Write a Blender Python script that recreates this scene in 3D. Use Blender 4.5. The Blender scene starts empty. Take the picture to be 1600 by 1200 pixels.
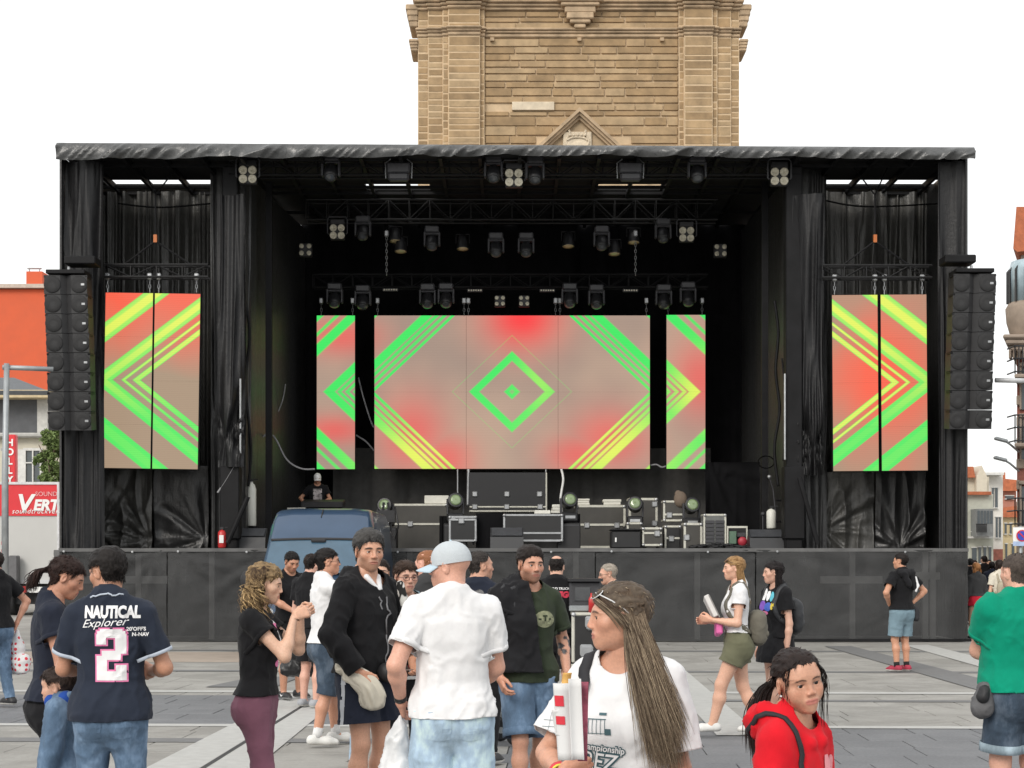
import bpy, bmesh, math, random
import numpy as np
from mathutils import Vector, Matrix, Euler
from mathutils.bvhtree import BVHTree
R = math.radians
scene = bpy.context.scene
col = scene.collection
random.seed(7)

# ---------------------------------------------------------------- camera, sky, sun, exposure
FPX = 2600.0      # focal length in photo pixels (1600 wide)
HZ = 876.0        # horizon row
CH = 1.65         # camera height
cam_d = bpy.data.cameras.new('camera')
cam = bpy.data.objects.new('camera', cam_d); col.objects.link(cam)
cam.location = (0, 0, CH); cam.rotation_euler = (R(90), 0, 0)
cam_d.sensor_width = 36.0; cam_d.lens = 36.0 * FPX / 1600.0
cam_d.shift_y = (HZ - 600.0) / 1600.0
cam_d.clip_end = 4000
scene.camera = cam

SUN_EL, SUN_AZ = R(34), R(208)      # azimuth clockwise from +Y: behind the camera, to the left
world = bpy.data.worlds.new('World'); scene.world = world; world.use_nodes = True
wn = world.node_tree; wn.nodes.clear()
sky = wn.nodes.new('ShaderNodeTexSky'); sky.sky_type = 'NISHITA'; sky.sun_disc = False
sky.sun_elevation = SUN_EL; sky.sun_rotation = SUN_AZ
sky.air_density = 1.0; sky.dust_density = 1.5; sky.ozone_density = 1.0
hsv = wn.nodes.new('ShaderNodeHueSaturation'); hsv.inputs['Saturation'].default_value = 0.55
bg = wn.nodes.new('ShaderNodeBackground'); bg.inputs['Strength'].default_value = 0.15
wo = wn.nodes.new('ShaderNodeOutputWorld')
# thin bright overcast over the sky: an even cloud layer with faint bluish breaks
wtc = wn.nodes.new('ShaderNodeTexCoord'); wnz = wn.nodes.new('ShaderNodeTexNoise'); wnz.inputs['Scale'].default_value = 2.2; wnz.inputs['Detail'].default_value = 5
wmp = wn.nodes.new('ShaderNodeMapping'); wmp.inputs['Scale'].default_value = (1, 1, 2.5)
wcr = wn.nodes.new('ShaderNodeValToRGB'); wcr.color_ramp.elements[0].position = .3; wcr.color_ramp.elements[0].color = (.72, .72, .72, 1); wcr.color_ramp.elements[1].position = .6; wcr.color_ramp.elements[1].color = (.93, .93, .93, 1)
wmx = wn.nodes.new('ShaderNodeMix'); wmx.data_type = 'RGBA'; wmx.inputs[7].default_value = (6.6, 6.6, 6.5, 1)
wn.links.new(wtc.outputs['Generated'], wmp.inputs[0]); wn.links.new(wmp.outputs[0], wnz.inputs['Vector']); wn.links.new(wnz.outputs[0], wcr.inputs[0]); wn.links.new(wcr.outputs[0], wmx.inputs[0])
wn.links.new(sky.outputs[0], hsv.inputs['Color']); wn.links.new(hsv.outputs[0], wmx.inputs[6]); wn.links.new(wmx.outputs[2], bg.inputs['Color'])
wn.links.new(bg.outputs[0], wo.inputs['Surface'])
sun_d = bpy.data.lights.new('sun', 'SUN'); sun_d.energy = 1.5; sun_d.angle = R(25); sun_d.color = (1.0, 0.94, 0.86)
sun = bpy.data.objects.new('sun', sun_d); col.objects.link(sun)
_sd = Vector((math.sin(SUN_AZ) * math.cos(SUN_EL), math.cos(SUN_AZ) * math.cos(SUN_EL), math.sin(SUN_EL)))
sun.rotation_euler = _sd.to_track_quat('Z', 'Y').to_euler()
vs = scene.view_settings
vs.view_transform = 'Standard'; vs.look = 'None'; vs.gamma = 1.0; vs.use_curve_mapping = False
EXPO = 0.35
vs.exposure = EXPO
scene.cycles.use_denoising = True
scene.cycles.max_bounces = 6; scene.cycles.transparent_max_bounces = 8

def P(px, py, Y):
    """photo pixel at depth Y -> world point"""
    return Vector(((px - 800.0) * Y / FPX, Y, CH + (HZ - py) * Y / FPX))
def GY(py):
    return FPX * CH / (py - HZ)

# ---------------------------------------------------------------- materials
def lin(c):
    return tuple((v / 255.0 / 12.92 if v / 255.0 <= 0.04045 else ((v / 255.0 + 0.055) / 1.055) ** 2.4) for v in c)
_mats = {}
class NB:
    """small node builder"""
    def __init__(s, name):
        s.m = bpy.data.materials.new(name); s.m.use_nodes = True
        s.t = s.m.node_tree; s.n = s.t.nodes; s.n.clear()
        s.out = s.n.new('ShaderNodeOutputMaterial')
    def link(s, a, b): s.t.links.new(a, b)
    def val(s, sock, v):
        if hasattr(v, 'is_output'): s.link(v, sock)
        elif isinstance(v, (tuple, list)) and len(v) == 3 and sock.type == 'RGBA': sock.default_value = (*v, 1)
        else: sock.default_value = v
    def math(s, op, a, b=0.0, c=None):
        n = s.n.new('ShaderNodeMath'); n.operation = op
        s.val(n.inputs[0], a); s.val(n.inputs[1], b)
        if c is not None: s.val(n.inputs[2], c)
        return n.outputs[0]
    def coords(s, which='Object'):
        return s.n.new('ShaderNodeTexCoord').outputs[which]
    def mapping(s, vec, scale=(1, 1, 1), loc=(0, 0, 0), rot=(0, 0, 0)):
        n = s.n.new('ShaderNodeMapping'); s.link(vec, n.inputs[0])
        n.inputs['Scale'].default_value = scale; n.inputs['Location'].default_value = loc; n.inputs['Rotation'].default_value = rot
        return n.outputs[0]
    def noise(s, vec, scale, detail=3, rough=0.55, dist=0.0):
        n = s.n.new('ShaderNodeTexNoise'); s.link(vec, n.inputs['Vector'])
        n.inputs['Scale'].default_value = scale; n.inputs['Detail'].default_value = detail
        n.inputs['Roughness'].default_value = rough; n.inputs['Distortion'].default_value = dist
        return n.outputs[0]
    def ramp(s, fac, stops, interp='LINEAR'):
        n = s.n.new('ShaderNodeValToRGB'); s.link(fac, n.inputs[0]); cr = n.color_ramp; cr.interpolation = interp
        while len(cr.elements) < len(stops): cr.elements.new(0.5)
        for e, (p, c) in zip(cr.elements, stops):
            e.position = p; e.color = (*c, 1) if isinstance(c, (tuple, list)) else (c, c, c, 1)
        return n.outputs[0]
    def mix(s, fac, a, b, blend='MIX'):
        n = s.n.new('ShaderNodeMix'); n.data_type = 'RGBA'; n.blend_type = blend
        s.val(n.inputs[0], fac); s.val(n.inputs[6], a); s.val(n.inputs[7], b)
        return n.outputs[2]
    def bump(s, h, strength=0.3, dist=0.01, normal=None):
        n = s.n.new('ShaderNodeBump'); n.inputs['Strength'].default_value = strength; n.inputs['Distance'].default_value = dist
        s.link(h, n.inputs['Height'])
        if normal is not None: s.link(normal, n.inputs['Normal'])
        return n.outputs[0]
    def principled(s, color, rough=0.7, metal=0.0, normal=None, spec=None, sheen=0.0, emis=None, estr=0.0, alpha=None):
        n = s.n.new('ShaderNodeBsdfPrincipled')
        s.val(n.inputs['Base Color'], color); s.val(n.inputs['Roughness'], rough); s.val(n.inputs['Metallic'], metal)
        if normal is not None: s.link(normal, n.inputs['Normal'])
        if spec is not None: n.inputs['Specular IOR Level'].default_value = spec
        if sheen: n.inputs['Sheen Weight'].default_value = sheen
        if emis is not None: s.val(n.inputs['Emission Color'], emis); s.val(n.inputs['Emission Strength'], estr)
        s.link(n.outputs[0], s.out.inputs[0])
        return n

def mat(name, color, rough=0.7, metal=0.0, var=0.15, vscale=6.0, bump=0.0, bscale=60.0, spec=None, sheen=0.0, coords='Object', stretch=(1, 1, 1)):
    """plain surface with tone variation and fine relief"""
    if name in _mats: return _mats[name]
    b = NB(name); v = b.mapping(b.coords(coords), stretch)
    f = b.noise(v, vscale, 5, 0.6)
    c0 = tuple(max(0, x * (1 - var)) for x in color); c1 = tuple(min(1, x * (1 + var)) for x in color)
    c = b.ramp(f, [(0.3, c0), (0.7, c1)])
    nrm = None
    if bump > 0: nrm = b.bump(b.noise(v, bscale, 3), bump, 0.01)
    r = b.ramp(f, [(0.3, max(0, rough - 0.06)), (0.7, min(1, rough + 0.06))])
    b.principled(c, r, metal, nrm, spec, sheen)
    _mats[name] = b.m
    return b.m

def glow(name, color, strength):
    if name in _mats: return _mats[name]
    b = NB(name); e = b.n.new('ShaderNodeEmission'); e.inputs[0].default_value = (*color, 1); e.inputs[1].default_value = strength
    b.link(e.outputs[0], b.out.inputs[0]); _mats[name] = b.m
    return b.m

# ---------------------------------------------------------------- mesh helpers
def link(o, parent=None):
    col.objects.link(o)
    if parent is not None: o.parent = parent
    return o
def tag(o, label=None, cat=None, group=None, kind=None):
    if label: o['label'] = label
    if cat: o['category'] = cat
    if group: o['group'] = group
    if kind: o['kind'] = kind
    return o
def empty(name, loc=(0, 0, 0), rz=0.0, parent=None):
    o = bpy.data.objects.new(name, None); o.empty_display_size = 0.2
    o.location = loc; o.rotation_euler = (0, 0, rz)
    return link(o, parent)

class MB:
    """collects shapes into one mesh object"""
    def __init__(s): s.v = []; s.f = []; s.mi = []; s.cur = 0
    def add(s, verts, faces):
        o = len(s.v); s.v.extend([tuple(v) for v in verts])
        for f in faces: s.f.append(tuple(i + o for i in f)); s.mi.append(s.cur)
    def box(s, c, d, M=None, bevel=0.0):
        cx, cy, cz = c; hx, hy, hz = d[0] / 2, d[1] / 2, d[2] / 2
        if bevel > 0:
            b = min(bevel, hx * .95, hy * .95, hz * .95)
            vs = []; idx = {}
            for sx in (-1, 1):
                for sy in (-1, 1):
                    for sz in (-1, 1):
                        idx[(sx, sy, sz)] = len(vs)
                        vs += [(sx * hx, sy * (hy - b), sz * (hz - b)), (sx * (hx - b), sy * hy, sz * (hz - b)), (sx * (hx - b), sy * (hy - b), sz * hz)]
            g = lambda sx, sy, sz, k: idx[(sx, sy, sz)] + k
            fs = []
            for q in (-1, 1):
                fs.append([g(q, -1, -1, 0), g(q, 1, -1, 0), g(q, 1, 1, 0), g(q, -1, 1, 0)][::q])
                fs.append([g(-1, q, -1, 1), g(-1, q, 1, 1), g(1, q, 1, 1), g(1, q, -1, 1)][::q])
                fs.append([g(-1, -1, q, 2), g(1, -1, q, 2), g(1, 1, q, 2), g(-1, 1, q, 2)][::q])
                for r in (-1, 1):
                    fs.append([g(q, r, -1, 0), g(q, r, 1, 0), g(q, r, 1, 1), g(q, r, -1, 1)][::-q * r])
                    fs.append([g(q, -1, r, 0), g(q, -1, r, 2), g(q, 1, r, 2), g(q, 1, r, 0)][::-q * r])
                    fs.append([g(-1, q, r, 1), g(1, q, r, 1), g(1, q, r, 2), g(-1, q, r, 2)][::-q * r])
                    for t in (-1, 1): fs.append([g(q, r, t, 0), g(q, r, t, 1), g(q, r, t, 2)][::q * r * t])
        else:
            vs = [(x, y, z) for x in (-hx, hx) for y in (-hy, hy) for z in (-hz, hz)]
            fs = [(0, 1, 3, 2), (4, 6, 7, 5), (0, 4, 5, 1), (2, 3, 7, 6), (0, 2, 6, 4), (1, 5, 7, 3)]
        if M is not None: vs = [tuple(M @ Vector(v)) for v in vs]
        s.add([(v[0] + cx, v[1] + cy, v[2] + cz) for v in vs], fs)
    def tube(s, pts, r, n=8, caps=True, r2=None):
        pts = [Vector(p) for p in pts]; m = len(pts)
        rs = r if isinstance(r, (list, tuple)) else [r + ((r2 - r) * i / max(1, m - 1) if r2 is not None else 0) for i in range(m)]
        rings = []; up = None
        for i, p in enumerate(pts):
            t = (pts[min(i + 1, m - 1)] - pts[max(i - 1, 0)])
            t = t.normalized() if t.length > 1e-9 else Vector((0, 0, 1))
            if up is None: up = Vector((0, 0, 1)) if abs(t.z) < 0.9 else Vector((1, 0, 0))
            a = t.cross(up); a = a.normalized() if a.length > 1e-6 else Vector((1, 0, 0)); b = a.cross(t).normalized(); up = b
            rings.append([p + (a * math.cos(2 * math.pi * k / n) + b * math.sin(2 * math.pi * k / n)) * rs[i] for k in range(n)])
        vs = [v for rg in rings for v in rg]; fs = []
        for i in range(m - 1):
            for k in range(n):
                k2 = (k + 1) % n
                fs.append((i * n + k, i * n + k2, (i + 1) * n + k2, (i + 1) * n + k))
        if caps: fs.append(tuple(range(n))); fs.append(tuple((m - 1) * n + k for k in reversed(range(n))))
        s.add(vs, fs)
    def bar(s, a, b, r, n=6): s.tube([a, b], r, n)
    def lathe(s, prof, c, axis=Vector((0, 0, 1)), n=20):
        """prof: (radius, height) along axis"""
        axis = Vector(axis).normalized(); u = axis.cross(Vector((0, 1, 0)) if abs(axis.y) < .9 else Vector((1, 0, 0))).normalized(); w = axis.cross(u)
        vs = []; fs = []
        for (r, h) in prof:
            for k in range(n):
                a = 2 * math.pi * k / n; vs.append(Vector(c) + axis * h + (u * math.cos(a) + w * math.sin(a)) * r)
        for i in range(len(prof) - 1):
            for k in range(n):
                k2 = (k + 1) % n; fs.append((i * n + k, i * n + k2, (i + 1) * n + k2, (i + 1) * n + k))
        fs.append(tuple(reversed(range(n)))); fs.append(tuple((len(prof) - 1) * n + k for k in range(n)))
        s.add(vs, fs)
    def ball(s, c, r, n=12, m=8):
        rx, ry, rz = r if isinstance(r, (tuple, list)) else (r, r, r)
        vs = [(c[0], c[1], c[2] - rz)]; fs = []
        for i in range(1, m):
            a = -math.pi / 2 + math.pi * i / m
            for k in range(n):
                b = 2 * math.pi * k / n
                vs.append((c[0] + rx * math.cos(a) * math.cos(b), c[1] + ry * math.cos(a) * math.sin(b), c[2] + rz * math.sin(a)))
        vs.append((c[0], c[1], c[2] + rz)); L = len(vs) - 1
        for k in range(n):
            k2 = (k + 1) % n; fs.append((0, 1 + k2, 1 + k)); fs.append((L, 1 + (m - 2) * n + k, 1 + (m - 2) * n + k2))
            for i in range(m - 2): fs.append((1 + i * n + k, 1 + i * n + k2, 1 + (i + 1) * n + k2, 1 + (i + 1) * n + k))
        s.add(vs, fs)
    def prism(s, poly, y0, y1, M=None):
        """poly of (x,z), extruded along y"""
        n = len(poly); vs = [(x, y0, z) for x, z in poly] + [(x, y1, z) for x, z in poly]
        fs = [tuple(range(n)), tuple(range(2 * n - 1, n - 1, -1))] + [(i, i + n, (i + 1) % n + n, (i + 1) % n) for i in range(n)]
        if M is not None: vs = [tuple(M @ Vector(v)) for v in vs]
        s.add(vs, fs)
    def grid(s, fn, nu, nv):
        """fn(u,v)->point, u,v in 0..1"""
        vs = [fn(i / nu, j / nv) for j in range(nv + 1) for i in range(nu + 1)]
        s.add(vs, [(j * (nu + 1) + i, j * (nu + 1) + i + 1, (j + 1) * (nu + 1) + i + 1, (j + 1) * (nu + 1) + i) for j in range(nv) for i in range(nu)])
    def build(s, name, m, parent=None, smooth=False, loc=None, fixn=True):
        me = bpy.data.meshes.new(name); me.from_pydata(s.v, [], s.f)
        for x in (m if isinstance(m, (list, tuple)) else [m]): me.materials.append(x)
        if isinstance(m, (list, tuple)): me.polygons.foreach_set('material_index', s.mi)
        if fixn:
            bm = bmesh.new(); bm.from_mesh(me); bmesh.ops.recalc_face_normals(bm, faces=bm.faces); bm.to_mesh(me); bm.free()
        if smooth: me.polygons.foreach_set('use_smooth', [True] * len(me.polygons))
        o = bpy.data.objects.new(name, me)
        if loc is not None: o.location = loc
        return link(o, parent)
def copy_tree(o, parent=None, loc=None, rz=None):
    c = o.copy(); link(c, parent)
    if loc is not None: c.location = loc
    if rz is not None: c.rotation_euler = (0, 0, rz)
    for ch in o.children: copy_tree(ch, c)
    return c

# value noise for numpy point arrays
_rng = np.random.default_rng(3)
_lat = _rng.random((32, 32, 32)).astype(np.float32)
def vnoise(p, scale=(1, 1, 1), seed=0):
    q = np.asarray(p, np.float32) * np.asarray(scale, np.float32) + np.float32(seed * 7.31 + 100)
    i = np.floor(q).astype(np.int32); f = q - i; f = f * f * (3 - 2 * f); i &= 31; j = (i + 1) & 31
    x0, y0, z0 = i[:, 0], i[:, 1], i[:, 2]; x1, y1, z1 = j[:, 0], j[:, 1], j[:, 2]
    fx, fy, fz = f[:, 0], f[:, 1], f[:, 2]
    a = _lat[x0, y0, z0] * (1 - fx) + _lat[x1, y0, z0] * fx; b = _lat[x0, y1, z0] * (1 - fx) + _lat[x1, y1, z0] * fx
    c = _lat[x0, y0, z1] * (1 - fx) + _lat[x1, y0, z1] * fx; d = _lat[x0, y1, z1] * (1 - fx) + _lat[x1, y1, z1] * fx
    return ((a * (1 - fy) + b * fy) * (1 - fz) + (c * (1 - fy) + d * fy) * fz) * 2 - 1

_font_cache = {}
def text_geo(txt, size=1.0, bold=0.0, shear=0.0, maxedge=None, spacing=1.0):
    """flat text in the XY plane, centred; returns verts, faces"""
    cu = bpy.data.curves.new('lettering', 'FONT'); cu.body = txt; cu.size = size; cu.offset = bold; cu.shear = shear
    cu.align_x = 'CENTER'; cu.align_y = 'CENTER'; cu.resolution_u = 3; cu.space_character = spacing
    o = bpy.data.objects.new('lettering', cu); col.objects.link(o)
    dg = bpy.context.evaluated_depsgraph_get(); dg.update()
    me = o.evaluated_get(dg).to_mesh()
    bm = bmesh.new(); bm.from_mesh(me); bmesh.ops.remove_doubles(bm, verts=bm.verts, dist=size * 1e-4)
    if maxedge:
        for _ in range(5):
            es = [e for e in bm.edges if e.calc_length() > maxedge]
            if not es: break
            bmesh.ops.subdivide_edges(bm, edges=es, cuts=1)
            bmesh.ops.triangulate(bm, faces=[f for f in bm.faces if len(f.verts) > 3])
    bm.verts.ensure_lookup_table()
    v = [tuple(x.co) for x in bm.verts]; f = [tuple(x.index for x in fc.verts) for fc in bm.faces]
    bm.free(); o.evaluated_get(dg).to_mesh_clear(); bpy.data.objects.remove(o); bpy.data.curves.remove(cu)
    return v, f
def text_flat(name, txt, size, m, parent, loc, bold=0.0, shear=0.0, facing_cam=True, sx=1.0, depth=0.004, spacing=1.0):
    """flat lettering standing in the XZ plane facing -Y at loc (parent space)"""
    v, f = text_geo(txt, size, bold, shear, spacing=spacing)
    mb = MB(); mb.add([(x * sx + loc[0], loc[1], y + loc[2]) for x, y, z in v], f)
    return mb.build(name, m, parent, fixn=False)
# ================================================================ people: smooth distance-field bodies
F32 = np.float32
def smin(a, b, k):
    h = np.maximum(k - np.abs(a - b), 0) / k
    return np.minimum(a, b) - h * h * k * 0.25
def smax(a, b, k): return -smin(-a, -b, k)
def rcone(p, a, b, r1, r2):
    a = np.asarray(a, F32); b = np.asarray(b, F32); ba = b - a; l2 = float(ba @ ba)
    pa = p - a
    if l2 < 1e-10: return np.sqrt((pa * pa).sum(-1)) - max(r1, r2)
    rr = r1 - r2; a2 = l2 - rr * rr; il2 = 1.0 / l2
    y = pa @ ba; z = y - l2
    q = pa * l2 - y[..., None] * ba
    x2 = (q * q).sum(-1); y2 = y * y * l2; z2 = z * z * l2
    k = np.sign(rr) * rr * rr * x2
    r = (np.sqrt(np.maximum(x2 * a2 * il2, 0)) + y * rr) * il2 - r1
    m1 = np.sign(z) * a2 * z2 > k; m2 = np.sign(y) * a2 * y2 < k
    r = np.where(m2, np.sqrt(np.maximum(x2 + y2, 0)) * il2 - r1, r)
    return np.where(m1, np.sqrt(np.maximum(x2 + z2, 0)) * il2 - r2, r)
def ell(p, c, r, M=None):
    q = p - np.asarray(c, F32)
    if M is not None: q = q @ np.asarray(M, F32)
    r = np.asarray(r, F32)
    k0 = np.sqrt(((q / r) ** 2).sum(-1)); k1 = np.sqrt(((q / (r * r)) ** 2).sum(-1))
    return k0 * (k0 - 1) / np.maximum(k1, 1e-6)
class Grid:
    def __init__(s, lo, hi, h):
        s.lo = np.asarray(lo, F32); s.h = h
        s.n = np.maximum(np.ceil((np.asarray(hi, F32) - s.lo) / h).astype(int) + 1, 4)
        ax = [s.lo[i] + np.arange(s.n[i], dtype=F32) * h for i in range(3)]
        s.p = np.stack(np.meshgrid(*ax, indexing='ij'), -1)
    def field(s): return np.full(tuple(s.n), 1.0, F32)
    def sub(s, lo, hi):
        a = np.clip(np.floor((np.asarray(lo) - s.lo) / s.h).astype(int), 0, s.n); b = np.clip(np.ceil((np.asarray(hi) - s.lo) / s.h).astype(int) + 1, 0, s.n)
        return tuple(slice(int(a[i]), int(b[i])) for i in range(3))
    def cone(s, d, a, b, r1, r2, k=0.02, off=0.0):
        a = np.asarray(a, F32); b = np.asarray(b, F32); m = max(r1, r2) + 0.06 + off + k
        sl = s.sub(np.minimum(a, b) - m, np.maximum(a, b) + m)
        if d[sl].size: d[sl] = smin(d[sl], rcone(s.p[sl], a, b, r1 + off, r2 + off).astype(F32), k)
    def ell(s, d, c, r, k=0.02, M=None, off=0.0, neg=False):
        c = np.asarray(c, F32); m = max(r) + 0.05 + off + k
        sl = s.sub(c - m, c + m)
        if not d[sl].size: return
        e = ell(s.p[sl], c, np.asarray(r) + off, M).astype(F32)
        d[sl] = smax(d[sl], -e, k) if neg else smin(d[sl], e, k)
    def sample(s, d, pts):
        q = np.clip((pts - s.lo) / s.h, 0, np.asarray(s.n) - 1.001); i = q.astype(int); f = q - i
        x, y, z = i.T; fx, fy, fz = f.T; o = 0
        for dx in (0, 1):
            for dy in (0, 1):
                for dz in (0, 1):
                    o = o + d[x + dx, y + dy, z + dz] * (fx if dx else 1 - fx) * (fy if dy else 1 - fy) * (fz if dz else 1 - fz)
        return o
    def mesh(s, d):
        """naive surface nets -> verts (N,3), quads (M,4)"""
        ins = d < 0
        c = ins[:-1, :-1, :-1].astype(np.int8)
        tot = np.zeros(c.shape, np.int8)
        for dx in (0, 1):
            for dy in (0, 1):
                for dz in (0, 1): tot += ins[dx:dx + c.shape[0], dy:dy + c.shape[1], dz:dz + c.shape[2]]
        act = (tot > 0) & (tot < 8)
        idx = np.full(c.shape, -1, np.int64); I = np.argwhere(act); idx[act] = np.arange(len(I))
        acc = np.zeros((len(I), 3)); cnt = np.zeros(len(I))
        for ax in range(3):
            o1, o2 = [a for a in range(3) if a != ax]
            for u in (0, 1):
                for w in (0, 1):
                    A = I.copy(); A[:, o1] += u; A[:, o2] += w; B = A.copy(); B[:, ax] += 1
                    da = d[A[:, 0], A[:, 1], A[:, 2]].astype(float); db = d[B[:, 0], B[:, 1], B[:, 2]].astype(float)
                    cr = (da < 0) != (db < 0); t = np.where(cr, da / np.where(np.abs(da - db) < 1e-12, 1, da - db), 0)
                    pt = A.astype(float); pt[:, ax] += t
                    acc += np.where(cr[:, None], pt, 0); cnt += cr
        v = s.lo + (acc / np.maximum(cnt, 1)[:, None]) * s.h
        fs = []
        for ax in range(3):
            o1, o2 = [(1, 2), (2, 0), (0, 1)][ax]
            sl0 = [slice(None)] * 3; sl1 = [slice(None)] * 3; sl0[ax] = slice(0, -1); sl1[ax] = slice(1, None)
            a = ins[tuple(sl0)]; b = ins[tuple(sl1)]
            E = np.argwhere(a != b)
            ok = (E[:, o1] > 0) & (E[:, o2] > 0) & (E[:, o1] < s.n[o1] - 1) & (E[:, o2] < s.n[o2] - 1)
            E = E[ok]; q = []
            for u, w in ((-1, -1), (0, -1), (0, 0), (-1, 0)):
                C = E.copy(); C[:, o1] += u; C[:, o2] += w; q.append(idx[C[:, 0], C[:, 1], C[:, 2]])
            q = np.stack(q, 1); fl = ~a[E[:, 0], E[:, 1], E[:, 2]]
            q[fl] = q[fl][:, ::-1]; fs.append(q)
        return v, np.concatenate(fs)
def clip_open(v, f, c, grad, n, h):
    """cut an open rim where c>0; rim vertices slide along the surface onto c=0"""
    out = c > 0
    keep = ~out[f].all(1); f = f[keep]
    gt = grad - n * (grad * n).sum(1)[:, None]; g2 = np.maximum((gt * gt).sum(1), .08)
    st = gt * (c / g2)[:, None]; ln = np.linalg.norm(st, axis=1); st *= np.minimum(1, 2.2 * h / np.maximum(ln, 1e-9))[:, None]
    v = v.copy(); v[out] -= st[out]
    # smooth the rim a little
    return compact(v, f)
def compact(v, f, *extra):
    u, inv = np.unique(f, return_inverse=True)
    r = (v[u], inv.reshape(f.shape))
    return r + tuple(e[u] for e in extra) if extra else r
def vnormals(v, f):
    n = np.cross(v[f[:, 2]] - v[f[:, 0]], v[f[:, 3 if f.shape[1] > 3 else 1]] - v[f[:, 1 if f.shape[1] > 3 else 0]])
    o = np.zeros_like(v)
    for k in range(f.shape[1]): np.add.at(o, f[:, k], n)
    return o / np.maximum(np.linalg.norm(o, axis=1), 1e-9)[:, None]
def np_obj(name, v, f, m, parent=None, colr=None, smooth=True):
    me = bpy.data.meshes.new(name); k = f.shape[1]
    me.vertices.add(len(v)); me.vertices.foreach_set('co', np.asarray(v, F32).ravel())
    me.loops.add(f.size); me.loops.foreach_set('vertex_index', f.ravel().astype(np.int32))
    me.polygons.add(len(f)); me.polygons.foreach_set('loop_start', np.arange(0, f.size, k, dtype=np.int32))
    try: me.polygons.foreach_set('loop_total', np.full(len(f), k, np.int32))
    except Exception: pass
    me.update(calc_edges=True); me.validate()
    if smooth: me.polygons.foreach_set('use_smooth', np.ones(len(me.polygons), bool))
    if colr is not None:
        a = me.color_attributes.new('Col', 'FLOAT_COLOR', 'POINT')
        c4 = np.ones((len(v), 4), F32); c4[:, :3] = colr; a.data.foreach_set('color', c4.ravel())
    me.materials.append(m); o = bpy.data.objects.new(name, me)
    return link(o, parent)
def join(parts):
    vs, fs, cs, o = [], [], [], 0
    for v, f, c in parts: vs.append(v); fs.append(f + o); cs.append(c); o += len(v)
    return np.concatenate(vs), np.concatenate(fs), np.concatenate(cs)

def attr_mat(name, rough=0.5, bump=0.0, bscale=200.0, spec=0.4, sss=0.0, var=0.0, aniso=None):
    if name in _mats: return _mats[name]
    b = NB(name); a = b.n.new('ShaderNodeAttribute'); a.attribute_name = 'Col'
    c = a.outputs['Color']; v = b.coords()
    if aniso: v = b.mapping(v, aniso)
    if var > 0: c = b.mix(1.0, c, b.ramp(b.noise(v, bscale * .3, 4), [(0.3, 1 - var), (0.7, 1.0)]), 'MULTIPLY')
    nrm = b.bump(b.noise(v, bscale, 2), bump, 0.004) if bump else None
    n = b.principled(c, rough, 0, nrm, spec)
    if sss: n.inputs['Subsurface Weight'].default_value = sss; n.inputs['Subsurface Radius'].default_value = (0.012, 0.005, 0.003); n.inputs['Subsurface Scale'].default_value = 0.6
    _mats[name] = b.m
    return b.m
SKIN = attr_mat('skin', 0.42, 0.25, 330, 0.45, 0.06, 0.16)
HAIR = attr_mat('hair', 0.55, 0.5, 420, 0.22, 0, 0.35)
EYE = attr_mat('eye', 0.12, 0, 100, 0.5)
def fabric(name, color, rough=0.85, weave=900, var=0.10, kind=None, c2=None):
    if name in _mats: return _mats[name]
    b = NB(name); v = b.coords()
    f = b.noise(v, 7, 5, 0.6)
    if kind == 'denim':
        big = b.noise(b.mapping(v, (1, 1, .55)), 6.5, 4, 0.65); fine = b.noise(b.mapping(v, (1, 1, .2)), 320, 2)
        c = b.ramp(big, [(0.30, tuple(x * .5 for x in color)), (0.50, color), (0.66, tuple(min(.8, x * 1.7 + .06) for x in color))])
        c = b.mix(b.math('MULTIPLY', fine, .35), c, tuple(min(.8, x * 1.7 + .06) for x in color))
    elif kind == 'stripe':
        s = b.n.new('ShaderNodeSeparateXYZ'); b.link(v, s.inputs[0])
        w = b.math('FRACT', b.math('ADD', b.math('MULTIPLY', s.outputs[2], 21.0), b.math('MULTIPLY', f, .12)))
        c = b.ramp(w, [(0.0, color), (0.52, color), (0.56, c2), (0.96, c2), (1.0, color)])
    elif kind == 'dots':
        vo = b.n.new('ShaderNodeTexVoronoi'); b.link(v, vo.inputs['Vector']); vo.inputs['Scale'].default_value = 17; vo.inputs['Randomness'].default_value = .25
        c = b.ramp(vo.outputs['Distance'], [(0.0, c2), (0.30, c2), (0.34, color), (1, color)])
    elif kind == 'patch':
        c = b.ramp(b.noise(v, 9, 2, .5, .5), [(0.40, color), (0.43, c2), (0.52, c2), (0.55, (.75, .72, .68)), (0.62, (.75, .72, .68)), (0.65, color)], 'LINEAR')
    else:
        c = b.ramp(f, [(0.3, tuple(x * (1 - var) for x in color)), (0.7, tuple(min(.95, x * (1 + var)) for x in color))])
    bh = b.math('ADD', b.math('MULTIPLY', b.noise(v, 38, 3), .8), b.math('MULTIPLY', b.noise(v, weave, 1), .25))
    b.principled(c, rough, 0, b.bump(bh, 0.35, 0.006), 0.18, 0.05)
    _mats[name] = b.m
    return b.m

V3 = lambda *a: np.array(a, float)
def unit(v): v = np.asarray(v, float); return v / max(np.linalg.norm(v), 1e-9)
def ik(a, b, l1, l2, pole):
    a = np.asarray(a, float); b = np.asarray(b, float); d = b - a; L = np.linalg.norm(d)
    if L > (l1 + l2) * .995: b = a + d / L * (l1 + l2) * .995; d = b - a; L = np.linalg.norm(d)
    u = d / L; x = (l1 * l1 - l2 * l2 + L * L) / (2 * L); h = math.sqrt(max(l1 * l1 - x * x, 0))
    pl = np.asarray(pole, float); pl = unit(pl - u * (pl @ u))
    return a + u * x + pl * h, b
def rot(yaw=0, pitch=0, roll=0):
    """local->parent; yaw left+, pitch up+, roll"""
    return np.array(Euler((R(pitch), R(roll), R(yaw)), 'YXZ').to_matrix())

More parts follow.
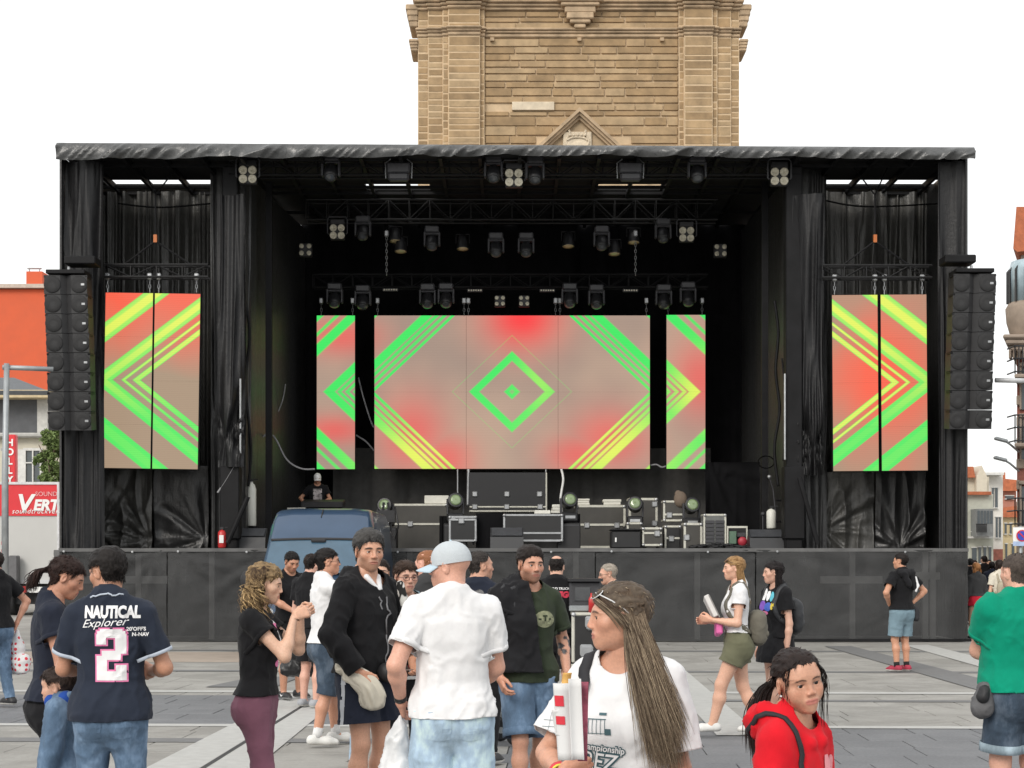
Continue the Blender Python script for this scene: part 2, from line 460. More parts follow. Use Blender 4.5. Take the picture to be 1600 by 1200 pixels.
def head_field(g, hs, sex, opt):
    """distance field of head and neck-top in head space (metres, head height .23*hs)"""
    d = g.field(); S = lambda *a: tuple(x * hs for x in a)
    f = sex == 'f'; ch = opt.get('child', 0)
    jw = opt.get('jaw', 1.0) * (0.92 if f else 1.0)
    g.ell(d, S(0, -.018, .036), S(.0755, .096, .081), 0.01)
    g.ell(d, S(0, .020, -.018), S(.0585, .070, .087), 0.035 * hs)
    g.ell(d, S(0, .026, -.064), S(.0455 * jw, .054, .046), 0.03 * hs)
    g.ell(d, S(0, .068, -.093), S(.020 * jw, .018, .017), 0.035 * hs)
    for s in (-1, 1):
        g.ell(d, S(s * .044, .050, -.020), S(.022, .022, .020), 0.03 * hs)
        g.ell(d, S(s * .041 * jw, .004, -.060), S(.014, .026, .022), 0.03 * hs)
    soft = 1 if (f or ch) else 0
    g.ell(d, S(0, .076 - .003 * soft, .024), S(.046, .014, .011 if not soft else .007), 0.025 * hs)
    if ch:
        for s in (-1, 1): g.ell(d, S(s * .036, .046, -.044), S(.024, .026, .024), 0.03 * hs)
        g.ell(d, S(0, .030, .045), S(.062, .060, .052), 0.03 * hs)
    for s in (-1, 1):
        g.ell(d, S(s * .032, .099 + .004 * soft, .001), S(.021, .019, .0125), 0.014 * hs, neg=True)
    nl = opt.get('nose', 1.0)
    g.cone(d, S(0, .0875, .012), S(0, .084 + .0185 * nl, -.026), .0072 * hs, (.0112 - .0016 * soft) * hs, 0.012 * hs)
    for s in (-1, 1): g.ell(d, S(s * .0125, .090 + .006 * nl, -.031), S(.0085 - .0018 * soft, .0105, .0072), 0.008 * hs)
    for s in (-1, 1):   # eyelids
        g.ell(d, S(s * .032, .0715, .001), S(.0155, .0150, .0135), 0.006 * hs)
        g.ell(d, S(s * .032, .090, .0005), S(.0142, .016, opt.get('eye', .0054)), 0.002 * hs, neg=True)
    g.ell(d, S(0, .078, -.060), S(.026, .014, .020), 0.02 * hs)
    lp = 1.25 if f else 1.0
    g.ell(d, S(0, .0895, -.0575), S(.025, .0075, .0046 * lp), 0.006 * hs)
    g.ell(d, S(0, .0880, -.0680), S(.021, .0075, .0056 * lp), 0.006 * hs)
    g.ell(d, S(0, .099, -.0625), S(.028, .0085, .0014), 0.003 * hs, neg=True)
    for s in (-1, 1):
        Mx = np.array(Euler((R(-12), 0, R(s * -22))).to_matrix())
        g.ell(d, S(s * .0775, -.010, -.006), S(.0085, .019, .031), 0.006 * hs, Mx)
        g.ell(d, S(s * .087, -.004, -.002), S(.008, .010, .018), 0.005 * hs, Mx, neg=True)
    return d

def hand_prims(w, dirn, nrm, right, sc, curl, spread=1.0):
    """list of (a,b,r1,r2,k) for a hand at wrist w"""
    d = unit(dirn); n = unit(np.asarray(nrm, float) - d * (np.asarray(nrm, float) @ d)); t = np.cross(d, n) * (1 if right else -1)
    out = []; offs = [.030, .010, -.010, -.028]; ln = [.072, .080, .074, .058]
    for i in range(4):
        k = w + (d * (.094 - .004 * abs(i - 1.2)) + t * offs[i]) * sc
        out.append((w + (d * .012 + t * offs[i] * .55) * sc, k, .019 * sc, .0125 * sc, .014 * sc))
        p = k; a = 0
        for j, fr in enumerate((.45, .31, .24)):
            a += R(curl) * (.75, 1.15, .8)[j] * (1 + .07 * i)
            q = p + (d * math.cos(a) + n * math.sin(a) + t * (offs[i] * 1.6 * spread if j == 0 else offs[i] * .4)) * ln[i] * fr * sc
            out.append((p, q, (.0100, .0092, .0083)[j] * sc, (.0092, .0083, .0070)[j] * sc, .004 * sc)); p = q
    b = w + (d * .022 + t * .026 + n * .006) * sc; m = w + (d * .058 + t * .048 + n * .022) * sc
    e = m + (d * .030 * math.cos(R(curl * .5)) + t * .006 + n * .02 * math.sin(R(curl))) * sc; e2 = e + (d * .022 - t * .006 * (curl / 40) + n * .008) * sc
    out += [(b, m, .017 * sc, .0125 * sc, .012 * sc), (m, e, .0115 * sc, .0100 * sc, .006 * sc), (e, e2, .0100 * sc, .0082 * sc, .004 * sc)]
    return out

MALE = dict(z=[.42, .46, .50, .545, .60, .655, .72, .775, .815, .845, .87], a=[.115, .158, .172, .170, .155, .160, .178, .182, .150, .075, .055], b=[.075, .100, .118, .115, .105, .108, .122, .112, .082, .062, .055], c=[-.005, -.010, -.014, -.004, .004, .006, .008, .000, -.008, -.010, -.004])
FEM = dict(z=[.42, .46, .50, .545, .60, .655, .72, .775, .815, .845, .87], a=[.115, .162, .178, .165, .132, .138, .152, .155, .128, .062, .048], b=[.075, .102, .118, .108, .092, .094, .106, .100, .074, .054, .048], c=[-.005, -.012, -.018, -.004, .006, .006, .006, .000, -.008, -.010, -.004])

def person(label, px, Y, yaw, H, sex='m', z0=0.0, build=1.0, belly=0.0, bust=1.0, lean=0.0, side=0.0, head=(0, 0, 0), hs=None,
           armR=None, armL=None, handR=None, handL=None, feet=((.10, .0, 0), (-.10, .0, 0)), skin=(200, 150, 120), face=None,
           top=None, bottom=None, hair=None, shoes=None, res='near', group=None, extras=None, name='person', X=None, sitting=False, armw=1.0):
    face = face or {}
    s = H / 1.75; fem = sex == 'f'
    hb = {'near': .0105, 'mid': .0125, 'far': .018}[res]; hh = {'near': .0034, 'mid': .0046, 'far': .0075}[res] * (1.0 if face.get('hi') is None else face['hi'])
    root = empty(name, ((px - 800.0) * Y / FPX if X is None else X, Y, z0), R(yaw)); tag(root, label, 'person', group)
    hs = hs or (H / 1.75 * .5 + .5) * (0.95 if fem else 1.0)
    sk = np.array(lin(skin)) ** .80; zhip = .52 * H
    off = lambda z: V3(side * max(0, z - zhip), lean * max(0, z - zhip), 0)
    prof = FEM if fem else MALE
    sw = (.158 if fem else .180) * s * (build * .5 + .5)
    lu, lf = .176 * H, .150 * H
    joints = {}
    for nm, sg, tgt, fo in (('R', 1, armR, feet[0]), ('L', -1, armL, feet[1])):
        sh = V3(sg * sw, -.005, .806 * H) + off(.806 * H)
        if tgt is None: w = sh + V3(sg * .07, .04, -(lu + lf) * .985); pole = V3(sg * .5, -1, 0)
        else: w = V3(*tgt[0]); pole = V3(*tgt[1]) if len(tgt) > 1 else V3(sg * .6, -1, -.4)
        el, w = ik(sh, w, lu, lf, pole)
        hp = V3(sg * .092 * s * (1.05 if fem else 1), 0, .515 * H)
        an = V3(fo[0], fo[1], .062 * s + (fo[2] if len(fo) > 2 else 0)); kn, an = ik(hp, an, .242 * H, .232 * H, V3(*(fo[3] if len(fo) > 3 else (sg * .12, 1, 0))))
        joints[nm] = (sh, el, w, hp, kn, an, sg)
    # head frame
    hp_ = V3(0, .018, .872 * H) + off(.872 * H); Rh = rot(*head)
    hc = hp_ + Rh @ V3(0, .012, (H - .115 * hs) - .872 * H)
    # grid bounds
    pts = np.array([j for k in joints.values() for j in k[:6]] + [hc, V3(.2, .18, .9 * H), V3(-.2, -.18, .9 * H)])
    g = Grid(pts.min(0) - .16, np.maximum(pts.max(0), [0, 0, 0]) + .13, hb)
    def torso(offs=0.0):
        q = g.p; z = q[..., 2] / H
        zz = np.array(prof['z']); tt = np.clip(z, zz[0], zz[-1])
        ax = np.interp(tt, zz, np.array(prof['a']) * s * build).astype(F32); bx = np.interp(tt, zz, np.array(prof['b']) * s * (build * .8 + .2)).astype(F32)
        cy = np.interp(tt, zz, np.array(prof['c']) * s).astype(F32)
        bl = np.exp(-((z - .60) / .07) ** 2).astype(F32) * belly
        bx = bx + bl * .5; cy = cy + bl * .5; ax = ax + bl * .3
        up = np.maximum(q[..., 2] - zhip, 0)
        x = q[..., 0] - side * up; y = q[..., 1] - lean * up - cy
        ax = ax + offs; bx = bx + offs
        e = (np.abs(x / ax) ** 2.4 + np.abs(y / bx) ** 2.4 + 1e-9) ** (1 / 2.4)
        d = ((e - 1) * np.minimum(ax, bx)).astype(F32)
        d = smax(d, (q[..., 2] - .872 * H).astype(F32), .02); d = smax(d, (.405 * H - q[..., 2] - offs).astype(F32), .05)
        if fem and bust > 0:
            for sg in (-1, 1):
                g.ell(d, V3(sg * .068 * s, .075 * s, .715 * H) + off(.715 * H), np.array((.062, .058, .062)) * s * bust, .05, off=offs)
        for sg in (-1, 1): g.ell(d, V3(sg * .075 * s, -.062 * s * build, .485 * H), np.array((.082, .072, .085)) * s * build, .05, off=offs)
        # shoulders slope
        nb = V3(0, -.02, .855 * H) + off(.855 * H)
        for k in joints.values(): g.cone(d, nb, k[0] + V3(-k[6] * .01, 0, .005), .045 * s, .050 * s * build, .05, off=offs)
        return d
    T = torso()
    aw = armw * (0.86 if fem else 1.0) * (build * .6 + .4) * s
    def arm(k, offs=0.0, upto=2.0, k_=.025, loose=0.0):
        d = g.field(); sh, el, w = k[:3]
        if upto <= 1: e = sh + (el - sh) * upto; g.cone(d, sh, e, .054 * aw + offs, (.054 + (.040 - .054) * upto) * aw + offs + loose, k_)
        else:
            g.cone(d, sh, el, .054 * aw + offs, .040 * aw + offs + loose * .5, k_)
            g.cone(d, el, el + (w - el) * .3, .039 * aw + offs + loose * .5, .041 * aw + offs + loose * .7, k_); g.cone(d, el + (w - el) * .3, w, .041 * aw + offs + loose * .7, .026 * aw + offs + loose, k_)
        return d
    lw = (1.06 if fem else 1.0) * (build * .7 + .3) * s
    def leg(k, offs=0.0):
        d = g.field(); hp, kn, an = k[3:6]
        g.cone(d, hp, kn, .088 * lw + offs, .054 * lw + offs, .03)
        ca = kn + (an - kn) * .33 + unit(np.cross(np.cross(an - kn, V3(0, 1, 0)), an - kn)) * -.012
        g.cone(d, kn, ca, .050 * lw + offs, .055 * lw + offs, .03); g.cone(d, ca, an, .053 * lw + offs, .035 * lw + offs, .03)
        return d
    A = {n: arm(k) for n, k in joints.items()}; L = {n: leg(k) for n, k in joints.items()}
    body = T.copy()
    for n in 'RL': body = smin(body, A[n], .035)
    body = smin(body, np.minimum(L['R'], L['L']), .05)
    nk0 = V3(0, -.015, .84 * H) + off(.84 * H); nk1 = hc + Rh @ V3(0, -.022, -.055) * hs
    nr = (.047 if fem else .060) * s * (build * .5 + .5) if not face.get('child') else .040
    g.cone(body, nk0, nk1, nr * 1.1, nr, .03)
    for k in joints.values():     # feet inside the shoes
        an = k[5]; g.cone(body, an, an + V3(0, .10 * s, -.035 * s), .036 * s, .028 * s, .02)
    # cut above mid neck: the head grid takes over; cut at wrists: hand grids
    zc = nk0 * .45 + nk1 * .55; nd = unit(nk1 - nk0)
    v, f = g.mesh(body)
    cut = (v - zc) @ nd - .012
    keep = ~(cut[f] > 0).all(1); f = f[keep]
    for k in joints.values():
        wd = unit(k[2] - k[1]); c2 = (v - k[2]) @ wd; near = np.linalg.norm(v - k[2], axis=1) < .12
        f = f[~((c2 > .012) & near)[f].all(1)]
    v, f = compact(v, f)
    tops = (top if isinstance(top, list) else [top]) if top else []
    n0 = vnormals(v, f); sink = np.zeros(len(v)); tv = g.sample(T, v); av = {n: g.sample(A[n], v) for n in 'RL'}
    if tops:
        hem = min(t.get('hem', .48 * H) for t in tops); slv = tops[-1].get('sleeve', .55)
        sink[(v[:, 2] > hem + .025) & (v[:, 2] < .785 * H) & (tv < np.minimum(av['R'], av['L']))] = .018
        for n in 'RL':
            sh, el, w = joints[n][:3]; t = (v - sh) @ (el - sh) / ((el - sh) @ (el - sh)); m = av[n] <= tv
            sink[m & ((t < slv - .16) if slv <= 1 else (np.linalg.norm(v - w, axis=1) > .07)) & (v[:, 2] < .83 * H)] = .014
    if bottom:
        ln = bottom.get('len', 1.9); lv = {n: g.sample(L[n], v) for n in 'RL'}
        sink[(v[:, 2] > .46 * H) & (v[:, 2] < .56 * H) & (tv < np.minimum(av['R'], av['L']))] = .018
        for n, o2 in (('R', 'L'), ('L', 'R')):
            hp, kn, an = joints[n][3:6]; t = (v - hp) @ (kn - hp) / ((kn - hp) @ (kn - hp)); t2 = (v - kn) @ (an - kn) / ((an - kn) @ (an - kn)); par = np.where(t < 1, t, 1 + np.clip(t2, 0, 1))
            sink[(lv[n] <= lv[o2]) & (lv[n] <= np.minimum(av['R'], av['L'])) & (par < ln - .10) & (v[:, 2] < .53 * H)] = .016
    v = v - n0 * sink[:, None]
    cc = np.tile(sk, (len(v), 1)) * (1 + .05 * vnoise(v, (9, 9, 9))[:, None])
    tat = face.get('tattoo')
    if tat:
        k = joints[tat]; dd = np.linalg.norm(v - k[1], axis=1); t = vnoise(v, (34, 34, 34), 4)
        cc[(dd < .15) & (t > .12)] = np.array((.05, .05, .055))
    parts = [(v, f, cc)]
    # ---- head
    r = .16 * hs
    gh = Grid((-r * .72, -r * .92, -r * 1.25), (r * .72, r * .98, r * .86), hh)
    dh = head_field(gh, hs, sex, face)
    nl0 = Rh.T @ (zc - nd * .06 - hc); nl1 = Rh.T @ (nk1 - hc)
    gh.cone(dh, nl0, nl1, nr * 1.06, nr, .03 * hs)
    hv, hf = gh.mesh(dh)
    lowcut = (hv @ Rh.T + hc - zc) @ nd + .004
    hf = hf[~(lowcut < 0)[hf].all(1)]; hv, hf = compact(hv, hf)
    hn = vnormals(hv, hf)
    q = hv / hs; hcx = np.tile(sk, (len(hv), 1)); x, y, z = q.T; ax_ = np.abs(x)
    blend = lambda m, c: hcx.__setitem__(slice(None), hcx * (1 - np.clip(m, 0, 1)[:, None]) + np.asarray(c) * np.clip(m, 0, 1)[:, None])
    blush = np.exp(-(((ax_ - .042) / .022) ** 2 + ((z + .028) / .02) ** 2)) * (y > .03) * .35 + np.exp(-((x / .016) ** 2 + ((z + .026) / .016) ** 2)) * (y > .09) * .35
    blend(blush, sk * np.array((1.02, .72, .66)))
    hc_ = np.array(lin((hair or {}).get('color', (40, 30, 25))))
    stub = face.get('stubble', 0)
    if stub: blend(stub * np.clip((-.030 - z) / .02, 0, 1) * np.clip((y + .01) / .04, 0, 1) * np.clip((z + .13) / .02, 0, 1), sk * .35 + hc_ * .3)
    lip = np.clip(1.6 - (ax_ / .0245) ** 4 - ((z + .0625) / (.0105 if fem else .0088)) ** 4, 0, 1) * (y > .078)
    blend(lip * .7, np.array(lin(face.get('lips', (175, 95, 90) if fem else (165, 100, 88)))))
    bw = np.clip(1.5 - ((ax_ - .032) / .021) ** 4 - ((z - .0235 + ((ax_ - .03) / .02) ** 2 * .004) / (.0042 if fem and not face.get('child') else .0034 if face.get('child') else .0055)) ** 2, 0, 1) * (y > .055)
    blend(bw * .9, hc_ * .8 if face.get('brow') is None else lin(face['brow']))
    lid = np.clip(1.4 - ((ax_ - .032) / .0150) ** 4 - ((z - .0052) / .0022) ** 2, 0, 1) * (y > .07)
    blend(lid * (.8 if fem else .5), np.array((.03, .02, .018)))
    hw = hv @ Rh.T + hc
    parts.append((hw, hf, hcx * (1 + .03 * vnoise(hv, (40, 40, 40))[:, None])))
    # ---- hands
    for n, spec in (('R', handR), ('L', handL)):
        sh, el, w, *_ , sg = joints[n]; spec = spec or {}
        dd = spec.get('dir', unit(w - el)); nn = spec.get('n', (-sg, .25, 0)); sc = s * (.93 if fem else 1.0)
        pr = hand_prims(w, dd, nn, n == 'R', sc, spec.get('curl', 28), spec.get('spread', 1))
        P_ = np.array([q for p in pr for q in p[:2]] + [w - unit(w - el) * .02])
        gg = Grid(P_.min(0) - .04, P_.max(0) + .04, {'near': .0042, 'mid': .0058, 'far': .009}[res]); dq = gg.field()
        gg.cone(dq, w - unit(w - el) * .05, w + unit(dd) * .015, .030 * aw, .027 * aw, .02)
        for a, b, r1, r2, k in pr: gg.cone(dq, a, b, r1, r2, k)
        a1, a2 = gg.mesh(dq)
        c2 = (a1 - w) @ unit(w - el) + .012; a2 = a2[~(c2 < 0)[a2].all(1)]
        if not len(a2): continue
        a1, a2 = compact(a1, a2)
        parts.append((a1, a2, np.tile(sk * np.array((1.0, .93, .9)), (len(a1), 1)) * (1 + .06 * vnoise(a1, (60, 60, 60))[:, None])))
    bv, bf, bc = join(parts)
    bo = np_obj('body', bv, bf, SKIN, root, np.clip(bc, 0, 1))
    # eyes
    if res != 'far':
        for sg in (-1, 1):
            mb = MB(); mb.ball((0, 0, 0), .0122 * hs, 24, 16); vv = np.array(mb.v)
            look = unit(V3(face.get('lookx', 0) * 1.0, 1, face.get('lookz', -.05)))
            ca = (vv / (.0122 * hs)) @ look
            ec = np.where((ca > .88)[:, None], np.array((.010, .008, .007)), np.where((ca > (.66 if face.get('child') or fem else .76))[:, None], np.array(lin(face.get('iris', (70, 45, 30)))), np.array((.55, .52, .50))))
            me = bpy.data.meshes.new('eye'); me.from_pydata([tuple(Rh @ (p + V3(sg * .032, .0722, .001) * hs) + hc) for p in vv], [], mb.f)
            me.polygons.foreach_set('use_smooth', [True] * len(me.polygons)); a = me.color_attributes.new('Col', 'FLOAT_COLOR', 'POINT')
            a.data.foreach_set('color', np.concatenate([ec, np.ones((len(ec), 1))], 1).ravel()); me.materials.append(EYE)
            link(bpy.data.objects.new('eye', me), bo)
    ctx = dict(root=root, g=g, T=T, A=A, L=L, J=joints, hc=hc, Rh=Rh, hs=hs, H=H, s=s, off=off, hv=hv, hf=hf, hn=hn, gh=gh, dh=dh, res=res, sk=sk, body=bo, garments={})
    if hair: make_hair(ctx, hair)
    # ---- garments
    if bottom:
        if tops and 'waist' not in bottom: bottom = dict(bottom, waist=min(.60 * H, min(t.get('hem', .48 * H) for t in tops) + .035))
        make_bottom(ctx, bottom, arm, leg, torso)
    if top:
        for t in (top if isinstance(top, list) else [top]): make_top(ctx, t, arm, leg, torso)
    make_shoes(ctx, shoes or {}); ctx['fn'] = (arm, leg, torso)
    return ctx

def folds(v, n, amp, seed, zscale=.55):
    a = vnoise(v, (9, 9, 9 * zscale), seed); b = 1 - np.abs(vnoise(v + .03 * vnoise(v, (12, 12, 12), seed + 2)[:, None], (15, 15, 15 * zscale), seed + 5)); c = vnoise(v, (34, 34, 22), seed + 9)
    w_ = v + .04 * vnoise(v, (7, 7, 7), seed + 3)[:, None]; d = 1 - np.abs(vnoise(w_ @ np.array(((.8, 0, .6), (0, 1, 0), (-.6, 0, .8))), (20, 20, 7), seed + 11)); e = np.clip(vnoise(v, (6, 6, 6), seed + 13) + .25, 0, 1)
    return v + n * (amp * (.55 * a + .9 * (b ** 3 - .35) + 1.2 * d ** 7 * e + .22 * c))[:, None]

def make_top(c, t, arm, leg, torso):
    """t: mat, hem (z), sleeve (0..1 upper arm, 2 = wrist), off, loose, neck, fold, thick, name"""
    g, J, H, s = c['g'], c['J'], c['H'], c['s']; o = t.get('off', .009)
    d = torso(o); ls = t.get('hem_k', .10)
    lg = np.minimum(c['L']['R'], c['L']['L']) - o * 1.2
    d = smin(d, lg, ls)
    if t.get('loose_hem'):   # fabric hangs straight down from the chest
        q = g.p; w = t['loose_hem']; z = q[..., 2]
        e = ell(g.p, V3(0, t.get('lhy', 0), .60 * H) + c['off'](.6 * H), np.array((.165 * s * w, .118 * s * w, .34 * H))).astype(F32)
        d = smin(d, e, .05)
    sl = t.get('sleeve', .55); arms = {}
    for n in 'RL':
        sln = sl[n] if isinstance(sl, dict) else sl
        arms[n] = arm(J[n], o + .003, min(sln + .12, 1) if sln <= 1 else 2.0, .02, t.get('loose', .012))
        if sln <= 1:
            e_ = J[n][0] + (J[n][1] - J[n][0]) * sln; arms[n] = np.maximum(arms[n], ((g.p - e_.astype(F32)) @ unit(J[n][1] - J[n][0]).astype(F32) - g.h * 3).astype(F32))
    dt = d.copy(); am = np.minimum(arms['R'], arms['L'])
    d = smin(d, am, .022)
    if t.get('hood'):
        hp = V3(0, -.095, .845 * H) + c['off'](.84 * H)
        g.ell(d, hp, np.array((.125, .065, .075)) * s, .03); g.ell(d, hp + V3(0, .035, .055), np.array((.085, .06, .05)) * s, .02, neg=True)
        for sg in (-1, 1): g.cone(d, hp + V3(sg * .075, .03, .03), V3(sg * .035, .07, .80 * H) + c['off'](.8 * H), .035 * s, .022 * s, .02)
    if t.get('collar'):
        nb = V3(0, -.012, .845 * H) + c['off'](.845 * H); g.cone(d, nb, nb + V3(0, .006, .035), .078 * s, .070 * s, .015)
    v, f = g.mesh(d)
    n = vnormals(v, f)
    # openings
    neck = V3(0, t.get('neck_y', .02), t.get('neck_z', .868) * H) + c['off'](.86 * H); nr = t.get('neck', .078) * s
    q = v - neck; ncl = nr - np.sqrt(q[:, 0] ** 2 + (q[:, 1] / t.get('neck_ey', 1.0)) ** 2 + (q[:, 2] / t.get('neck_ez', 1.0)) ** 2); ng = unit_rows(-q)
    hem = t.get('hem', .48 * H) + t.get('hem_wave', .006) * vnoise(v, (8, 8, 0.01), 3); hcl = hem - v[:, 2]
    at = g.sample(dt, v); cl = np.where(ncl > hcl, ncl, hcl); gr = np.where((ncl > hcl)[:, None], ng, np.array((0, 0, -1.0)))
    for nm in 'RL':
        sln = sl[nm] if isinstance(sl, dict) else sl
        sh, el, w = J[nm][:3]; ad = g.sample(arms[nm], v); isarm = (ad < at - .004)
        if sln <= 1: e = sh + (el - sh) * sln; dr = unit(el - sh)
        else: e = w - unit(w - el) * t.get('cuff', .01); dr = unit(w - el)
        acl = (v - e) @ dr
        if sln > 1: isarm = isarm & (np.linalg.norm(v - w, axis=1) < .16)
        cl = np.where(isarm, acl, cl); gr = np.where(isarm[:, None], dr, gr)
    if t.get('xmin') is not None:
        xc = t['xmin'] + t.get('xslope', 0) * (v[:, 2] - .8 * H) - v[:, 0]; m = xc > cl; cl = np.where(m, xc, cl); gr = np.where(m[:, None], np.array((-1.0, 0, 0)), gr)
    if t.get('front_open'):   # open jacket: strip along the front centre left out
        wdt = t['front_open']; fr = (v[:, 1] - c['off'](1)[1] > .02) & (np.abs(v[:, 0]) < .2)
        fcl = wdt - np.abs(v[:, 0] - t.get('open_x', 0)) ; m = fr & (fcl > cl) & (at < am_sample(g, am, v))
        cl = np.where(m, fcl, cl); gr = np.where(m[:, None], np.stack([-np.sign(v[:, 0]), 0 * v[:, 0], 0 * v[:, 0]], 1), gr)
    v = folds(v, n, t.get('fold', .010), t.get('seed', 1))
    v, f = clip_open(v, f, cl, gr, n, g.h)
    ob = np_obj(t.get('name', 'shirt'), v, f, t['mat'], t.get('root') or c['root'])
    md = ob.modifiers.new('thickness', 'SOLIDIFY'); md.thickness = t.get('thick', .004); md.offset = 0
    c['garments'][t.get('name', 'shirt')] = (v, f, ob)
    if t.get('rib'):   # cuffs / collar band in another colour
        for nm in 'RL':
            sh, el, w = J[nm][:3]; sln = sl if not isinstance(sl, dict) else sl[nm]
            ring_band(ob, 'cuff', v, sh + (el - sh) * sln, unit(el - sh), .016, t['rib'], .003)
    elif c['res'] == 'near' and t.get('hemring', True):
        for nm in 'RL':
            sh, el, w = J[nm][:3]; sln = sl if not isinstance(sl, dict) else sl[nm]
            if sln <= 1: ring_band(ob, 'sleeve_hem', v, sh + (el - sh) * sln, unit(el - sh), .022, t['mat'], .0005)
    if False:
        for nm in 'RL':
            sh, el, w = J[nm][:3]; sln = sl if not isinstance(sl, dict) else sl[nm]
            e = sh + (el - sh) * (sln - .02); dr = unit(el - sh); sel = (np.abs((v - e) @ dr) < .016) & (np.linalg.norm(v - e, axis=1) < .11)
            ff = f[sel[f].all(1)]
            if len(ff): vv, ff = compact(v + vnormals(v, f) * .004, ff); np_obj('cuff', vv, ff, t['rib'], ob)
def ring_band(parent, name, v, e, dr, wid, m, out, nb=30, reach=.17):
    d = v - e; h_ = d @ dr; rad = d - h_[:, None] * dr; rr = np.linalg.norm(rad, axis=1); sel = (np.abs(h_ + wid * .5) < wid * .5 + .012) & (rr < reach)
    if sel.sum() < 8: return
    a = unit(np.cross(dr, V3(.2, 1, .1))); b = np.cross(dr, a); ctr = (rad[sel].max(0) + rad[sel].min(0)) / 2; rad = rad - ctr; rr = np.linalg.norm(rad, axis=1)
    an = np.arctan2(rad[sel] @ b, rad[sel] @ a); bins = np.linspace(-math.pi, math.pi, nb + 1)[:-1]; R_ = []
    for t in bins:
        df = np.abs((an - t + math.pi) % (2 * math.pi) - math.pi); k = np.argsort(df)[:5]; R_.append(rr[sel][k].max())
    R_ = np.array(R_); R_ = (np.roll(R_, 1) + 2 * R_ + np.roll(R_, -1)) / 4 + out; mb = MB()
    for hh in (-wid, -wid * .5, .002): mb.v += [tuple(e + ctr + dr * hh + (a * math.cos(t) + b * math.sin(t)) * (r_ + .001)) for t, r_ in zip(bins, R_)]
    mb.f = [(j * nb + i, j * nb + (i + 1) % nb, (j + 1) * nb + (i + 1) % nb, (j + 1) * nb + i) for j in range(2) for i in range(nb)]; mb.mi = [0] * len(mb.f)
    o = mb.build(name, m, parent, True, fixn=False); md = o.modifiers.new('t', 'SOLIDIFY'); md.thickness = .004; md.offset = 0
def am_sample(g, am, v): return g.sample(am, v)
def unit_rows(a): return a / np.maximum(np.linalg.norm(a, axis=1), 1e-9)[:, None]

def make_bottom(c, b, arm, leg, torso):
    """b: mat, waist z, hem (fraction down: 'knee' fraction along thigh 0..1, 1..2 calf), off, flare"""
    g, J, H, s = c['g'], c['J'], c['H'], c['s']; o = b.get('off', .010); ln = b.get('len', 1.9); fl = b.get('flare', .0)
    d = torso(o * .8); d = smax(d, (g.p[..., 2] - b.get('waist', .60 * H) - .03).astype(F32), .01)
    legs = {}
    lw = (build_lw(c))
    for n in 'RL':
        hp, kn, an = J[n][3:6]; q = g.field()
        if ln <= 1:
            e = hp + (kn - hp) * min(ln + .08, 1.1); g.cone(q, hp, e, .090 * lw + o, (.088 - .03 * ln) * lw + o + fl, .03)
        else:
            t = ln - 1; e = kn + (an - kn) * min(t + .08, 1.0)
            g.cone(q, hp, kn, .090 * lw + o, .056 * lw + o + fl * .6, .03); g.cone(q, kn, e, .056 * lw + o + fl * .6, (.052 - .014 * t) * lw + o + fl, .03)
        legs[n] = q
    dl = np.minimum(legs['R'], legs['L']) if not b.get('skirt') else smin(legs['R'], legs['L'], .25)
    dd = smin(d, dl, .04)
    v, f = g.mesh(dd); n = vnormals(v, f)
    cl = v[:, 2] - b.get('waist', .60 * H); gr = np.tile(np.array((0, 0, 1.0)), (len(v), 1))
    sr = g.sample(legs['R'], v); slf = g.sample(legs['L'], v)
    for nm, mine, oth in (('R', sr, slf), ('L', slf, sr)):
        hp, kn, an = J[nm][3:6]; isl = mine <= oth
        if ln <= 1: e = hp + (kn - hp) * ln; dr = unit(kn - hp)
        else: e = kn + (an - kn) * (ln - 1); dr = unit(an - kn)
        if b.get('skirt'): acl = (b['skirt'] - v[:, 2]); dr = V3(0, 0, -1)
        else: acl = (v - e) @ dr
        m = isl & (acl > cl); cl = np.where(m, acl, cl); gr = np.where(m[:, None], dr, gr)
    v = folds(v, n, b.get('fold', .009), b.get('seed', 4), .8)
    v, f = clip_open(v, f, cl, gr, n, g.h)
    ob = np_obj(b.get('name', 'trousers'), v, f, b['mat'], c['root'])
    md = ob.modifiers.new('thickness', 'SOLIDIFY'); md.thickness = .004; md.offset = 0
    c['garments'][b.get('name', 'trousers')] = (v, f, ob)
    vn = None
    def strip(name, sel, m, out=.004):
        ff = f[sel[f].all(1)]
        if len(ff): vv, f2 = compact(v + vnormals(v, f) * out, ff); np_obj(name, vv, f2, m, ob)
    if b.get('side_stripe'):
        for nm in 'RL':
            hp = J[nm][3]; sg = J[nm][6]
            strip('side_stripe', (v[:, 0] * sg > .06) & (np.abs(v[:, 1] - hp[1] + .0) < .022) & (v[:, 2] < .58 * H), b['side_stripe'])
    if b.get('turnup'):
        for nm in 'RL':
            hp, kn, an = J[nm][3:6]
            e = hp + (kn - hp) * ln if ln <= 1 else kn + (an - kn) * (ln - 1); dr = unit(kn - hp) if ln <= 1 else unit(an - kn)
            ring_band(ob, 'turn_up', v, e, dr, .05, b['turnup'], .004)
    if b.get('pockets'):
        for sg in (-1, 1):
            pv = [(x * .058 * s * (1 - .08 * (k < 2)), (zz - .0) * .07 * s - (.012 * (1 - abs(x)) if k == 0 else 0)) for k, zz in enumerate((-1, -.6, -.2, .2, .6, 1)) for x in (-1, -.6, -.2, .2, .6, 1)]
            print_on(c, b.get('name', 'trousers'), 'pocket', [(plane_pts(pv, (sg * .078 * s, -.3, .478 * H), (1, 0, 0), (0, 0, 1)), [(r_ * 6 + q_, r_ * 6 + q_ + 1, r_ * 6 + q_ + 7, r_ * 6 + q_ + 6) for r_ in range(5) for q_ in range(5)])], b['pockets'], (0, 1, 0), .003)
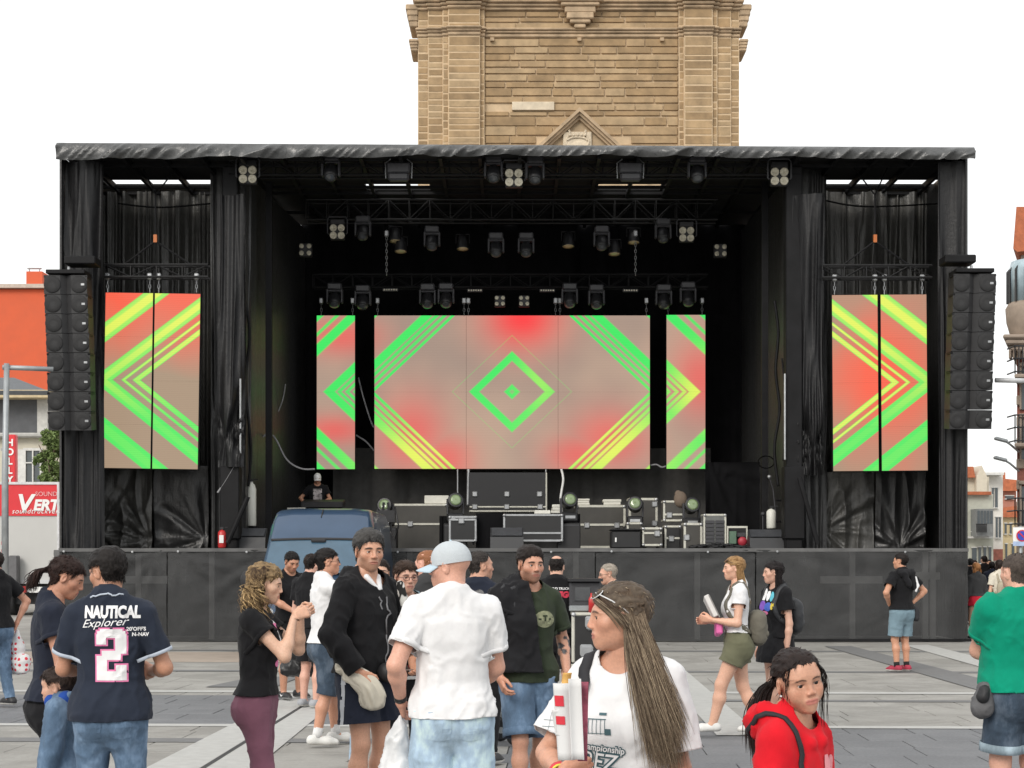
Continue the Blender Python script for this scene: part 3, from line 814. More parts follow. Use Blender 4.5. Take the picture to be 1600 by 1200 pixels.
def build_lw(c): return c['s'] * 1.04

def make_shoes(c, sh):
    if sh.get('none'): return
    J, s, H = c['J'], c['s'], c['H']
    m = sh.get('mat') or mat('shoe_dark', (.03, .03, .032), .6)
    sm = sh.get('sole') or mat('sole_white', (.6, .59, .56), .7)
    for n in 'RL':
        hp, kn, an, sg = J[n][3:7]; z0 = an[2] - .062 * s
        yw = sh.get('toe', {}).get(n, sg * -8); Rz = rot(yw)
        g = Grid((-.075 * s, -.12 * s, -.015), (.075 * s, .235 * s, .14 * s), .0075 if c['res'] != 'far' else .011); d = g.field()
        g.cone(d, (0, -.045 * s, .045 * s), (0, .10 * s, .036 * s), .042 * s, .043 * s, .03); g.cone(d, (0, .10 * s, .034 * s), (sg * -.004, .165 * s, .024 * s), .043 * s, .034 * s, .03)
        g.cone(d, (0, -.035 * s, .05 * s), (0, -.015 * s, sh.get('high', .085) * s), .038 * s, .040 * s, .03)
        d = smax(d, (g.p[..., 2] - (sh.get('high', .085) + .008) * s).astype(F32), .006); d = smax(d, (.004 - g.p[..., 2]).astype(F32), .01)
        v, f = g.mesh(d)
        tr = lambda q: q @ Rz.T + V3(an[0], an[1], z0)
        so = v[:, 2] < .024 * s
        fu = f[~so[f].all(1)]; fs = f[so[f].any(1)]
        up, fu = compact(v, fu); o = np_obj('shoe', tr(up), fu, m, c['root'])
        vs, fs = compact(v + vnormals(v, f) * np.array((.004, .004, 0)), fs); np_obj('sole', tr(vs), fs, sm, o)
        if sh.get('laces') is not None:
            mb = MB()
            for i in range(4): yy = (.03 + i * .022) * s; zz = (.084 - i * .006) * s; mb.tube([tr(V3(-.022, yy, zz - .008)), tr(V3(0, yy + .004, zz)), tr(V3(.022, yy, zz - .008))], .0035, 5)
            mb.build('lace', sh['laces'], o)
        if sh.get('sock') is not None:
            mb = MB(); t = unit(kn - an); a0 = an + V3(0, -.0, .01); mb.tube([a0, a0 + t * sh.get('sock_len', .06) * .5, a0 + t * sh.get('sock_len', .06)], [.043 * s, .042 * s, .043 * s], 16); mb.build('sock', sh['sock'], c['root'], True)

# ---------------------------------------------------------------- hair
def hairline(q, st):
    """height above the hairline in head units for head-space points q"""
    y = q[:, 1]
    zl = np.interp(y, [-.13, -.075, -.045, -.022, .004, .030, .052, .075, .1], st)
    return q[:, 2] - zl
HL = {'short': [-.062, -.060, -.050, -.012, .012, -.006, .046, .064, .068], 'full': [-.085, -.080, -.06, -.03, .008, .004, .044, .060, .066],
      'high': [-.085, -.080, -.06, -.03, .008, .010, .060, .078, .082], 'reced': [-.060, -.058, -.045, -.002, .026, .055, .082, .095, .1], 'bald': [-.058, -.055, -.04, .0, .03, .2, .2, .2, .2]}
def make_hair(c, h):
    hs, Rh, hc, hv, hf, hn = c['hs'], c['Rh'], c['hc'], c['hv'], c['hf'], c['hn']
    colr = np.array(lin(h['color'])); c2 = np.array(lin(h.get('color2', h['color'])))
    rng = np.random.default_rng(h.get('seed', 5)); q = hv / hs
    hl = hairline(q, HL[h.get('line', 'short')]); ear = (np.abs(q[:, 0]) > .066) & (np.abs(q[:, 1] + .006) < .034) & (q[:, 2] < .034)
    hl = np.where(ear & (h.get('line') != 'cover'), -1, hl)
    if h.get('bald_top'): hl = np.where(q[:, 2] > h['bald_top'] - .35 * np.maximum(0, -q[:, 1] - .05), -1, hl)
    hl = hl + .007 * vnoise(q, (60, 60, 60), 8) + .004 * vnoise(q, (160, 160, 160), 9)
    th = h.get('thick', .012) * hs
    if th > 0:
        amt = np.clip(hl / .045, 0, 1) ** .75
        topb = h.get('top', 0) * hs * np.clip((q[:, 2] - .03) / .06, 0, 1)
        st = vnoise(q, (70, 26, 40), h.get('seed', 5)) * .5 + vnoise(q, (150, 60, 90), 3) * .5
        v = hv + hn * (amt * (th + topb + h.get('rough', .0045) * hs * st * 1.6) + .0006)[:, None]
        f = hf[(hl > -.002)[hf].all(1)]
        if len(f):
            v, f, st2 = compact(v, f, st)
            cc = colr * (1 - np.clip(st2 * .5 + .5, 0, 1)[:, None] * .55) + c2 * np.clip(st2 * .5 + .5, 0, 1)[:, None] * .55
            if h.get('root'): cc = cc * .35 + np.array(lin(h['root'])) * .65
            ho = np_obj('hair', v @ Rh.T + hc, f, HAIR, c['root'], cc)
    W = lambda p: np.asarray(p) * hs @ Rh.T + hc       # head space -> person space
    S = []
    # roots on the scalp for strands
    if h.get('strands'):
        for sp in h['strands']: S += sp(c, rng, W)
    if h.get('fuzz', 900 if c['res'] == 'near' else (350 if c['res'] == 'mid' else 0)) and th > 0:
        sel = np.where(hl > .004)[0]; sel = rng.choice(sel, h.get('fuzz', 900 if c['res'] == 'near' else 350)); L = h.get('fuzz_len', .022) * hs
        for i in sel:
            p = hv[i] + hn[i] * th * .6; flow = unit(np.cross(np.cross(hn[i], V3(0, -.6, -1)), hn[i]) + 1e-6); dr = unit(flow * .9 + hn[i] * h.get('lift', .28) + rng.normal(0, .2, 3))
            S.append((np.array([p, p + dr * L * .5, p + dr * L + flow * L * .2]) @ Rh.T + hc, h.get('fr', .0017), rng.random()))
    if S: strand_mesh(c, S, colr, c2, h.get('strand_name', 'hair_strands' if th > 0 else 'hair'))
def strand_mesh(c, S, colr, c2, name):
    vs, fs, cs, o = [], [], [], 0
    for pts, r, u in S:
        pts = np.asarray(pts, float); m = len(pts); t = np.gradient(pts, axis=0); t = unit_rows(t)
        a = np.cross(t, V3(.3, .2, 1)); a = unit_rows(a); b = np.cross(t, a)
        rr = r * np.interp(np.linspace(0, 1, m), [0, .15, .75, 1], [.7, 1, .85, .12])[:, None]
        ring = np.stack([pts + a * rr * 1.5, pts - a * rr * .75 + b * rr * .7, pts - a * rr * .75 - b * rr * .7], 1).reshape(-1, 3)
        i = np.arange(m - 1)[:, None] * 3; k = np.arange(3)[None]; k2 = (k + 1) % 3
        f = np.stack([i + k, i + k2, i + 3 + k2, i + 3 + k], -1).reshape(-1, 4) + o
        vs.append(ring); fs.append(f); o += len(ring); gt = np.repeat(np.clip(np.linspace(-.25, 1.5, m), 0, 1) if m > 8 else np.ones(m), 3)[:, None] * u; cs.append(colr * (1 - gt) + c2 * gt)
    np_obj(name, np.concatenate(vs), np.concatenate(fs), HAIR, c['root'], np.concatenate(cs))
def bez(P_, n):
    """smooth polyline through points"""
    P_ = np.asarray(P_, float); m = len(P_); t = np.linspace(0, m - 1, n); i = np.clip(t.astype(int), 0, m - 2); f = (t - i)[:, None]
    g = lambda k: P_[np.clip(k, 0, m - 1)]
    p0, p1, p2, p3 = g(i - 1), g(i), g(i + 1), g(i + 2)
    return .5 * (2 * p1 + (p2 - p0) * f + (2 * p0 - 5 * p1 + 4 * p2 - p3) * f ** 2 + (3 * p1 - p0 - 3 * p2 + p3) * f ** 3)
def scalp(u, lift=1.06):
    """point on the cranium for a unit direction"""
    u = unit(u); return V3(0, -.018, .036) + u * (np.array((.0755, .096, .081)) * lift)
def fall(count, length, spread=.02, curl=0.0, part=0.0, front=.55, back=1.0, r=.0022, inner=0.0, gather=None, wave=0, seed=0, tips=.12, sides=(-1, 1), out=.012, bottom_pull=V3(0, 0, 0), n=16, top_v=.0):
    """strands from a parting over the skull and down; gather = list of head-space points to pass through (pony tail)"""
    def make(c, rng, W):
        S = []; Rw = c['Rh']; down_local = Rw.T @ V3(0, 0, -1)
        for k in range(count):
            sd = sides[k % len(sides)]; yb = rng.uniform(-back, front); 
            root = scalp(V3(part * .5 + sd * .04, yb, math.sqrt(max(.05, 1 - yb * yb)) + top_v), 1.03)
            lift = 1.04 + inner + rng.random() * .10
            if gather is not None:
                a0 = scalp(V3(sd * rng.uniform(.1, 1.0), rng.uniform(-.6, front), rng.uniform(-.15, 1.0)), 1.045)
                if a0[1] > .045 and a0[2] < .055: continue
                g0 = np.asarray(gather[0], float); mid = scalp(unit((a0 + g0 * .9) * .5 - V3(0, -.018, .036)), 1.07)
                loc = [a0, mid, g0 + rng.normal(0, .006, 3)]
                L0 = W(np.array(loc)); tail = [np.asarray(x, float) for x in gather[1:]]
                T_ = W(np.array(tail)) + rng.normal(0, 1, 3) * spread * c['hs'] * np.linspace(.5, 1.4, len(tail))[:, None]
                cut = rng.uniform(1 - tips * 3, 1); T_[-1] = T_[-2] + (T_[-1] - T_[-2]) * cut
                pts = bez(np.concatenate([L0, T_]), n + 4)
            else:
                az = rng.uniform(-.25, 1.0); yy = yb * .75 - .15
                loc = [root, scalp(V3(sd * .62, yy * .9, .75), lift), scalp(V3(sd * 1.0, yy * .8 - .05, .12), lift), scalp(V3(sd * 1.0, yy * .75 - .12, -.42), lift + .03)]
                L0 = W(np.array(loc)); e = L0[-1]; ln = length * rng.uniform(1 - tips, 1 + tips * .3)
                dn = V3(0, 0, -1); outv = unit(e - c['hc']) * V3(1, 1, 0)
                jit = rng.normal(0, 1, 3) * spread * .6; dr = [e + dn * ln * q + outv * out * math.sin(q * 3) + bottom_pull * q ** 1.4 + jit * q for q in (.35, .7, 1.0)]
                pts = bez(np.concatenate([L0, np.array(dr)]), n)
            if curl or wave:
                t = np.linspace(0, 1, len(pts)); ph = rng.uniform(0, 6.28); am = (curl or wave) * np.clip(t * 1.8, 0, 1); fq = (rng.uniform(4, 6) if curl else 2.2) * 6.28
                pts = pts + np.stack([np.cos(t * fq + ph) * am, np.sin(t * fq + ph) * am, np.sin(t * fq * .7 + ph) * am * .35], 1)
            S.append((pts, r * rng.uniform(.7, 1.4), float(np.clip(rng.beta(1.2, 1.6), 0, 1))))
        return S
    return make
def free_strands(lists, count, spread, r=.002, n=12, wave=0.0):
    """strands following head-space guide polylines"""
    def make(c, rng, W):
        S = []
        for gpts in lists:
            for k in range(count):
                p = W(np.array(gpts)); sc = np.linspace(.35, 1.3, len(p))[:, None]
                p = bez(p + rng.normal(0, 1, 3) * spread * sc, n)
                if wave: t = np.linspace(0, 1, n); ph = rng.uniform(0, 6.28); p = p + (np.sin(t * 9 + ph) * wave)[:, None] * unit(rng.normal(0, 1, 3))
                S.append((p, r * rng.uniform(.7, 1.3), rng.random()))
        return S
    return make

# ---------------------------------------------------------------- wearable and carried things
def print_on(ctx, garment, name, items, mat_, direction, lift=.0035, parent=None):
    """lay flat geometry (verts in plane coords) on a garment; items: (verts2d+plane fn, faces)"""
    v, f, ob = ctx['garments'][garment]
    bvh = BVHTree.FromPolygons([tuple(p) for p in v], [tuple(int(i) for i in q) for q in f])
    mb = MB(); d = Vector(direction).normalized()
    for pts, fs in items:
        out = []
        for p in pts:
            h = bvh.ray_cast(Vector(p) - d * .5, d)
            if h[0] is None:
                nr = bvh.find_nearest(Vector(p)); h = (nr[0], nr[1])
            out.append(h[0] - d * (lift + .002))
        mb.add(out, fs)
    return mb.build(name, mat_, parent or ob, fixn=False)
def plane_pts(v2, origin, ux, uz):
    o = Vector(origin); ux = Vector(ux); uz = Vector(uz)
    return [tuple(o + ux * p[0] + uz * p[1]) for p in v2]
def rect2(x0, x1, y0, y1, n=6, m=6):
    v = [(x0 + (x1 - x0) * i / n, y0 + (y1 - y0) * j / m) for j in range(m + 1) for i in range(n + 1)]
    return v, [(j * (n + 1) + i, j * (n + 1) + i + 1, (j + 1) * (n + 1) + i + 1, (j + 1) * (n + 1) + i) for j in range(m) for i in range(n)]
def ellipse2(cx, cy, rx, ry, n=20, rings=3):
    v = [(cx, cy)]; f = []
    for k in range(1, rings + 1):
        for i in range(n): a = 2 * math.pi * i / n; v.append((cx + rx * k / rings * math.cos(a), cy + ry * k / rings * math.sin(a)))
    for i in range(n): f.append((0, 1 + i, 1 + (i + 1) % n))
    for k in range(rings - 1):
        for i in range(n): f.append((1 + k * n + i, 1 + (k + 1) * n + i, 1 + (k + 1) * n + (i + 1) % n, 1 + k * n + (i + 1) % n))
    return v, f
def glasses(ctx, m, lens=None, on_head=False, name='glasses'):
    hs, Rh, hc = ctx['hs'], ctx['Rh'], ctx['hc']; W = lambda p: tuple(Rh @ (V3(*p) * hs) + hc)
    y, z = (.100, -.001) if not on_head else (.075, .082); tl = 0 if not on_head else .02
    mb = MB()
    for sg in (-1, 1):
        ring = [(sg * .033 + .024 * math.cos(a), y - abs(.024 * math.cos(a) + .033 - .03) * .18 - (.02 * math.sin(a) * (.3 if not on_head else .9)), z + .017 * math.sin(a) * (1 if not on_head else .8)) for a in [2 * math.pi * i / 16 for i in range(17)]]
        mb.tube([W(p) for p in ring], .0019 * hs, 6, False)
        if not on_head: mb.tube([W(p) for p in [(sg * .057, y - .006, z + .006), (sg * .074, .05, z + .006), (sg * .080, -.005, z + .004), (sg * .078, -.03, z - .015)]], .0018 * hs, 6)
        else: mb.tube([W(p) for p in [(sg * .057, y - .006, z), (sg * .078, .03, z - .022), (sg * .084, -.01, z - .05), (sg * .080, -.03, z - .07)]], .0026 * hs, 6)
    mb.tube([W(p) for p in [(-.009, y + .001, z + .004), (0, y + .003, z + .007), (.009, y + .001, z + .004)]], .0018 * hs, 6)
    o = mb.build(name, m, ctx['root'], True)
    if lens:
        for sg in (-1, 1):
            mb = MB(); ring = [W((sg * .033 + .0235 * math.cos(a), y - .001 - (.02 * math.sin(a) * (.3 if not on_head else .9)), z + .0165 * math.sin(a) * (1 if not on_head else .8))) for a in [2 * math.pi * i / 16 for i in range(16)]]
            ct = W((sg * .033, y + .003, z)); mb.add([ct] + ring, [(0, 1 + i, 1 + (i + 1) % 16) for i in range(16)]); mb.build('lens', lens, o, True)
    return o
def strap(ctx, garment, pts, width, m, name='strap', parent=None, lift=.006):
    """flat band laid over a garment along person-space points (nearest-surface)"""
    v, f, ob = ctx['garments'][garment]
    bvh = BVHTree.FromPolygons([tuple(p) for p in v], [tuple(int(i) for i in q) for q in f])
    pp = bez(pts, 22); mb = MB(); L, Rr = [], []
    q = []
    for p in pp:
        n = bvh.find_nearest(Vector(p)); q.append((n[0] + n[1].normalized() * lift if (n[0] - Vector(p)).length < .12 else Vector(p), n[1].normalized()))
    for i, (p, n) in enumerate(q):
        t = (q[min(i + 1, len(q) - 1)][0] - q[max(i - 1, 0)][0]).normalized(); s_ = t.cross(n).normalized() * width / 2; L.append(p + s_); Rr.append(p - s_)
    m_ = len(q); mb.add(L + Rr, [(i, i + 1, m_ + i + 1, m_ + i) for i in range(m_ - 1)])
    o = mb.build(name, m, parent if parent is not None else ob, True, fixn=False); md = o.modifiers.new('thickness', 'SOLIDIFY'); md.thickness = .006; md.offset = 0
    return o
# ================================================================ ground
def ground_mats():
    b = NB('concrete_light'); v = b.coords('Object'); o = b.n.new('ShaderNodeObjectInfo')
    f = b.noise(v, 1.3, 6, .65); g = b.noise(v, 30, 3)
    c = b.ramp(f, [(.25, (.275, .267, .248)), (.5, (.338, .329, .308)), (.75, (.39, .38, .357))])
    c = b.mix(.25, c, b.ramp(g, [(.35, (.20, .195, .182)), (.65, (.38, .373, .352))]))
    c = b.mix(b.math('MULTIPLY', o.outputs['Random'], .22), c, (.255, .249, .233))
    st = b.noise(b.n.new('ShaderNodeNewGeometry').outputs['Position'], .9, 6, .7, .6); c = b.mix(b.ramp(st, [(.42, .45), (.56, 0)]), c, (.17, .163, .15))
    b.principled(c, .78, 0, b.bump(g, .2, .004), .3); A = b.m
    b = NB('paver_dark'); v = b.coords('Object'); o = b.n.new('ShaderNodeObjectInfo')
    f = b.noise(v, 1.6, 6, .65); g = b.noise(v, 40, 3)
    c = b.ramp(f, [(.25, (.13, .134, .143)), (.5, (.17, .174, .184)), (.75, (.21, .214, .222))])
    c = b.mix(b.math('MULTIPLY', o.outputs['Random'], .4), c, (.12, .123, .13))
    c = b.mix(.2, c, b.ramp(g, [(.35, (.11, .115, .125)), (.65, (.29, .30, .31))]))
    b.principled(c, .7, 0, b.bump(g, .25, .004), .3)
    return A, b.m
M_LIGHT, M_DARK = ground_mats()
M_BAND = mat('pale_granite', (.43, .43, .415), .7, var=.10, vscale=9, bump=.15)
M_MID = mat('grey_granite', (.16, .16, .162), .75, var=.12, vscale=9, bump=.15)
M_SAND = mat('sandy_paving', (.36, .30, .25), .8, var=.10, vscale=3, bump=.1)
M_BASE = mat('joint_mortar', (.15, .148, .142), .9, var=.25, vscale=3, bump=.3)
def sheet(name, pts, z, m, parent=None):
    mb = MB(); mb.add([(x, y, z) for x, y in pts], [tuple(range(len(pts)))]); o = mb.build(name, m, parent, fixn=False)
    return o
GANG = R(-1.9)      # the paving runs slightly askew to the view
def gx(x, y): # paving coords -> world, turned about (0,16.6)
    dy = y - 16.6
    return (x * math.cos(GANG) - dy * math.sin(GANG), 16.6 + x * math.sin(GANG) + dy * math.cos(GANG))
ground = sheet('ground', [(-900, -60), (900, -60), (900, 2500), (-900, 2500)], -.030, M_BASE); tag(ground, kind='structure')
far = sheet('far_pavement', [(-160, 41.5), (160, 41.5), (160, 900), (-160, 900)], -.004, M_LIGHT); tag(far, kind='structure')
# slabs: the rows nearest the camera one by one, the rest joined
def is_dark(x, y):
    if 9.0 < y < 16.3 and x > -.3: return True
    if 11.0 < y < 13.4 and x < -1.0: return False
    if 16.75 < y < 20.6 and x < -.35: return True
    if 16.75 < y < 20.6 and .55 < x < 1.9: return True
    if 11.9 < y < 12.9: return True
    return False
slab_lm = []; cand = []
def slab_geo(mb, x0, x1, y0, y1, z):
    g = .005; b = .006
    p = [gx(x0 + g, y0 + g), gx(x1 - g, y0 + g), gx(x1 - g, y1 - g), gx(x0 + g, y1 - g)]
    q = [gx(x0 + g + b, y0 + g + b), gx(x1 - g - b, y0 + g + b), gx(x1 - g - b, y1 - g - b), gx(x0 + g + b, y1 - g - b)]
    mb.add([(a, c, -.03) for a, c in p] + [(a, c, z - .003) for a, c in p] + [(a, c, z) for a, c in q],
           [(0, 1, 5, 4), (1, 2, 6, 5), (2, 3, 7, 6), (3, 0, 4, 7), (4, 5, 9, 8), (5, 6, 10, 9), (6, 7, 11, 10), (7, 4, 8, 11), (8, 9, 10, 11)])
rs = random.Random(4); y = 4.0; rows = []
while y < 41.5:
    dk_row = 9.0 < y < 20.6
    h = .60 if y < 16.3 else (.62 if y < 20.6 else 1.25)
    hw = .34 * y + 3.2; x = -hw + rs.random() * .5
    while x < hw:
        w = (.62 if is_dark(x, y + .1) else 1.24) * rs.choice((1, 1, 1, .75)) if y < 20.6 else 1.85
        cand.append((x, min(x + w, hw), y, y + h)); x += w
    y += h
def vis(c):
    cx, cy = (c[0] + c[1]) / 2, (c[2] + c[3]) / 2
    px = 800 + cx * FPX / cy; py = HZ + FPX * CH / cy
    if py > 1210 or px < -60 or px > 1660: return 0
    return (c[1] - c[0]) * FPX / cy * (c[3] - c[2]) * FPX * CH / cy ** 2
cand.sort(key=vis, reverse=True)
restL, restD = MB(), MB()
for i, c in enumerate(cand):
    dk = is_dark((c[0] + c[1]) / 2, (c[2] + c[3]) / 2); z = rs.uniform(-.0025, .0)
    if i < 290 and vis(c) > 0:
        mb = MB(); slab_geo(mb, *c, z); mb.build('paving_slab', M_DARK if dk else M_LIGHT, ground, fixn=False)
    else: slab_geo(restD if dk else restL, *c, z)
tag(restL.build('pale_paving', M_LIGHT, ground, fixn=False), kind='stuff'); tag(restD.build('dark_paving', M_DARK, ground, fixn=False), kind='stuff')
def band(name, pts, m, z=.004): return sheet(name, pts, z, m, ground)
def pband(name, pix, m, z=.004): return band(name, [((px - 800) * GY(py) / FPX, GY(py)) for px, py in pix], m, z)
def cross_line(y, w, x0, x1, m, z=.004): return band('paving_line', [gx(x0, y), gx(x1, y), gx(x1, y + w), gx(x0, y + w)], m, z)
cross_line(16.45, .24, -9, 9, M_BAND)
cross_line(15.0, .34, -9, -.2, M_MID)
cross_line(20.7, .30, -10, 10, M_BAND)
cross_line(19.55, .26, .6, 11, M_MID); cross_line(24.6, .34, -12, 12, M_MID); cross_line(30.2, .4, -14, 14, M_MID)
band('sandy_strip', [(-9, 27.0), (-2.4, 27.0), (-2.4, 30.0), (-9, 30.0)], M_SAND, .004)
pband('paving_band', [(222, 1204), (308, 1204), (512, 1078), (470, 1078)], M_BAND, .008)
pband('paving_band', [(318, 1204), (395, 1204), (548, 1078), (517, 1078)], M_BAND, .008)
pband('drain_slot', [(310, 1204), (316, 1204), (516, 1078), (513, 1078)], mat('slot_iron', (.05, .05, .052), .6), .008)
pband('paving_band', [(1010, 1030), (1050, 1030), (1190, 1150), (1120, 1150)], M_BAND, .008)
pband('paving_band', [(1288, 1010), (1330, 1010), (1600, 1078), (1560, 1088)], M_MID, .008)
pband('paving_band', [(1410, 1008), (1450, 1008), (1640, 1055), (1600, 1062)], M_BAND, .008)
pband('paving_band', [(430, 1074), (470, 1058), (398, 1058), (320, 1074)], M_MID, .008)

# ================================================================ church tower
M_STONE = []
for k, cc in enumerate([(.335, .228, .123), (.375, .262, .148), (.30, .205, .112), (.40, .288, .168)]):
    M_STONE.append(mat('sandstone_%d' % k, cc, .9, var=.28, vscale=2.2, bump=.5, bscale=18))
M_MORT = mat('lime_mortar', (.56, .425, .275), .95, var=.15, vscale=3, bump=.4, bscale=25)
M_MOULD = mat('stone_moulding', (.42, .31, .20), .9, var=.35, vscale=2.5, bump=.5, bscale=15)
TY = 52.0; TS = FPX / TY
tower = empty('church_tower', ((905 - 800) / TS, TY + 5, 0)); tag(tower, 'tall brown sandstone church tower rising behind the stage', 'tower')
tx0 = tower.location.x; tyb = TY + 5
def TL(px, py=None): return (px - 800) / TS - tx0
def TZ(py): return CH + (HZ - py) / TS
FR = -5.0   # local y of the front face
mb = MB(); w = TL(1155); w0 = TL(653)
mb.box(((w + w0) / 2, 0, 11), (w - w0 - .08, 9.9, 22)); mb.build('wall', M_MORT, tower)
rt = random.Random(11)
def lay(x0, x1, z0, z1, yf, thick, lo=.5, hi=2.2, skip=None):
    z = z1
    while z > z0 + .05:
        h = min(rt.choice((.17, .2, .23, .26, .3)), z - z0); x = x0; 
        while x < x1 - .02:
            wd = rt.uniform(lo, hi) if x1 - x0 > 1.2 else x1 - x0
            if x1 - (x + wd) < lo * .6: wd = x1 - x
            wd = min(wd, x1 - x)
            if not (skip and skip(x + wd / 2, z - h / 2, wd)):
                m = MB(); e = rt.uniform(0, .008); jv = [rt.uniform(.012, .034) for _ in range(4)]
                m.box((x + (jv[0] + wd - jv[1]) / 2, yf - thick / 2 + .1 + .014 - e / 2, z - (jv[2] + h - jv[3]) / 2), (wd - jv[0] - jv[1], thick + .2 + e, h - jv[2] - jv[3]), bevel=.006)
                m.build('stone', rt.choice(M_STONE), tower)
            x += wd
        z -= h
zl, zh = TZ(262), TZ(60); zt = TZ(-45)
def gskip(x, z, wd):
    px = (x + tx0) * TS + 800; py = HZ - (z - CH) * TS
    return abs(px - 905) < 46 + max(0, py - 214) and py > 205 - 0 or (798 < px < 868 and 158 < py < 175)
lay(TL(757), TL(1060), zl, zh, FR, .02, .5, 1.9, gskip)
for a, b_, t in ((653, 669, .0), (669, 692, .06), (692, 701, .14), (701, 750, .24), (750, 757, .10)):
    lay(TL(a), TL(b_), zl, zh, FR - t, .02, .4, 1.3)
    mb = MB(); mb.box(((TL(a) + TL(b_)) / 2, FR + .3 - t / 2, 12), (TL(b_) - TL(a), .6 + t, 22.5)); mb.build('pilaster', M_MORT, tower)
for a, b_, t in ((1060, 1068, .10), (1068, 1112, .24), (1112, 1120, .14), (1120, 1142, .06), (1142, 1155, .0)):
    lay(TL(a), TL(b_), zl, zh, FR - t, .02, .4, 1.3)
    mb = MB(); mb.box(((TL(a) + TL(b_)) / 2, FR + .3 - t / 2, 12), (TL(b_) - TL(a), .6 + t, 22.5)); mb.build('pilaster', M_MORT, tower)
segs = [(653, 669, .0), (669, 692, .06), (692, 701, .14), (701, 750, .24), (750, 757, .10), (757, 1060, .0), (1060, 1068, .10), (1068, 1112, .24), (1112, 1120, .14), (1120, 1142, .06), (1142, 1155, .0)]
def mould(pys, name):
    """pys: list of (py_top, py_bottom, projection)"""
    for (t0, t1, pr) in pys:
        for a, b_, t in segs:
            mb = MB(); e0 = pr * TS * .5 if a == 653 else 0; e1 = pr * TS * .5 if b_ == 1155 else 0
            mb.box(((TL(a - e0) + TL(b_ + e1)) / 2, FR + .2 - (t + pr) / 2, (TZ(t0) + TZ(t1)) / 2), (TL(b_ + e1) - TL(a - e0) + (.0 if t == 0 else pr * .8), .4 + t + pr, TZ(t0) - TZ(t1) - .002), bevel=.03)
            mb.build(name, M_MOULD, tower)
mould([(45, 49, .15), (49, 53, .10), (53, 59, .05)], 'string_course')
mould([(12, 17, .09), (7, 12, .16), (1, 7, .25), (-6, 1, .33), (-11, -6, .40), (-40, -11, .10)], 'cornice')
for a, b_, t in segs: lay(TL(a), TL(b_), TZ(45), TZ(17), FR - t, .02, .5, 2.0)
# corner scrolls of the cornice, seen against the sky
for sx, a in ((-1, 653), (1, 1155)):
    for t0, t1, pr in ((8, 42, .18), (62, 80, .08)):
        mb = MB()
        for k in range(4): mb.box((TL(a) + sx * (.10 + pr * .5 * (1 - k * .22)), FR + .5 + k * .02, TZ(t0 + (t1 - t0) * (k + .5) / 4)), (.2 + pr * (1 - k * .22), 1.2, (TZ(t0) - TZ(t1)) / 4 + .01), bevel=.03)
        mb.build('corbel', M_MOULD, tower)
# hanging keystone ornament
mb = MB()
for (px0, px1, p0, p1, pr) in ((870, 942, 3, 8, .42), (876, 936, 8, 14, .36), (882, 930, 14, 24, .30), (885, 927, 24, 34, .34), (890, 922, 34, 40, .30), (897, 915, 40, 47, .24)):
    mb.box(((TL(px0) + TL(px1)) / 2, FR - pr / 2 + .1, (TZ(p0) + TZ(p1)) / 2), (TL(px1) - TL(px0), pr + .2, TZ(p0) - TZ(p1)), bevel=.03)
mb.build('keystone', M_MOULD, tower)
for px in (769, 905, 1034):
    mb = MB(); mb.box((TL(px), FR - .05, TZ(63)), (.12, .16, .10)); mb.build('putlog_bracket', M_MOULD, tower)
# gable with a carved shield
for sg in (-1, 1):
    mb = MB(); a = Vector((TL(905), 0, TZ(172))); e = Vector((TL(905 + sg * 105), 0, TZ(172 + 96))); d_ = (e - a); n_ = Vector((-d_.z, 0, d_.x)).normalized() * (1 if sg < 0 else -1)
    for k, (o0, o1, pr) in enumerate(((0, .10, .34), (.10, .18, .26), (.18, .26, .16))):
        q = [a - n_ * 0, e]; pts = [(p + nn * oo) for p, nn, oo in ((a, Vector((0, 0, -1.25)), o0), (e, Vector((0, 0, -1.25)), o0), (e, Vector((0, 0, -1.25)), o1), (a, Vector((0, 0, -1.25)), o1))]
        mb.prism([(p.x, p.z) for p in pts], FR - pr, FR + .1)
    mb.build('gable_moulding', M_MOULD, tower)
mb = MB(); mb.prism([(TL(905), TZ(185)), (TL(868), TZ(218)), (TL(820), TZ(262)), (TL(990), TZ(262)), (TL(942), TZ(218))], FR - .03, FR + .1); mb.build('gable_field', mat('tympanum', (.40, .30, .19), .9, var=.12, bump=.3), tower)
M_PALE = mat('pale_stone', (.62, .53, .40), .85, var=.15, vscale=5, bump=.4)
mb = MB(); mb.box((TL(833), FR - .02, TZ(166.5)), (TL(866) - TL(800), .14, TZ(160) - TZ(173)), bevel=.01); mb.build('pale_block', M_PALE, tower)
mb = MB(); mb.box((TL(902), FR - .06, TZ(221.5)), (TL(925) - TL(880), .12, TZ(207) - TZ(236)), bevel=.03)
mb.ball((TL(902), FR - .10, TZ(229)), (.20, .06, .17), 14, 10); mb.tube([(TL(902) + .30 * math.cos(t) , FR - .14, TZ(221) + .10 * math.sin(t)) for t in [math.pi * i / 8 for i in range(9)]], .03, 6)
for k in range(5): mb.ball((TL(902) - .24 + k * .12, FR - .16, TZ(213)), .045, 8, 6)
for sg in (-1, 1): mb.tube([(TL(902) + sg * (.30 + .06 * math.sin(t)), FR - .13, TZ(230) + .09 * t) for t in [i * .8 for i in range(8)]], .035, 6)
mb.build('carved_shield', M_PALE, tower)

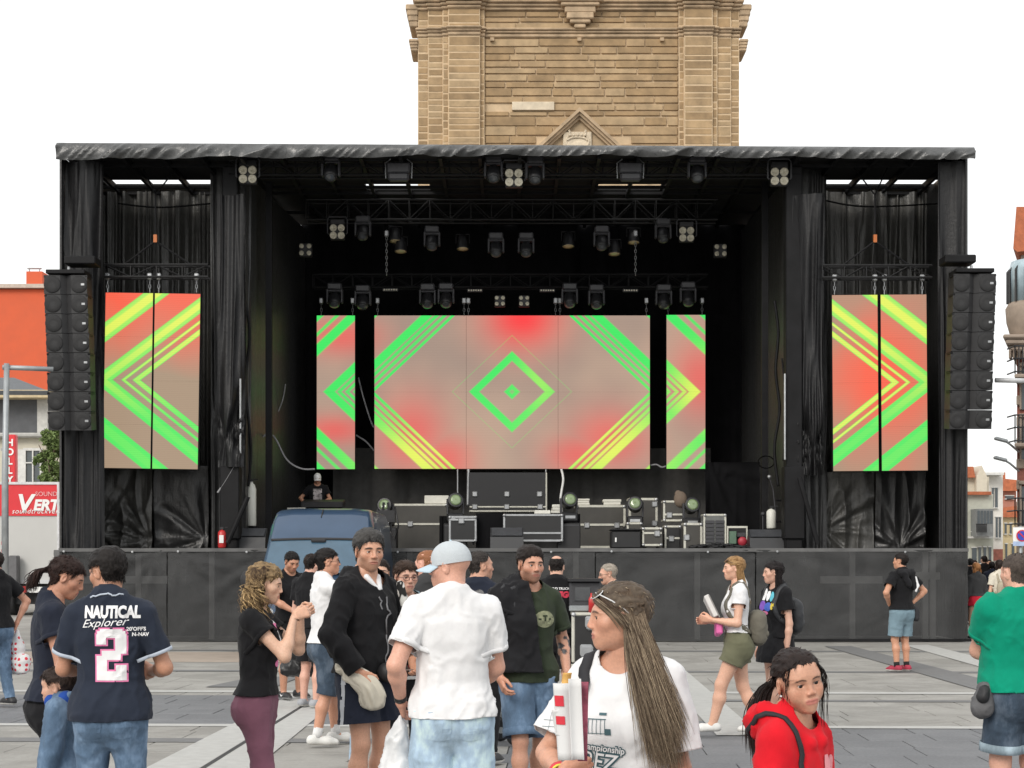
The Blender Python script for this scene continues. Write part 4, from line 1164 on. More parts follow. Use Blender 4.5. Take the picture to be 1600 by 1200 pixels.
# ================================================================ left side: houses, tree, lorry, lamp post
def wall_block(parent, name, px0, px1, py0, py1, Y, depth, m, ground_to=True):
    z0 = 0 if ground_to else CH + (HZ - py1) * Y / FPX
    x0, x1 = (px0 - 800) * Y / FPX, (px1 - 800) * Y / FPX; z1 = CH + (HZ - py0) * Y / FPX
    mb = MB(); mb.box(((x0 + x1) / 2 - parent.location.x, Y + depth / 2 - parent.location.y, (z0 + z1) / 2), (x1 - x0, depth, z1 - z0)); return mb.build(name, m, parent)
def thing(name, label, cat, px, Y, group=None):
    o = empty(name, ((px - 800) * Y / FPX, Y, 0)); return tag(o, label, cat, group)
def pbox(parent, name, px0, px1, py0, py1, Y, depth, m, bevel=0.0, shear=0.0):
    """box whose front face covers a pixel rectangle at depth Y"""
    x0, x1 = (px0 - 800) * Y / FPX, (px1 - 800) * Y / FPX; z1 = CH + (HZ - py0) * Y / FPX; z0 = CH + (HZ - py1) * Y / FPX
    pl = parent.matrix_basis.translation if parent is not None else Vector((0, 0, 0))
    if parent is not None and parent.parent is not None: pl = pl + parent.parent.matrix_basis.translation
    mb = MB(); mb.box(((x0 + x1) / 2 - pl.x, Y + depth / 2 - pl.y, (z0 + z1) / 2 - pl.z), (x1 - x0, depth, z1 - z0), bevel=bevel)
    if shear: y0_ = Y - pl.y; mb.v = [(a + shear * max(0, b_ - y0_), b_, c_) for a, b_, c_ in mb.v]
    return mb.build(name, m, parent)
M_ORANGE = mat('orange_render', (.60, .115, .05), .9, var=.06, vscale=1.2, bump=.2)
M_GLASS = mat('window_glass', (.06, .075, .085), .12, var=.3, vscale=1.0, spec=.6)
M_FRAME = mat('white_frame', (.62, .62, .60), .5)
h = thing('apartment_building', 'plain orange rendered apartment block with a chimney, left of the stage', 'building', 0, 86)
wall_block(h, 'wall', -420, 92, 452, 0, 86, 14, M_ORANGE)
mb = MB(); Yh = 86; hl_ = h.location
def HP(px, py, Y=86): p = P(px, py, Y); return (p.x - hl_.x, p.y - hl_.y, p.z)
mb.add([HP(-420, 452), HP(92, 452), HP(92, 476, 86), HP(-420, 440, 86)], [(0, 1, 2, 3)])
pbox(h, 'chimney', 41, 66, 424, 470, 87, 1.6, M_ORANGE); 
mb = MB(); 
for q in (-1, 1): mb.bar(HP(46 + (q + 1) * 8, 424, 87.5), HP(46 + (q + 1) * 8, 419, 87.5), .03)
mb.bar(HP(43, 419.5, 87.5), HP(65, 419.5, 87.5), .05); mb.build('chimney_cowl', mat('zinc', (.35, .36, .37), .5, .6), h)
mb = MB(); mb.box((HP(-164, 0)[0], 7, HP(0, 451)[2] + .1), (17.4, 14.6, .2)); mb.build('parapet_coping', mat('coping', (.5, .42, .36), .8), h)
h2 = thing('house', 'cream house with dark slate roof and tall window behind the lorry', 'house', 20, 66)
M_CREAM = mat('cream_render', (.56, .53, .44), .9, var=.08, vscale=2, bump=.2); M_SLATE = mat('slate', (.11, .12, .13), .7, var=.2, vscale=4, bump=.3)
wall_block(h2, 'wall', -250, 92, 682, 0, 66, 9, M_CREAM)
pbox(h2, 'upper_wall', -250, 58, 622, 676, 66.6, 8, mat('slate_cladding', (.10, .105, .115), .75, var=.2, vscale=3, bump=.3)); pbox(h2, 'upper_side', 58, 74, 622, 676, 66.5, 8, mat('pale_render', (.52, .52, .50), .9))
pbox(h2, 'eaves', -250, 80, 609, 621, 65.7, 9, mat('ochre_eaves', (.55, .45, .28), .8)); pbox(h2, 'cornice', -250, 92, 676, 683, 65.6, 9.2, mat('cornice_grey', (.42, .42, .40), .8), .05)
mb = MB(); a, b_, c_, d_ = P(-250, 610, 65.6), P(76, 611, 65.6), P(22, 590, 69), P(-250, 590, 69); o_ = h2.location
mb.add([tuple(p - o_) for p in (a, b_, c_, d_)] + [tuple(p - o_ + Vector((0, .1, -.15))) for p in (a, b_, c_, d_)], [(0, 1, 2, 3), (4, 7, 6, 5), (0, 4, 5, 1), (1, 5, 6, 2), (2, 6, 7, 3), (3, 7, 4, 0)]); mb.build('roof', M_SLATE, h2)
wd = pbox(h2, 'window', 38, 64, 704, 756, 65.93, .1, M_GLASS)
for (a, b_, c_, d_) in ((36, 40, 700, 757), (62, 66, 700, 757), (40, 62, 700, 704), (50, 52, 704, 757), (40, 62, 722, 724)): pbox(h2, 'window_frame', a, b_, c_, d_, 65.85, .1, M_FRAME)
pbox(h2, 'shutter', 28, 36, 702, 757, 65.86, .08, M_FRAME)
# vertical shop sign
M_RED = mat('sign_red', (.66, .025, .035), .45, var=.05); M_WHITE = mat('sign_white', (.80, .80, .79), .5, var=.04)
sg_ = thing('shop_sign', 'narrow vertical red shop sign with white letters above the lorry', 'sign', 15, 60)
pbox(sg_, 'panel', 7, 24, 679, 757, 60, .3, M_RED, .02); pbox(sg_, 'bracket', 1, 9, 700, 704, 60.1, .1, mat('steel_grey', (.35, .36, .37), .5, .5))
for i, ch in enumerate('HOLLY'):
    p = P(15.5, 692 + i * 14.5, 59.97); text_flat('letter', ch, .34, M_WHITE, sg_, (p.x - sg_.location.x, -.03, p.z), bold=.012)
# street tree
M_BARK = mat('bark', (.12, .09, .065), .9, bump=.5); 
def leaf_tree(name, label, px, py_top, py_bot, Y, rad_px, n, colr, seed=1):
    t = thing(name, label, 'tree', px, Y); r_ = random.Random(seed); s_ = Y / FPX
    top = CH + (HZ - py_top) * s_; bot = CH + (HZ - py_bot) * s_; rw = rad_px * s_
    mb = MB(); mb.tube([(0, 0, 0), (.05, 0, bot * .5), (0, .05, bot), (.03, 0, (top + bot) / 2)], [.14, .11, .09, .03], 8)
    for k in range(7):
        a = k * 2.4; zz = bot + (top - bot) * (.05 + .1 * k); mb.tube([(0, 0, zz), (math.cos(a) * rw * .4, math.sin(a) * rw * .4, zz + .5), (math.cos(a) * rw * .75, math.sin(a) * rw * .75, zz + .9)], [.05, .03, .012], 6)
    mb.build('trunk', M_BARK, t, True)
    lm = attr_mat('foliage', .6, 0, 50, .3); vs, fs, cs = [], [], []
    cl = [(r_.gauss(0, .45) * rw, r_.gauss(0, .45) * rw, bot + (top - bot) * r_.uniform(.02, .97), r_.uniform(.2, .42) * rw) for _ in range(60)]
    for k in range(n):
        c = r_.choice(cl); d = Vector((r_.gauss(0, 1), r_.gauss(0, 1), r_.gauss(0, 1))).normalized() * c[3] * r_.random() ** .4
        p = Vector(c[:3]) + d; p.x = max(-rw, min(rw, p.x)); sz = r_.uniform(.05, .10); u = Vector((r_.gauss(0, 1), r_.gauss(0, 1), r_.gauss(0, .6))).normalized(); w_ = u.cross(Vector((r_.gauss(0, 1), r_.gauss(0, 1), r_.gauss(0, 1)))).normalized()
        b0 = len(vs); vs += [p - u * sz, p + w_ * sz * .4, p + u * sz, p - w_ * sz * .4]; fs.append((b0, b0 + 1, b0 + 2, b0 + 3)); k_ = r_.uniform(.6, 1.35); cs += [[x * k_ for x in colr]] * 4
    np_obj('crown', np.array(vs), np.array(fs), lm, t, np.array(cs), False)
leaf_tree('street_tree', 'small green street tree between the house and the stage', 79, 668, 790, 58, 24, 9000, (.15, .21, .07))
# lorry
lor = thing('lorry', 'parked lorry with pale grey box body and red banner along the top', 'lorry', 46, 50); LO = lor.location
M_BOX = mat('lorry_grey', (.50, .50, .485), .5, var=.05, vscale=.8, bump=.05); M_BLK = mat('black_rubber', (.02, .02, .022), .7)
pbox(lor, 'box_body', -30, 92, 757, 908, 50, 7, M_BOX, .03); pbox(lor, 'banner', -30, 92, 757, 806, 49.97, .02, M_RED)
for (a, b_, c_, d_) in ((-30, 92, 753, 757), (-30, 92, 906, 912), (89, 92, 757, 908)): pbox(lor, 'body_rail', a, b_, c_, d_, 49.94, .1, mat('aluminium', (.55, .55, .56), .4, .7))
def lt(txt, px, py, size, m, **k): p = P(px, py, 49.95); return text_flat('lettering', txt, size, m, lor, (p.x - LO.x, -.05, p.z), **k)
lt('V', 37, 788, .74, M_WHITE, bold=.025, shear=.2); lt('ERTIGO', 92, 790, .44, M_WHITE, bold=.02, shear=.2); lt('SOUND TRUCK', 90, 772, .19, mat('sign_pink', (.75, .42, .42), .5)); lt('soundtruckvertigo', 64, 799, .21, M_WHITE, shear=.3, spacing=1.12)
for k in range(4): pbox(lor, 'hazard_stripe', 2, 9, 846 + k * 6, 852 + k * 6, 49.96, .01, M_RED if k % 2 == 0 else M_WHITE)
pbox(lor, 'underride_bar', -20, 80, 918, 925, 49.9, .15, mat('steel_grey', (.35, .36, .37), .5, .5)); pbox(lor, 'chassis', -10, 80, 912, 944, 50.3, 6, M_BLK)
pbox(lor, 'tail_light', 33, 41, 916, 926, 49.85, .06, mat('lamp_red', (.5, .02, .02), .3)); pbox(lor, 'number_plate', 46, 66, 917, 926, 49.84, .03, M_WHITE); pbox(lor, 'folding_arm', 13, 27, 868, 918, 49.6, .3, mat('dark_steel', (.13, .13, .135), .5, .4), .03)
for px in (20, 68):
    mb = MB(); p = P(px, 938, 50.6) - LO; mb.lathe([(.30, -.16), (.47, -.14), (.48, .1), (.47, .16), (.25, .17)], (p.x, p.y, .48), (1, 0, 0), 22); mb.build('wheel', M_BLK, lor, True)
lp = thing('lamp_post', 'slim grey metal post with a horizontal arm at the left edge', 'lamp post', 8, 30); M_GREY = mat('galvanised', (.33, .35, .36), .5, .5)
mb = MB(); mb.tube([(0, 0, 0), (0, 0, 3.2), (.03, 0, P(0, 568, 30).z)], [.07, .06, .05], 12); mb.build('pole', M_GREY, lp, True)
mb = MB(); z_ = P(0, 574, 30).z; mb.bar((-.05, 0, z_), ((76 - 8) * 30 / FPX, .3, z_), .045, 10); mb.build('arm', M_GREY, lp, True)

# ================================================================ right side: street
M_BRICK = mat('red_brick', (.27, .10, .075), .9, var=.25, vscale=6, bump=.4); M_TRIM = mat('stone_trim', (.31, .25, .20), .85, var=.15, vscale=4, bump=.3)
M_IRON = mat('wrought_iron', (.018, .018, .02), .5); M_TILE = mat('roof_tile', (.42, .13, .06), .85, var=.25, vscale=5, bump=.5)
SHR = .36     # the side street runs off to the right
cb = thing('corner_building', 'ornate brick corner building with iron balconies at the right edge', 'building', 1640, 46); CBO = cb.location
pbox(cb, 'wall', 1589, 1960, 560, HZ + CH * FPX / 46, 46, 12, M_BRICK, 0, SHR)
def q_(name, a, b_, c_, d_, Y, dp, m, bv=.02): return pbox(cb, name, a, b_, c_, d_, Y, dp, m, bv, SHR)

for k in range(9): q_('quoin', 1588, 1594 if k % 2 else 1600, 585 + k * 33, 600 + k * 33, 45.9, .5, M_TRIM)
for k, (w_, y0, y1) in enumerate(((1586, 548, 560), (1578, 538, 548), (1571, 529, 538), (1567, 522, 529))): q_('cornice', w_, 2050, y0, y1, 46 - (1590 - w_) / 56, 12, M_TRIM, .04)
for k in range(8): q_('modillion', 1576 + k * 7, 1580 + k * 7, 546, 560, 45.55, .5, M_TRIM)
mb = MB(); cp = P(1622, 0, 46.4) - CBO
prof = [(.35, P(0, 556, 46).z), (.62, P(0, 540, 46).z), (.75, P(0, 520, 46).z), (.85, P(0, 500, 46).z), (.88, P(0, 478, 46).z), (.80, P(0, 470, 46).z)]
mb.lathe(prof, (cp.x, cp.y, 0), (0, 0, 1), 20); mb.build('turret_base', M_TRIM, cb, True)
mb = MB(); mb.lathe([(.78, P(0, 470, 46).z), (.80, P(0, 420, 46).z), (.74, P(0, 405, 46).z)], (cp.x, cp.y, 0), (0, 0, 1), 20); mb.build('turret_glazing', mat('pale_glass', (.35, .45, .50), .15, var=.3, vscale=1.5), cb, True)
mb = MB()
for k in range(9):
    a = math.pi * (.55 + k * .12); q0 = Vector((cp.x + .82 * math.cos(a), cp.y + .82 * math.sin(a), 0)); mb.tube([q0 + Vector((0, 0, P(0, 470, 46).z)), q0 + Vector((0, 0, P(0, 420, 46).z)), Vector((cp.x + .6 * math.cos(a), cp.y + .6 * math.sin(a), P(0, 405, 46).z))], .035, 6)
mb.build('turret_rib', M_IRON, cb)
q_('upper_wall', 1595, 2050, 345, 548, 49, 6, mat('upper_cream', (.42, .39, .35), .9)); mb = MB(); a_, b2 = P(1583, 388, 48.4) - CBO, P(1588, 323, 48.4) - CBO
mb.prism([(a_.x, a_.z), (a_.x + .12, a_.z - .1), (P(1640, 388, 48.4).x - CBO.x, a_.z), (P(1640, 323, 48.4).x - CBO.x, b2.z), (b2.x, b2.z)], a_.y, a_.y + 6); mb.v = [(x + SHR * max(0, y - a_.y), y, z) for x, y, z in mb.v]; mb.build('roof', M_TILE, cb)
for (y0, y1) in ((575, 640), (655, 720), (760, 830)):
    q_('window', 1596, 1618, y0, y1, 45.93, .08, M_GLASS, 0); q_('window_frame', 1593, 1596, y0 - 3, y1, 45.85, .2, M_TRIM); q_('lintel', 1592, 1622, y0 - 9, y0 - 3, 45.8, .3, M_TRIM)
for y1 in (582, 690, 820):
    q_('balcony_slab', 1585, 1640, y1 + 2, y1 + 8, 45.2, .8, M_TRIM); o_ = MB()
    for k in range(9): p0 = P(1586 + k * 6, y1 + 2, 45.25) - CBO; o_.bar(p0, p0 + Vector((0, 0, .75)), .018)
    for k in range(5): p0 = P(1586, y1 + 2, 45.25 + k * .17) - CBO; o_.bar(p0, p0 + Vector((0, 0, .75)), .018)
    for zz in (.06, .42, .76): p0 = P(1586, y1 + 2, 45.25) - CBO + Vector((0, 0, zz)); o_.bar(p0, p0 + Vector((1.1, 0, 0)), .022); o_.bar(p0, p0 + Vector((0, .7, 0)), .022)
    o_.build('balcony_railing', M_IRON, cb)
for (py, tipx) in ((686, 1559), (716, 1558)):
    s_ = thing('street_lamp', 'upper grey street lamp head on an arm over the side street' if py == 686 else 'lower grey street lamp head on an arm over the side street', 'street lamp', 1592, 45.6); SO = s_.location
    mb = MB(); p0, p1, p2 = P(1592, py + 20, 45.6) - SO, P(1578, py + 8, 45.4) - SO, P(tipx + 8, py + 1, 45.2) - SO; mb.tube([p0, p1, p2], .03, 8); mb.build('arm', M_GREY, s_, True)
    mb = MB(); p3 = P(tipx + 5, py + 1, 45.2) - SO; mb.box((0, 0, 0), (.36, .18, .09), bevel=.03); o_ = mb.build('lamp_head', M_GREY, s_); o_.location = p3; o_.rotation_euler = (0, .25, 0)
ap = thing('traffic_pole', 'pale horizontal pole arm crossing from the right edge', 'pole', 1610, 34); AO = ap.location
mb = MB(); mb.bar(P(1610, 595, 34) - AO, P(1555, 594, 34) - AO, .05, 10); mb.build('arm', mat('pale_pole', (.6, .61, .62), .5, .2), ap, True); mb = MB(); mb.tube([(0, 0, 0), (0, 0, P(0, 590, 34).z)], .09, 12); mb.build('pole', M_GREY, ap, True)
ns = thing('parking_sign', 'square white sign with a blue no-parking roundel beside the green-shirted man', 'sign', 1596, 33); NO = ns.location
mb = MB(); mb.bar((0, .06, 0), (0, .06, P(0, 822, 33).z), .035, 10); mb.build('post', M_GREY, ns, True); pbox(ns, 'plate', 1583, 1612, 824, 853, 33, .02, M_WHITE)
p = P(1597, 837, 32.98) - NO
for nm, r_, m_, dy in (('red_ring', .115, mat('sign_ring', (.55, .02, .03), .4), 0), ('blue_disc', .092, mat('sign_blue', (.03, .06, .42), .4), -.006)):
    mb = MB(); mb.lathe([(r_, 0), (r_, .004)], (p.x, p.y + dy, p.z), (0, -1, 0), 24); mb.build(nm, m_, ns)
mb = MB(); mb.box((p.x, p.y - .014, p.z), (.2, .004, .025), Matrix.Rotation(R(45), 3, 'Y')); mb.build('red_bar', mat('sign_ring', (.55, .02, .03), .4), ns)
pbox(ns, 'lower_strip', 1583, 1612, 846, 853, 32.985, .005, mat('sign_blue2', (.35, .45, .65), .4))
# far street houses
def house(label, px0, px1, pyt, Y, wm, dep, wins, extra=None, roof=None):
    h_ = thing('house', label, 'house', (px0 + px1) / 2, Y); wall_block(h_, 'wall', px0, px1, pyt, 0, Y, dep, wm)
    for (a, b_, c_, d_) in wins:
        pbox(h_, 'window', a, b_, c_, d_, Y - .06, .05, M_GLASS); pbox(h_, 'window_frame', a - 1, b_ + 1, c_ - 1.5, c_, Y - .1, .1, M_FRAME); pbox(h_, 'window_sill', a - 1, b_ + 1, d_, d_ + 1.2, Y - .2, .2, M_FRAME)
    return h_
M_CREAM2 = mat('warm_cream', (.60, .55, .45), .9, var=.08, bump=.1); M_WHT2 = mat('off_white_render', (.66, .64, .60), .9, var=.06, bump=.1); M_YEL = mat('yellow_render', (.58, .47, .28), .9, var=.1, bump=.1)
h3 = house('pale green house with a glazed bay balcony in the side street', 1490, 1552, 772, 78, mat('pale_green', (.50, .51, .44), .9, var=.08, bump=.1), 14, [(1519, 1523, 800, 830), (1529, 1533, 855, 880), (1537, 1541, 855, 880), (1545, 1549, 855, 882), (1519, 1526, 856, 884)])
pbox(h3, 'eaves', 1488, 1549, 768, 773, 77.7, 14, M_TILE); bb = pbox(h3, 'bay_balcony', 1526, 1552, 795, 838, 77.0, 1.0, mat('bay_grey', (.20, .21, .21), .5, var=.2))
for k in range(5): pbox(h3, 'bay_pane', 1527.5 + k * 5, 1531 + k * 5, 798, 818, 76.97, .03, M_GLASS)
o_ = MB(); H3 = h3.location
for k in range(10): o_.bar(P(1526 + k * 1.7, 832, 76.8) - H3, P(1526 + k * 1.7, 819, 76.8) - H3, .02)
o_.bar(P(1525, 819, 76.8) - H3, P(1542, 819, 76.8) - H3, .03); o_.build('railing', M_IRON, h3); pbox(h3, 'cornice_band', 1490, 1552, 838, 841, 77.6, .4, M_FRAME)
h3b = house('cream gabled house with an orange roof above the bay balcony', 1490, 1545, 745, 90, M_CREAM2, 12, [(1529, 1532, 748, 770)]); mb = MB(); O_ = h3b.location
mb.prism([(P(1486, 746, 89.6).x - O_.x, P(0, 746, 89.6).z), (P(1524, 746, 89.6).x - O_.x, P(0, 746, 89.6).z), (P(1521, 729, 89.6).x - O_.x, P(0, 729, 89.6).z), (P(1486, 729, 89.6).x - O_.x, P(0, 729, 89.6).z)], -.4, 12); mb.build('roof', M_TILE, h3b)
mb = MB(); mb.prism([(P(x, 0, 90).x - O_.x, P(0, y_, 90).z) for x, y_ in ((1522, 772), (1522, 745), (1530, 728), (1538, 745), (1538, 772))], -.5, 8); mb.build('dormer', M_CREAM2, h3b)
h4 = house('tall off-white house with narrow paired windows up the side street', 1545, 1567, 741, 96, M_WHT2, 10, [(1550, 1553, 762, 793), (1555, 1559, 762, 793), (1556, 1559, 808, 840), (1561, 1564, 808, 840)]); pbox(h4, 'roof_slab', 1540, 1569, 738, 742, 95, 11, M_FRAME); pbox(h4, 'shopfront', 1552, 1567, 858, 876, 95.8, .3, M_BRICK)
h5 = house('brick-red house with a tiled roof far up the side street', 1566, 1588, 765, 118, mat('terracotta_render', (.40, .17, .12), .9, var=.1), 12, [(1571, 1584, 775, 779)]); mb = MB(); O_ = h5.location
mb.prism([(P(x, 0, 117.5).x - O_.x, P(0, y_, 117.5).z) for x, y_ in ((1563, 767), (1590, 767), (1590, 750), (1571, 748))], -.5, 10); mb.build('roof', M_TILE, h5); pbox(h5, 'chimney', 1567, 1571, 738, 752, 118, 1, M_TILE)
h6 = house('low yellow house with a tiled roof up the side street', 1562, 1590, 806, 104, M_YEL, 10, [(1570, 1573, 818, 834), (1578, 1581, 818, 834), (1571, 1574, 850, 872), (1581, 1585, 850, 872)]); mb = MB(); O_ = h6.location
mb.prism([(P(x, 0, 103.6).x - O_.x, P(0, y_, 103.6).z) for x, y_ in ((1560, 808), (1592, 808), (1592, 790), (1566, 793))], -.4, 8); mb.build('roof', M_TILE, h6)
# parked car in the street
car = thing('parked_car', 'silver-blue car with a bright windscreen parked in the side street', 'car', 1562, 62); CO = car.location
M_CARP = mat('car_paint', (.30, .36, .40), .3, .3, var=.03); mb = MB()
mb.add([(x, y_, z) for y_ in (0, .15, 1.1, 1.9, 3.4, 4.2) for x, z in [(-.85, .35), (-.88, .75)] for _ in (0,)] , [])
mb.v = []; mb.f = []
secs = [(0, .55, .86, .55), (.1, .80, .88, .80), (1.2, .98, .86, .96), (1.9, 1.45, .66, 1.0), (3.3, 1.46, .66, 1.02), (4.2, .95, .84, .95)]
for (y_, zt_, wt, zs) in secs: mb.v += [(-.84, y_, .25), (-.88, y_, min(zs, .9)), (-wt, y_, zt_), (wt, y_, zt_), (.88, y_, min(zs, .9)), (.84, y_, .25)]
for i in range(5):
    for k in range(5): mb.f.append((i * 6 + k, i * 6 + k + 1, i * 6 + 7 + k, i * 6 + 6 + k)); mb.mi.append(0)
mb.f += [(5, 4, 3, 2, 1, 0), (30, 31, 32, 33, 34, 35)]; mb.mi += [0, 0]
mb.build('car_body', M_CARP, car, False)
mb = MB(); mb.add([(-.76, 1.27, 1.01), (.76, 1.27, 1.01), (.60, 1.84, 1.42), (-.60, 1.84, 1.42)], [(0, 1, 2, 3)]); mb.build('windscreen', mat('sky_glass', (.30, .42, .50), .06, var=.1, spec=.9), car)
for sx in (-1, 1):
    mb = MB(); mb.ball((sx * .62, .06, .66), (.14, .06, .08), 10, 6); mb.build('headlight', M_WHITE, car)
    for y_ in (.8, 3.4): mb = MB(); mb.lathe([(.2, -.1), (.31, -.09), (.31, .09), (.2, .1)], (sx * .78, y_, .31), (1, 0, 0), 16); mb.build('wheel', M_BLK, car)
# ================================================================ stage
SY = 33.8; SS = FPX / SY; DECK = CH + (HZ - 857) / SS
def SX(px, Y=SY): return (px - 800) * Y / FPX
def SZ(py, Y=SY): return CH + (HZ - py) * Y / FPX
M_TARP = None
def tarp_mat(name, colr, rough, sp=.5, fold=(6, 6, 1.2), st=.6):
    b = NB(name); v = b.coords('Object'); m1 = b.mapping(v, fold)
    f = b.noise(m1, 1.0, 5, .6, .6); f2 = b.noise(v, 9, 4, .6, 1.2)
    c = b.ramp(f2, [(.3, tuple(x * .8 for x in colr)), (.7, tuple(x * 1.25 for x in colr))])
    h_ = b.math('ADD', b.math('MULTIPLY', f, 1.0), b.math('MULTIPLY', f2, .35))
    b.principled(c, b.ramp(f2, [(.3, rough - .08), (.7, rough + .08)]), 0, b.bump(h_, st, .05), sp); return b.m
M_TARP = tarp_mat('black_tarpaulin', (.025, .025, .0255), .36, .55, (6, 6, 1.2), .4)
M_ROOF = tarp_mat('roof_tarpaulin', (.07, .072, .073), .33, .6, (3, 3, 3), .4)
M_CURT = mat('black_curtain', (.008, .008, .009), .95, var=.3, vscale=2, spec=.1)
M_STEEL = mat('black_steel', (.009, .009, .010), .6, 0, var=.4, vscale=3, spec=.2)
M_BARE = mat('bare_steel', (.42, .43, .44), .4, .7, var=.15)
M_DECK = mat('deck_ply', (.035, .034, .033), .8, var=.3, vscale=2, bump=.2)
def wrinkled(name, x0, x1, z0, z1, y, m, parent, amp=.05, nx=60, nz=50, seed=0, fx=3.0, fz=.35, yfn=None, gather=None, sag=0.0):
    """hanging sheet with vertical drapes; yfn(u) moves it in depth; gather=(u,v,strength) pulls radial creases"""
    U, V = np.meshgrid(np.linspace(0, 1, nx + 1), np.linspace(0, 1, nz + 1)); X_ = x0 + (x1 - x0) * U; Z_ = z0 + (z1 - z0) * V
    pts = np.stack([X_.ravel() * fx, Z_.ravel() * fz, np.zeros(X_.size)], 1)
    wv = vnoise(pts + np.stack([vnoise(pts * .5, (1, 1, 1), seed + 1) * 1.2, 0 * pts[:, 0], 0 * pts[:, 0]], 1), (1, 1, 1), seed) ; w2 = 1 - np.abs(vnoise(pts, (2.1, 1.4, 1), seed + 3))
    d = (wv * .8 + (w2 ** 2) * .7 - .4) * amp
    if gather:
        for (gu, gv, gs) in gather:
            gx_, gz_ = x0 + (x1 - x0) * gu, z0 + (z1 - z0) * gv; dx, dz = X_.ravel() - gx_, Z_.ravel() - gz_; rr = np.sqrt(dx * dx + dz * dz) + .05; an = np.arctan2(dz, dx)
            d = d + gs * np.exp(-rr / 1.1) * np.minimum(rr * 2, 1) * vnoise(np.stack([an * 6, rr * .4, 0 * rr], 1), (1, 1, 1), seed + 6)
    Yv = (y if yfn is None else np.array([yfn(u) for u in U.ravel()])) - d
    Zz = Z_.ravel() - sag * np.sin(np.pi * U.ravel()) * V.ravel()
    v = np.stack([X_.ravel(), Yv, Zz], 1); i = np.arange(nx)[None] + np.arange(nz)[:, None] * (nx + 1)
    f = np.stack([i, i + 1, i + nx + 2, i + nx + 1], -1).reshape(-1, 4)
    return np_obj(name, v, f, m, parent)
stage = empty('concert_stage', (0, SY, 0)); tag(stage, 'large black roofed concert stage with tarpaulin walls and raised deck', 'stage')
def Sb(name, c, d, m, bevel=0.0): mb = MB(); mb.box((c[0], c[1] - SY, c[2]), d, bevel=bevel); return mb.build(name, m, stage)
xl, xr = SX(93), SX(1512); ZR = SZ(250)
BY = 41.0       # back wall
# deck and skirt
Sb('deck', ((xl + xr) / 2, SY + 3.9, DECK - .09), (xr - xl - .1, 7.6, .18), M_DECK)
Sb('deck_edge', ((xl + xr) / 2, SY - .03, DECK - .03), (xr - xl, .10, .07), mat('edge_tape', (.10, .10, .10), .6, var=.3, vscale=3))
b = NB('scrim_mesh'); v = b.coords('Object'); f_ = b.noise(v, 1.1, 5, .6, 1.0); f2 = b.noise(b.mapping(v, (1, 1, 1)), 260, 1)
pr = b.principled(b.ramp(f_, [(.3, (.036, .037, .038)), (.7, (.064, .065, .066))]), .72, 0, b.bump(b.noise(b.mapping(v, (.8, 1, 1.2), (0, 0, 0), (0, R(28), 0)), 1.1, 2, .5, .8), .45, .12), .35)
tr = b.n.new('ShaderNodeBsdfTransparent'); mx = b.n.new('ShaderNodeMixShader'); mx.inputs[0].default_value = .20
b.link(pr.outputs[0], mx.inputs[1]); b.link(tr.outputs[0], mx.inputs[2]); b.link(mx.outputs[0], b.out.inputs[0]); M_SCRIM = b.m
skx = [84, 262, 440, 700, 930, 1180, 1512]
for i in range(6):
    o = wrinkled('skirt_panel', SX(skx[i]) + .01, SX(skx[i + 1]) - .01, .02, DECK - .03, SY - .06, M_SCRIM, stage, .03, 40, 24, i, .7, .5, gather=[(.9, .95, .10), (.1, .98, .07)]); o.location.y = -SY
    for k in range(0, 5, 3):
        mb = MB(); px = skx[i] + (skx[i + 1] - skx[i]) * (k + .5) / 5; mb.lathe([(.0, 0), (.022, .003), (.022, .008), (0, .010)], (SX(px), -.11, DECK - .06 - .01 * (k % 2)), (0, -1, 0), 10); mb.build('eyelet', M_BARE, stage)
for nm, c_, d_ in (('added_dark_back', (0, SY + 2.2, DECK / 2), (xr - xl, .04, DECK - .05)), ('added_dark_side', (xl + .04, SY + 1.1, DECK / 2), (.04, 2.3, DECK - .05)), ('added_dark_side', (xr - .04, SY + 1.1, DECK / 2), (.04, 2.3, DECK - .05))): Sb(nm, c_, d_, M_TARP)  # sheets added behind the skirt to keep the space under the deck dark
for px in (215, 330, 640, 900, 1090, 1333, 1447, 1459): 
    mb = MB(); mb.box((SX(px), .10, DECK / 2), (.11, .10, DECK - .1)); mb.build('deck_leg', mat('zinc_leg', (.55, .55, .54), .6, .2), stage)
for a, b2, zz in ((1283, 1380, 906), (100, 260, 906), (560, 700, 906), (1430, 1470, 900)): Sb('deck_brace', ((SX(a) + SX(b2)) / 2, SY + .10, SZ(zz)), (SX(b2) - SX(a), .08, .15), mat('zinc_leg', (.55, .55, .54), .6, .2))
Sb('skirt_hem_pipe', (SX(1350), SY - .10, .04), (SX(1510) - SX(1180), .06, .05), M_STEEL)
# roof
rf = mat('roof_underside', (.006, .006, .0065), .9, var=.2)
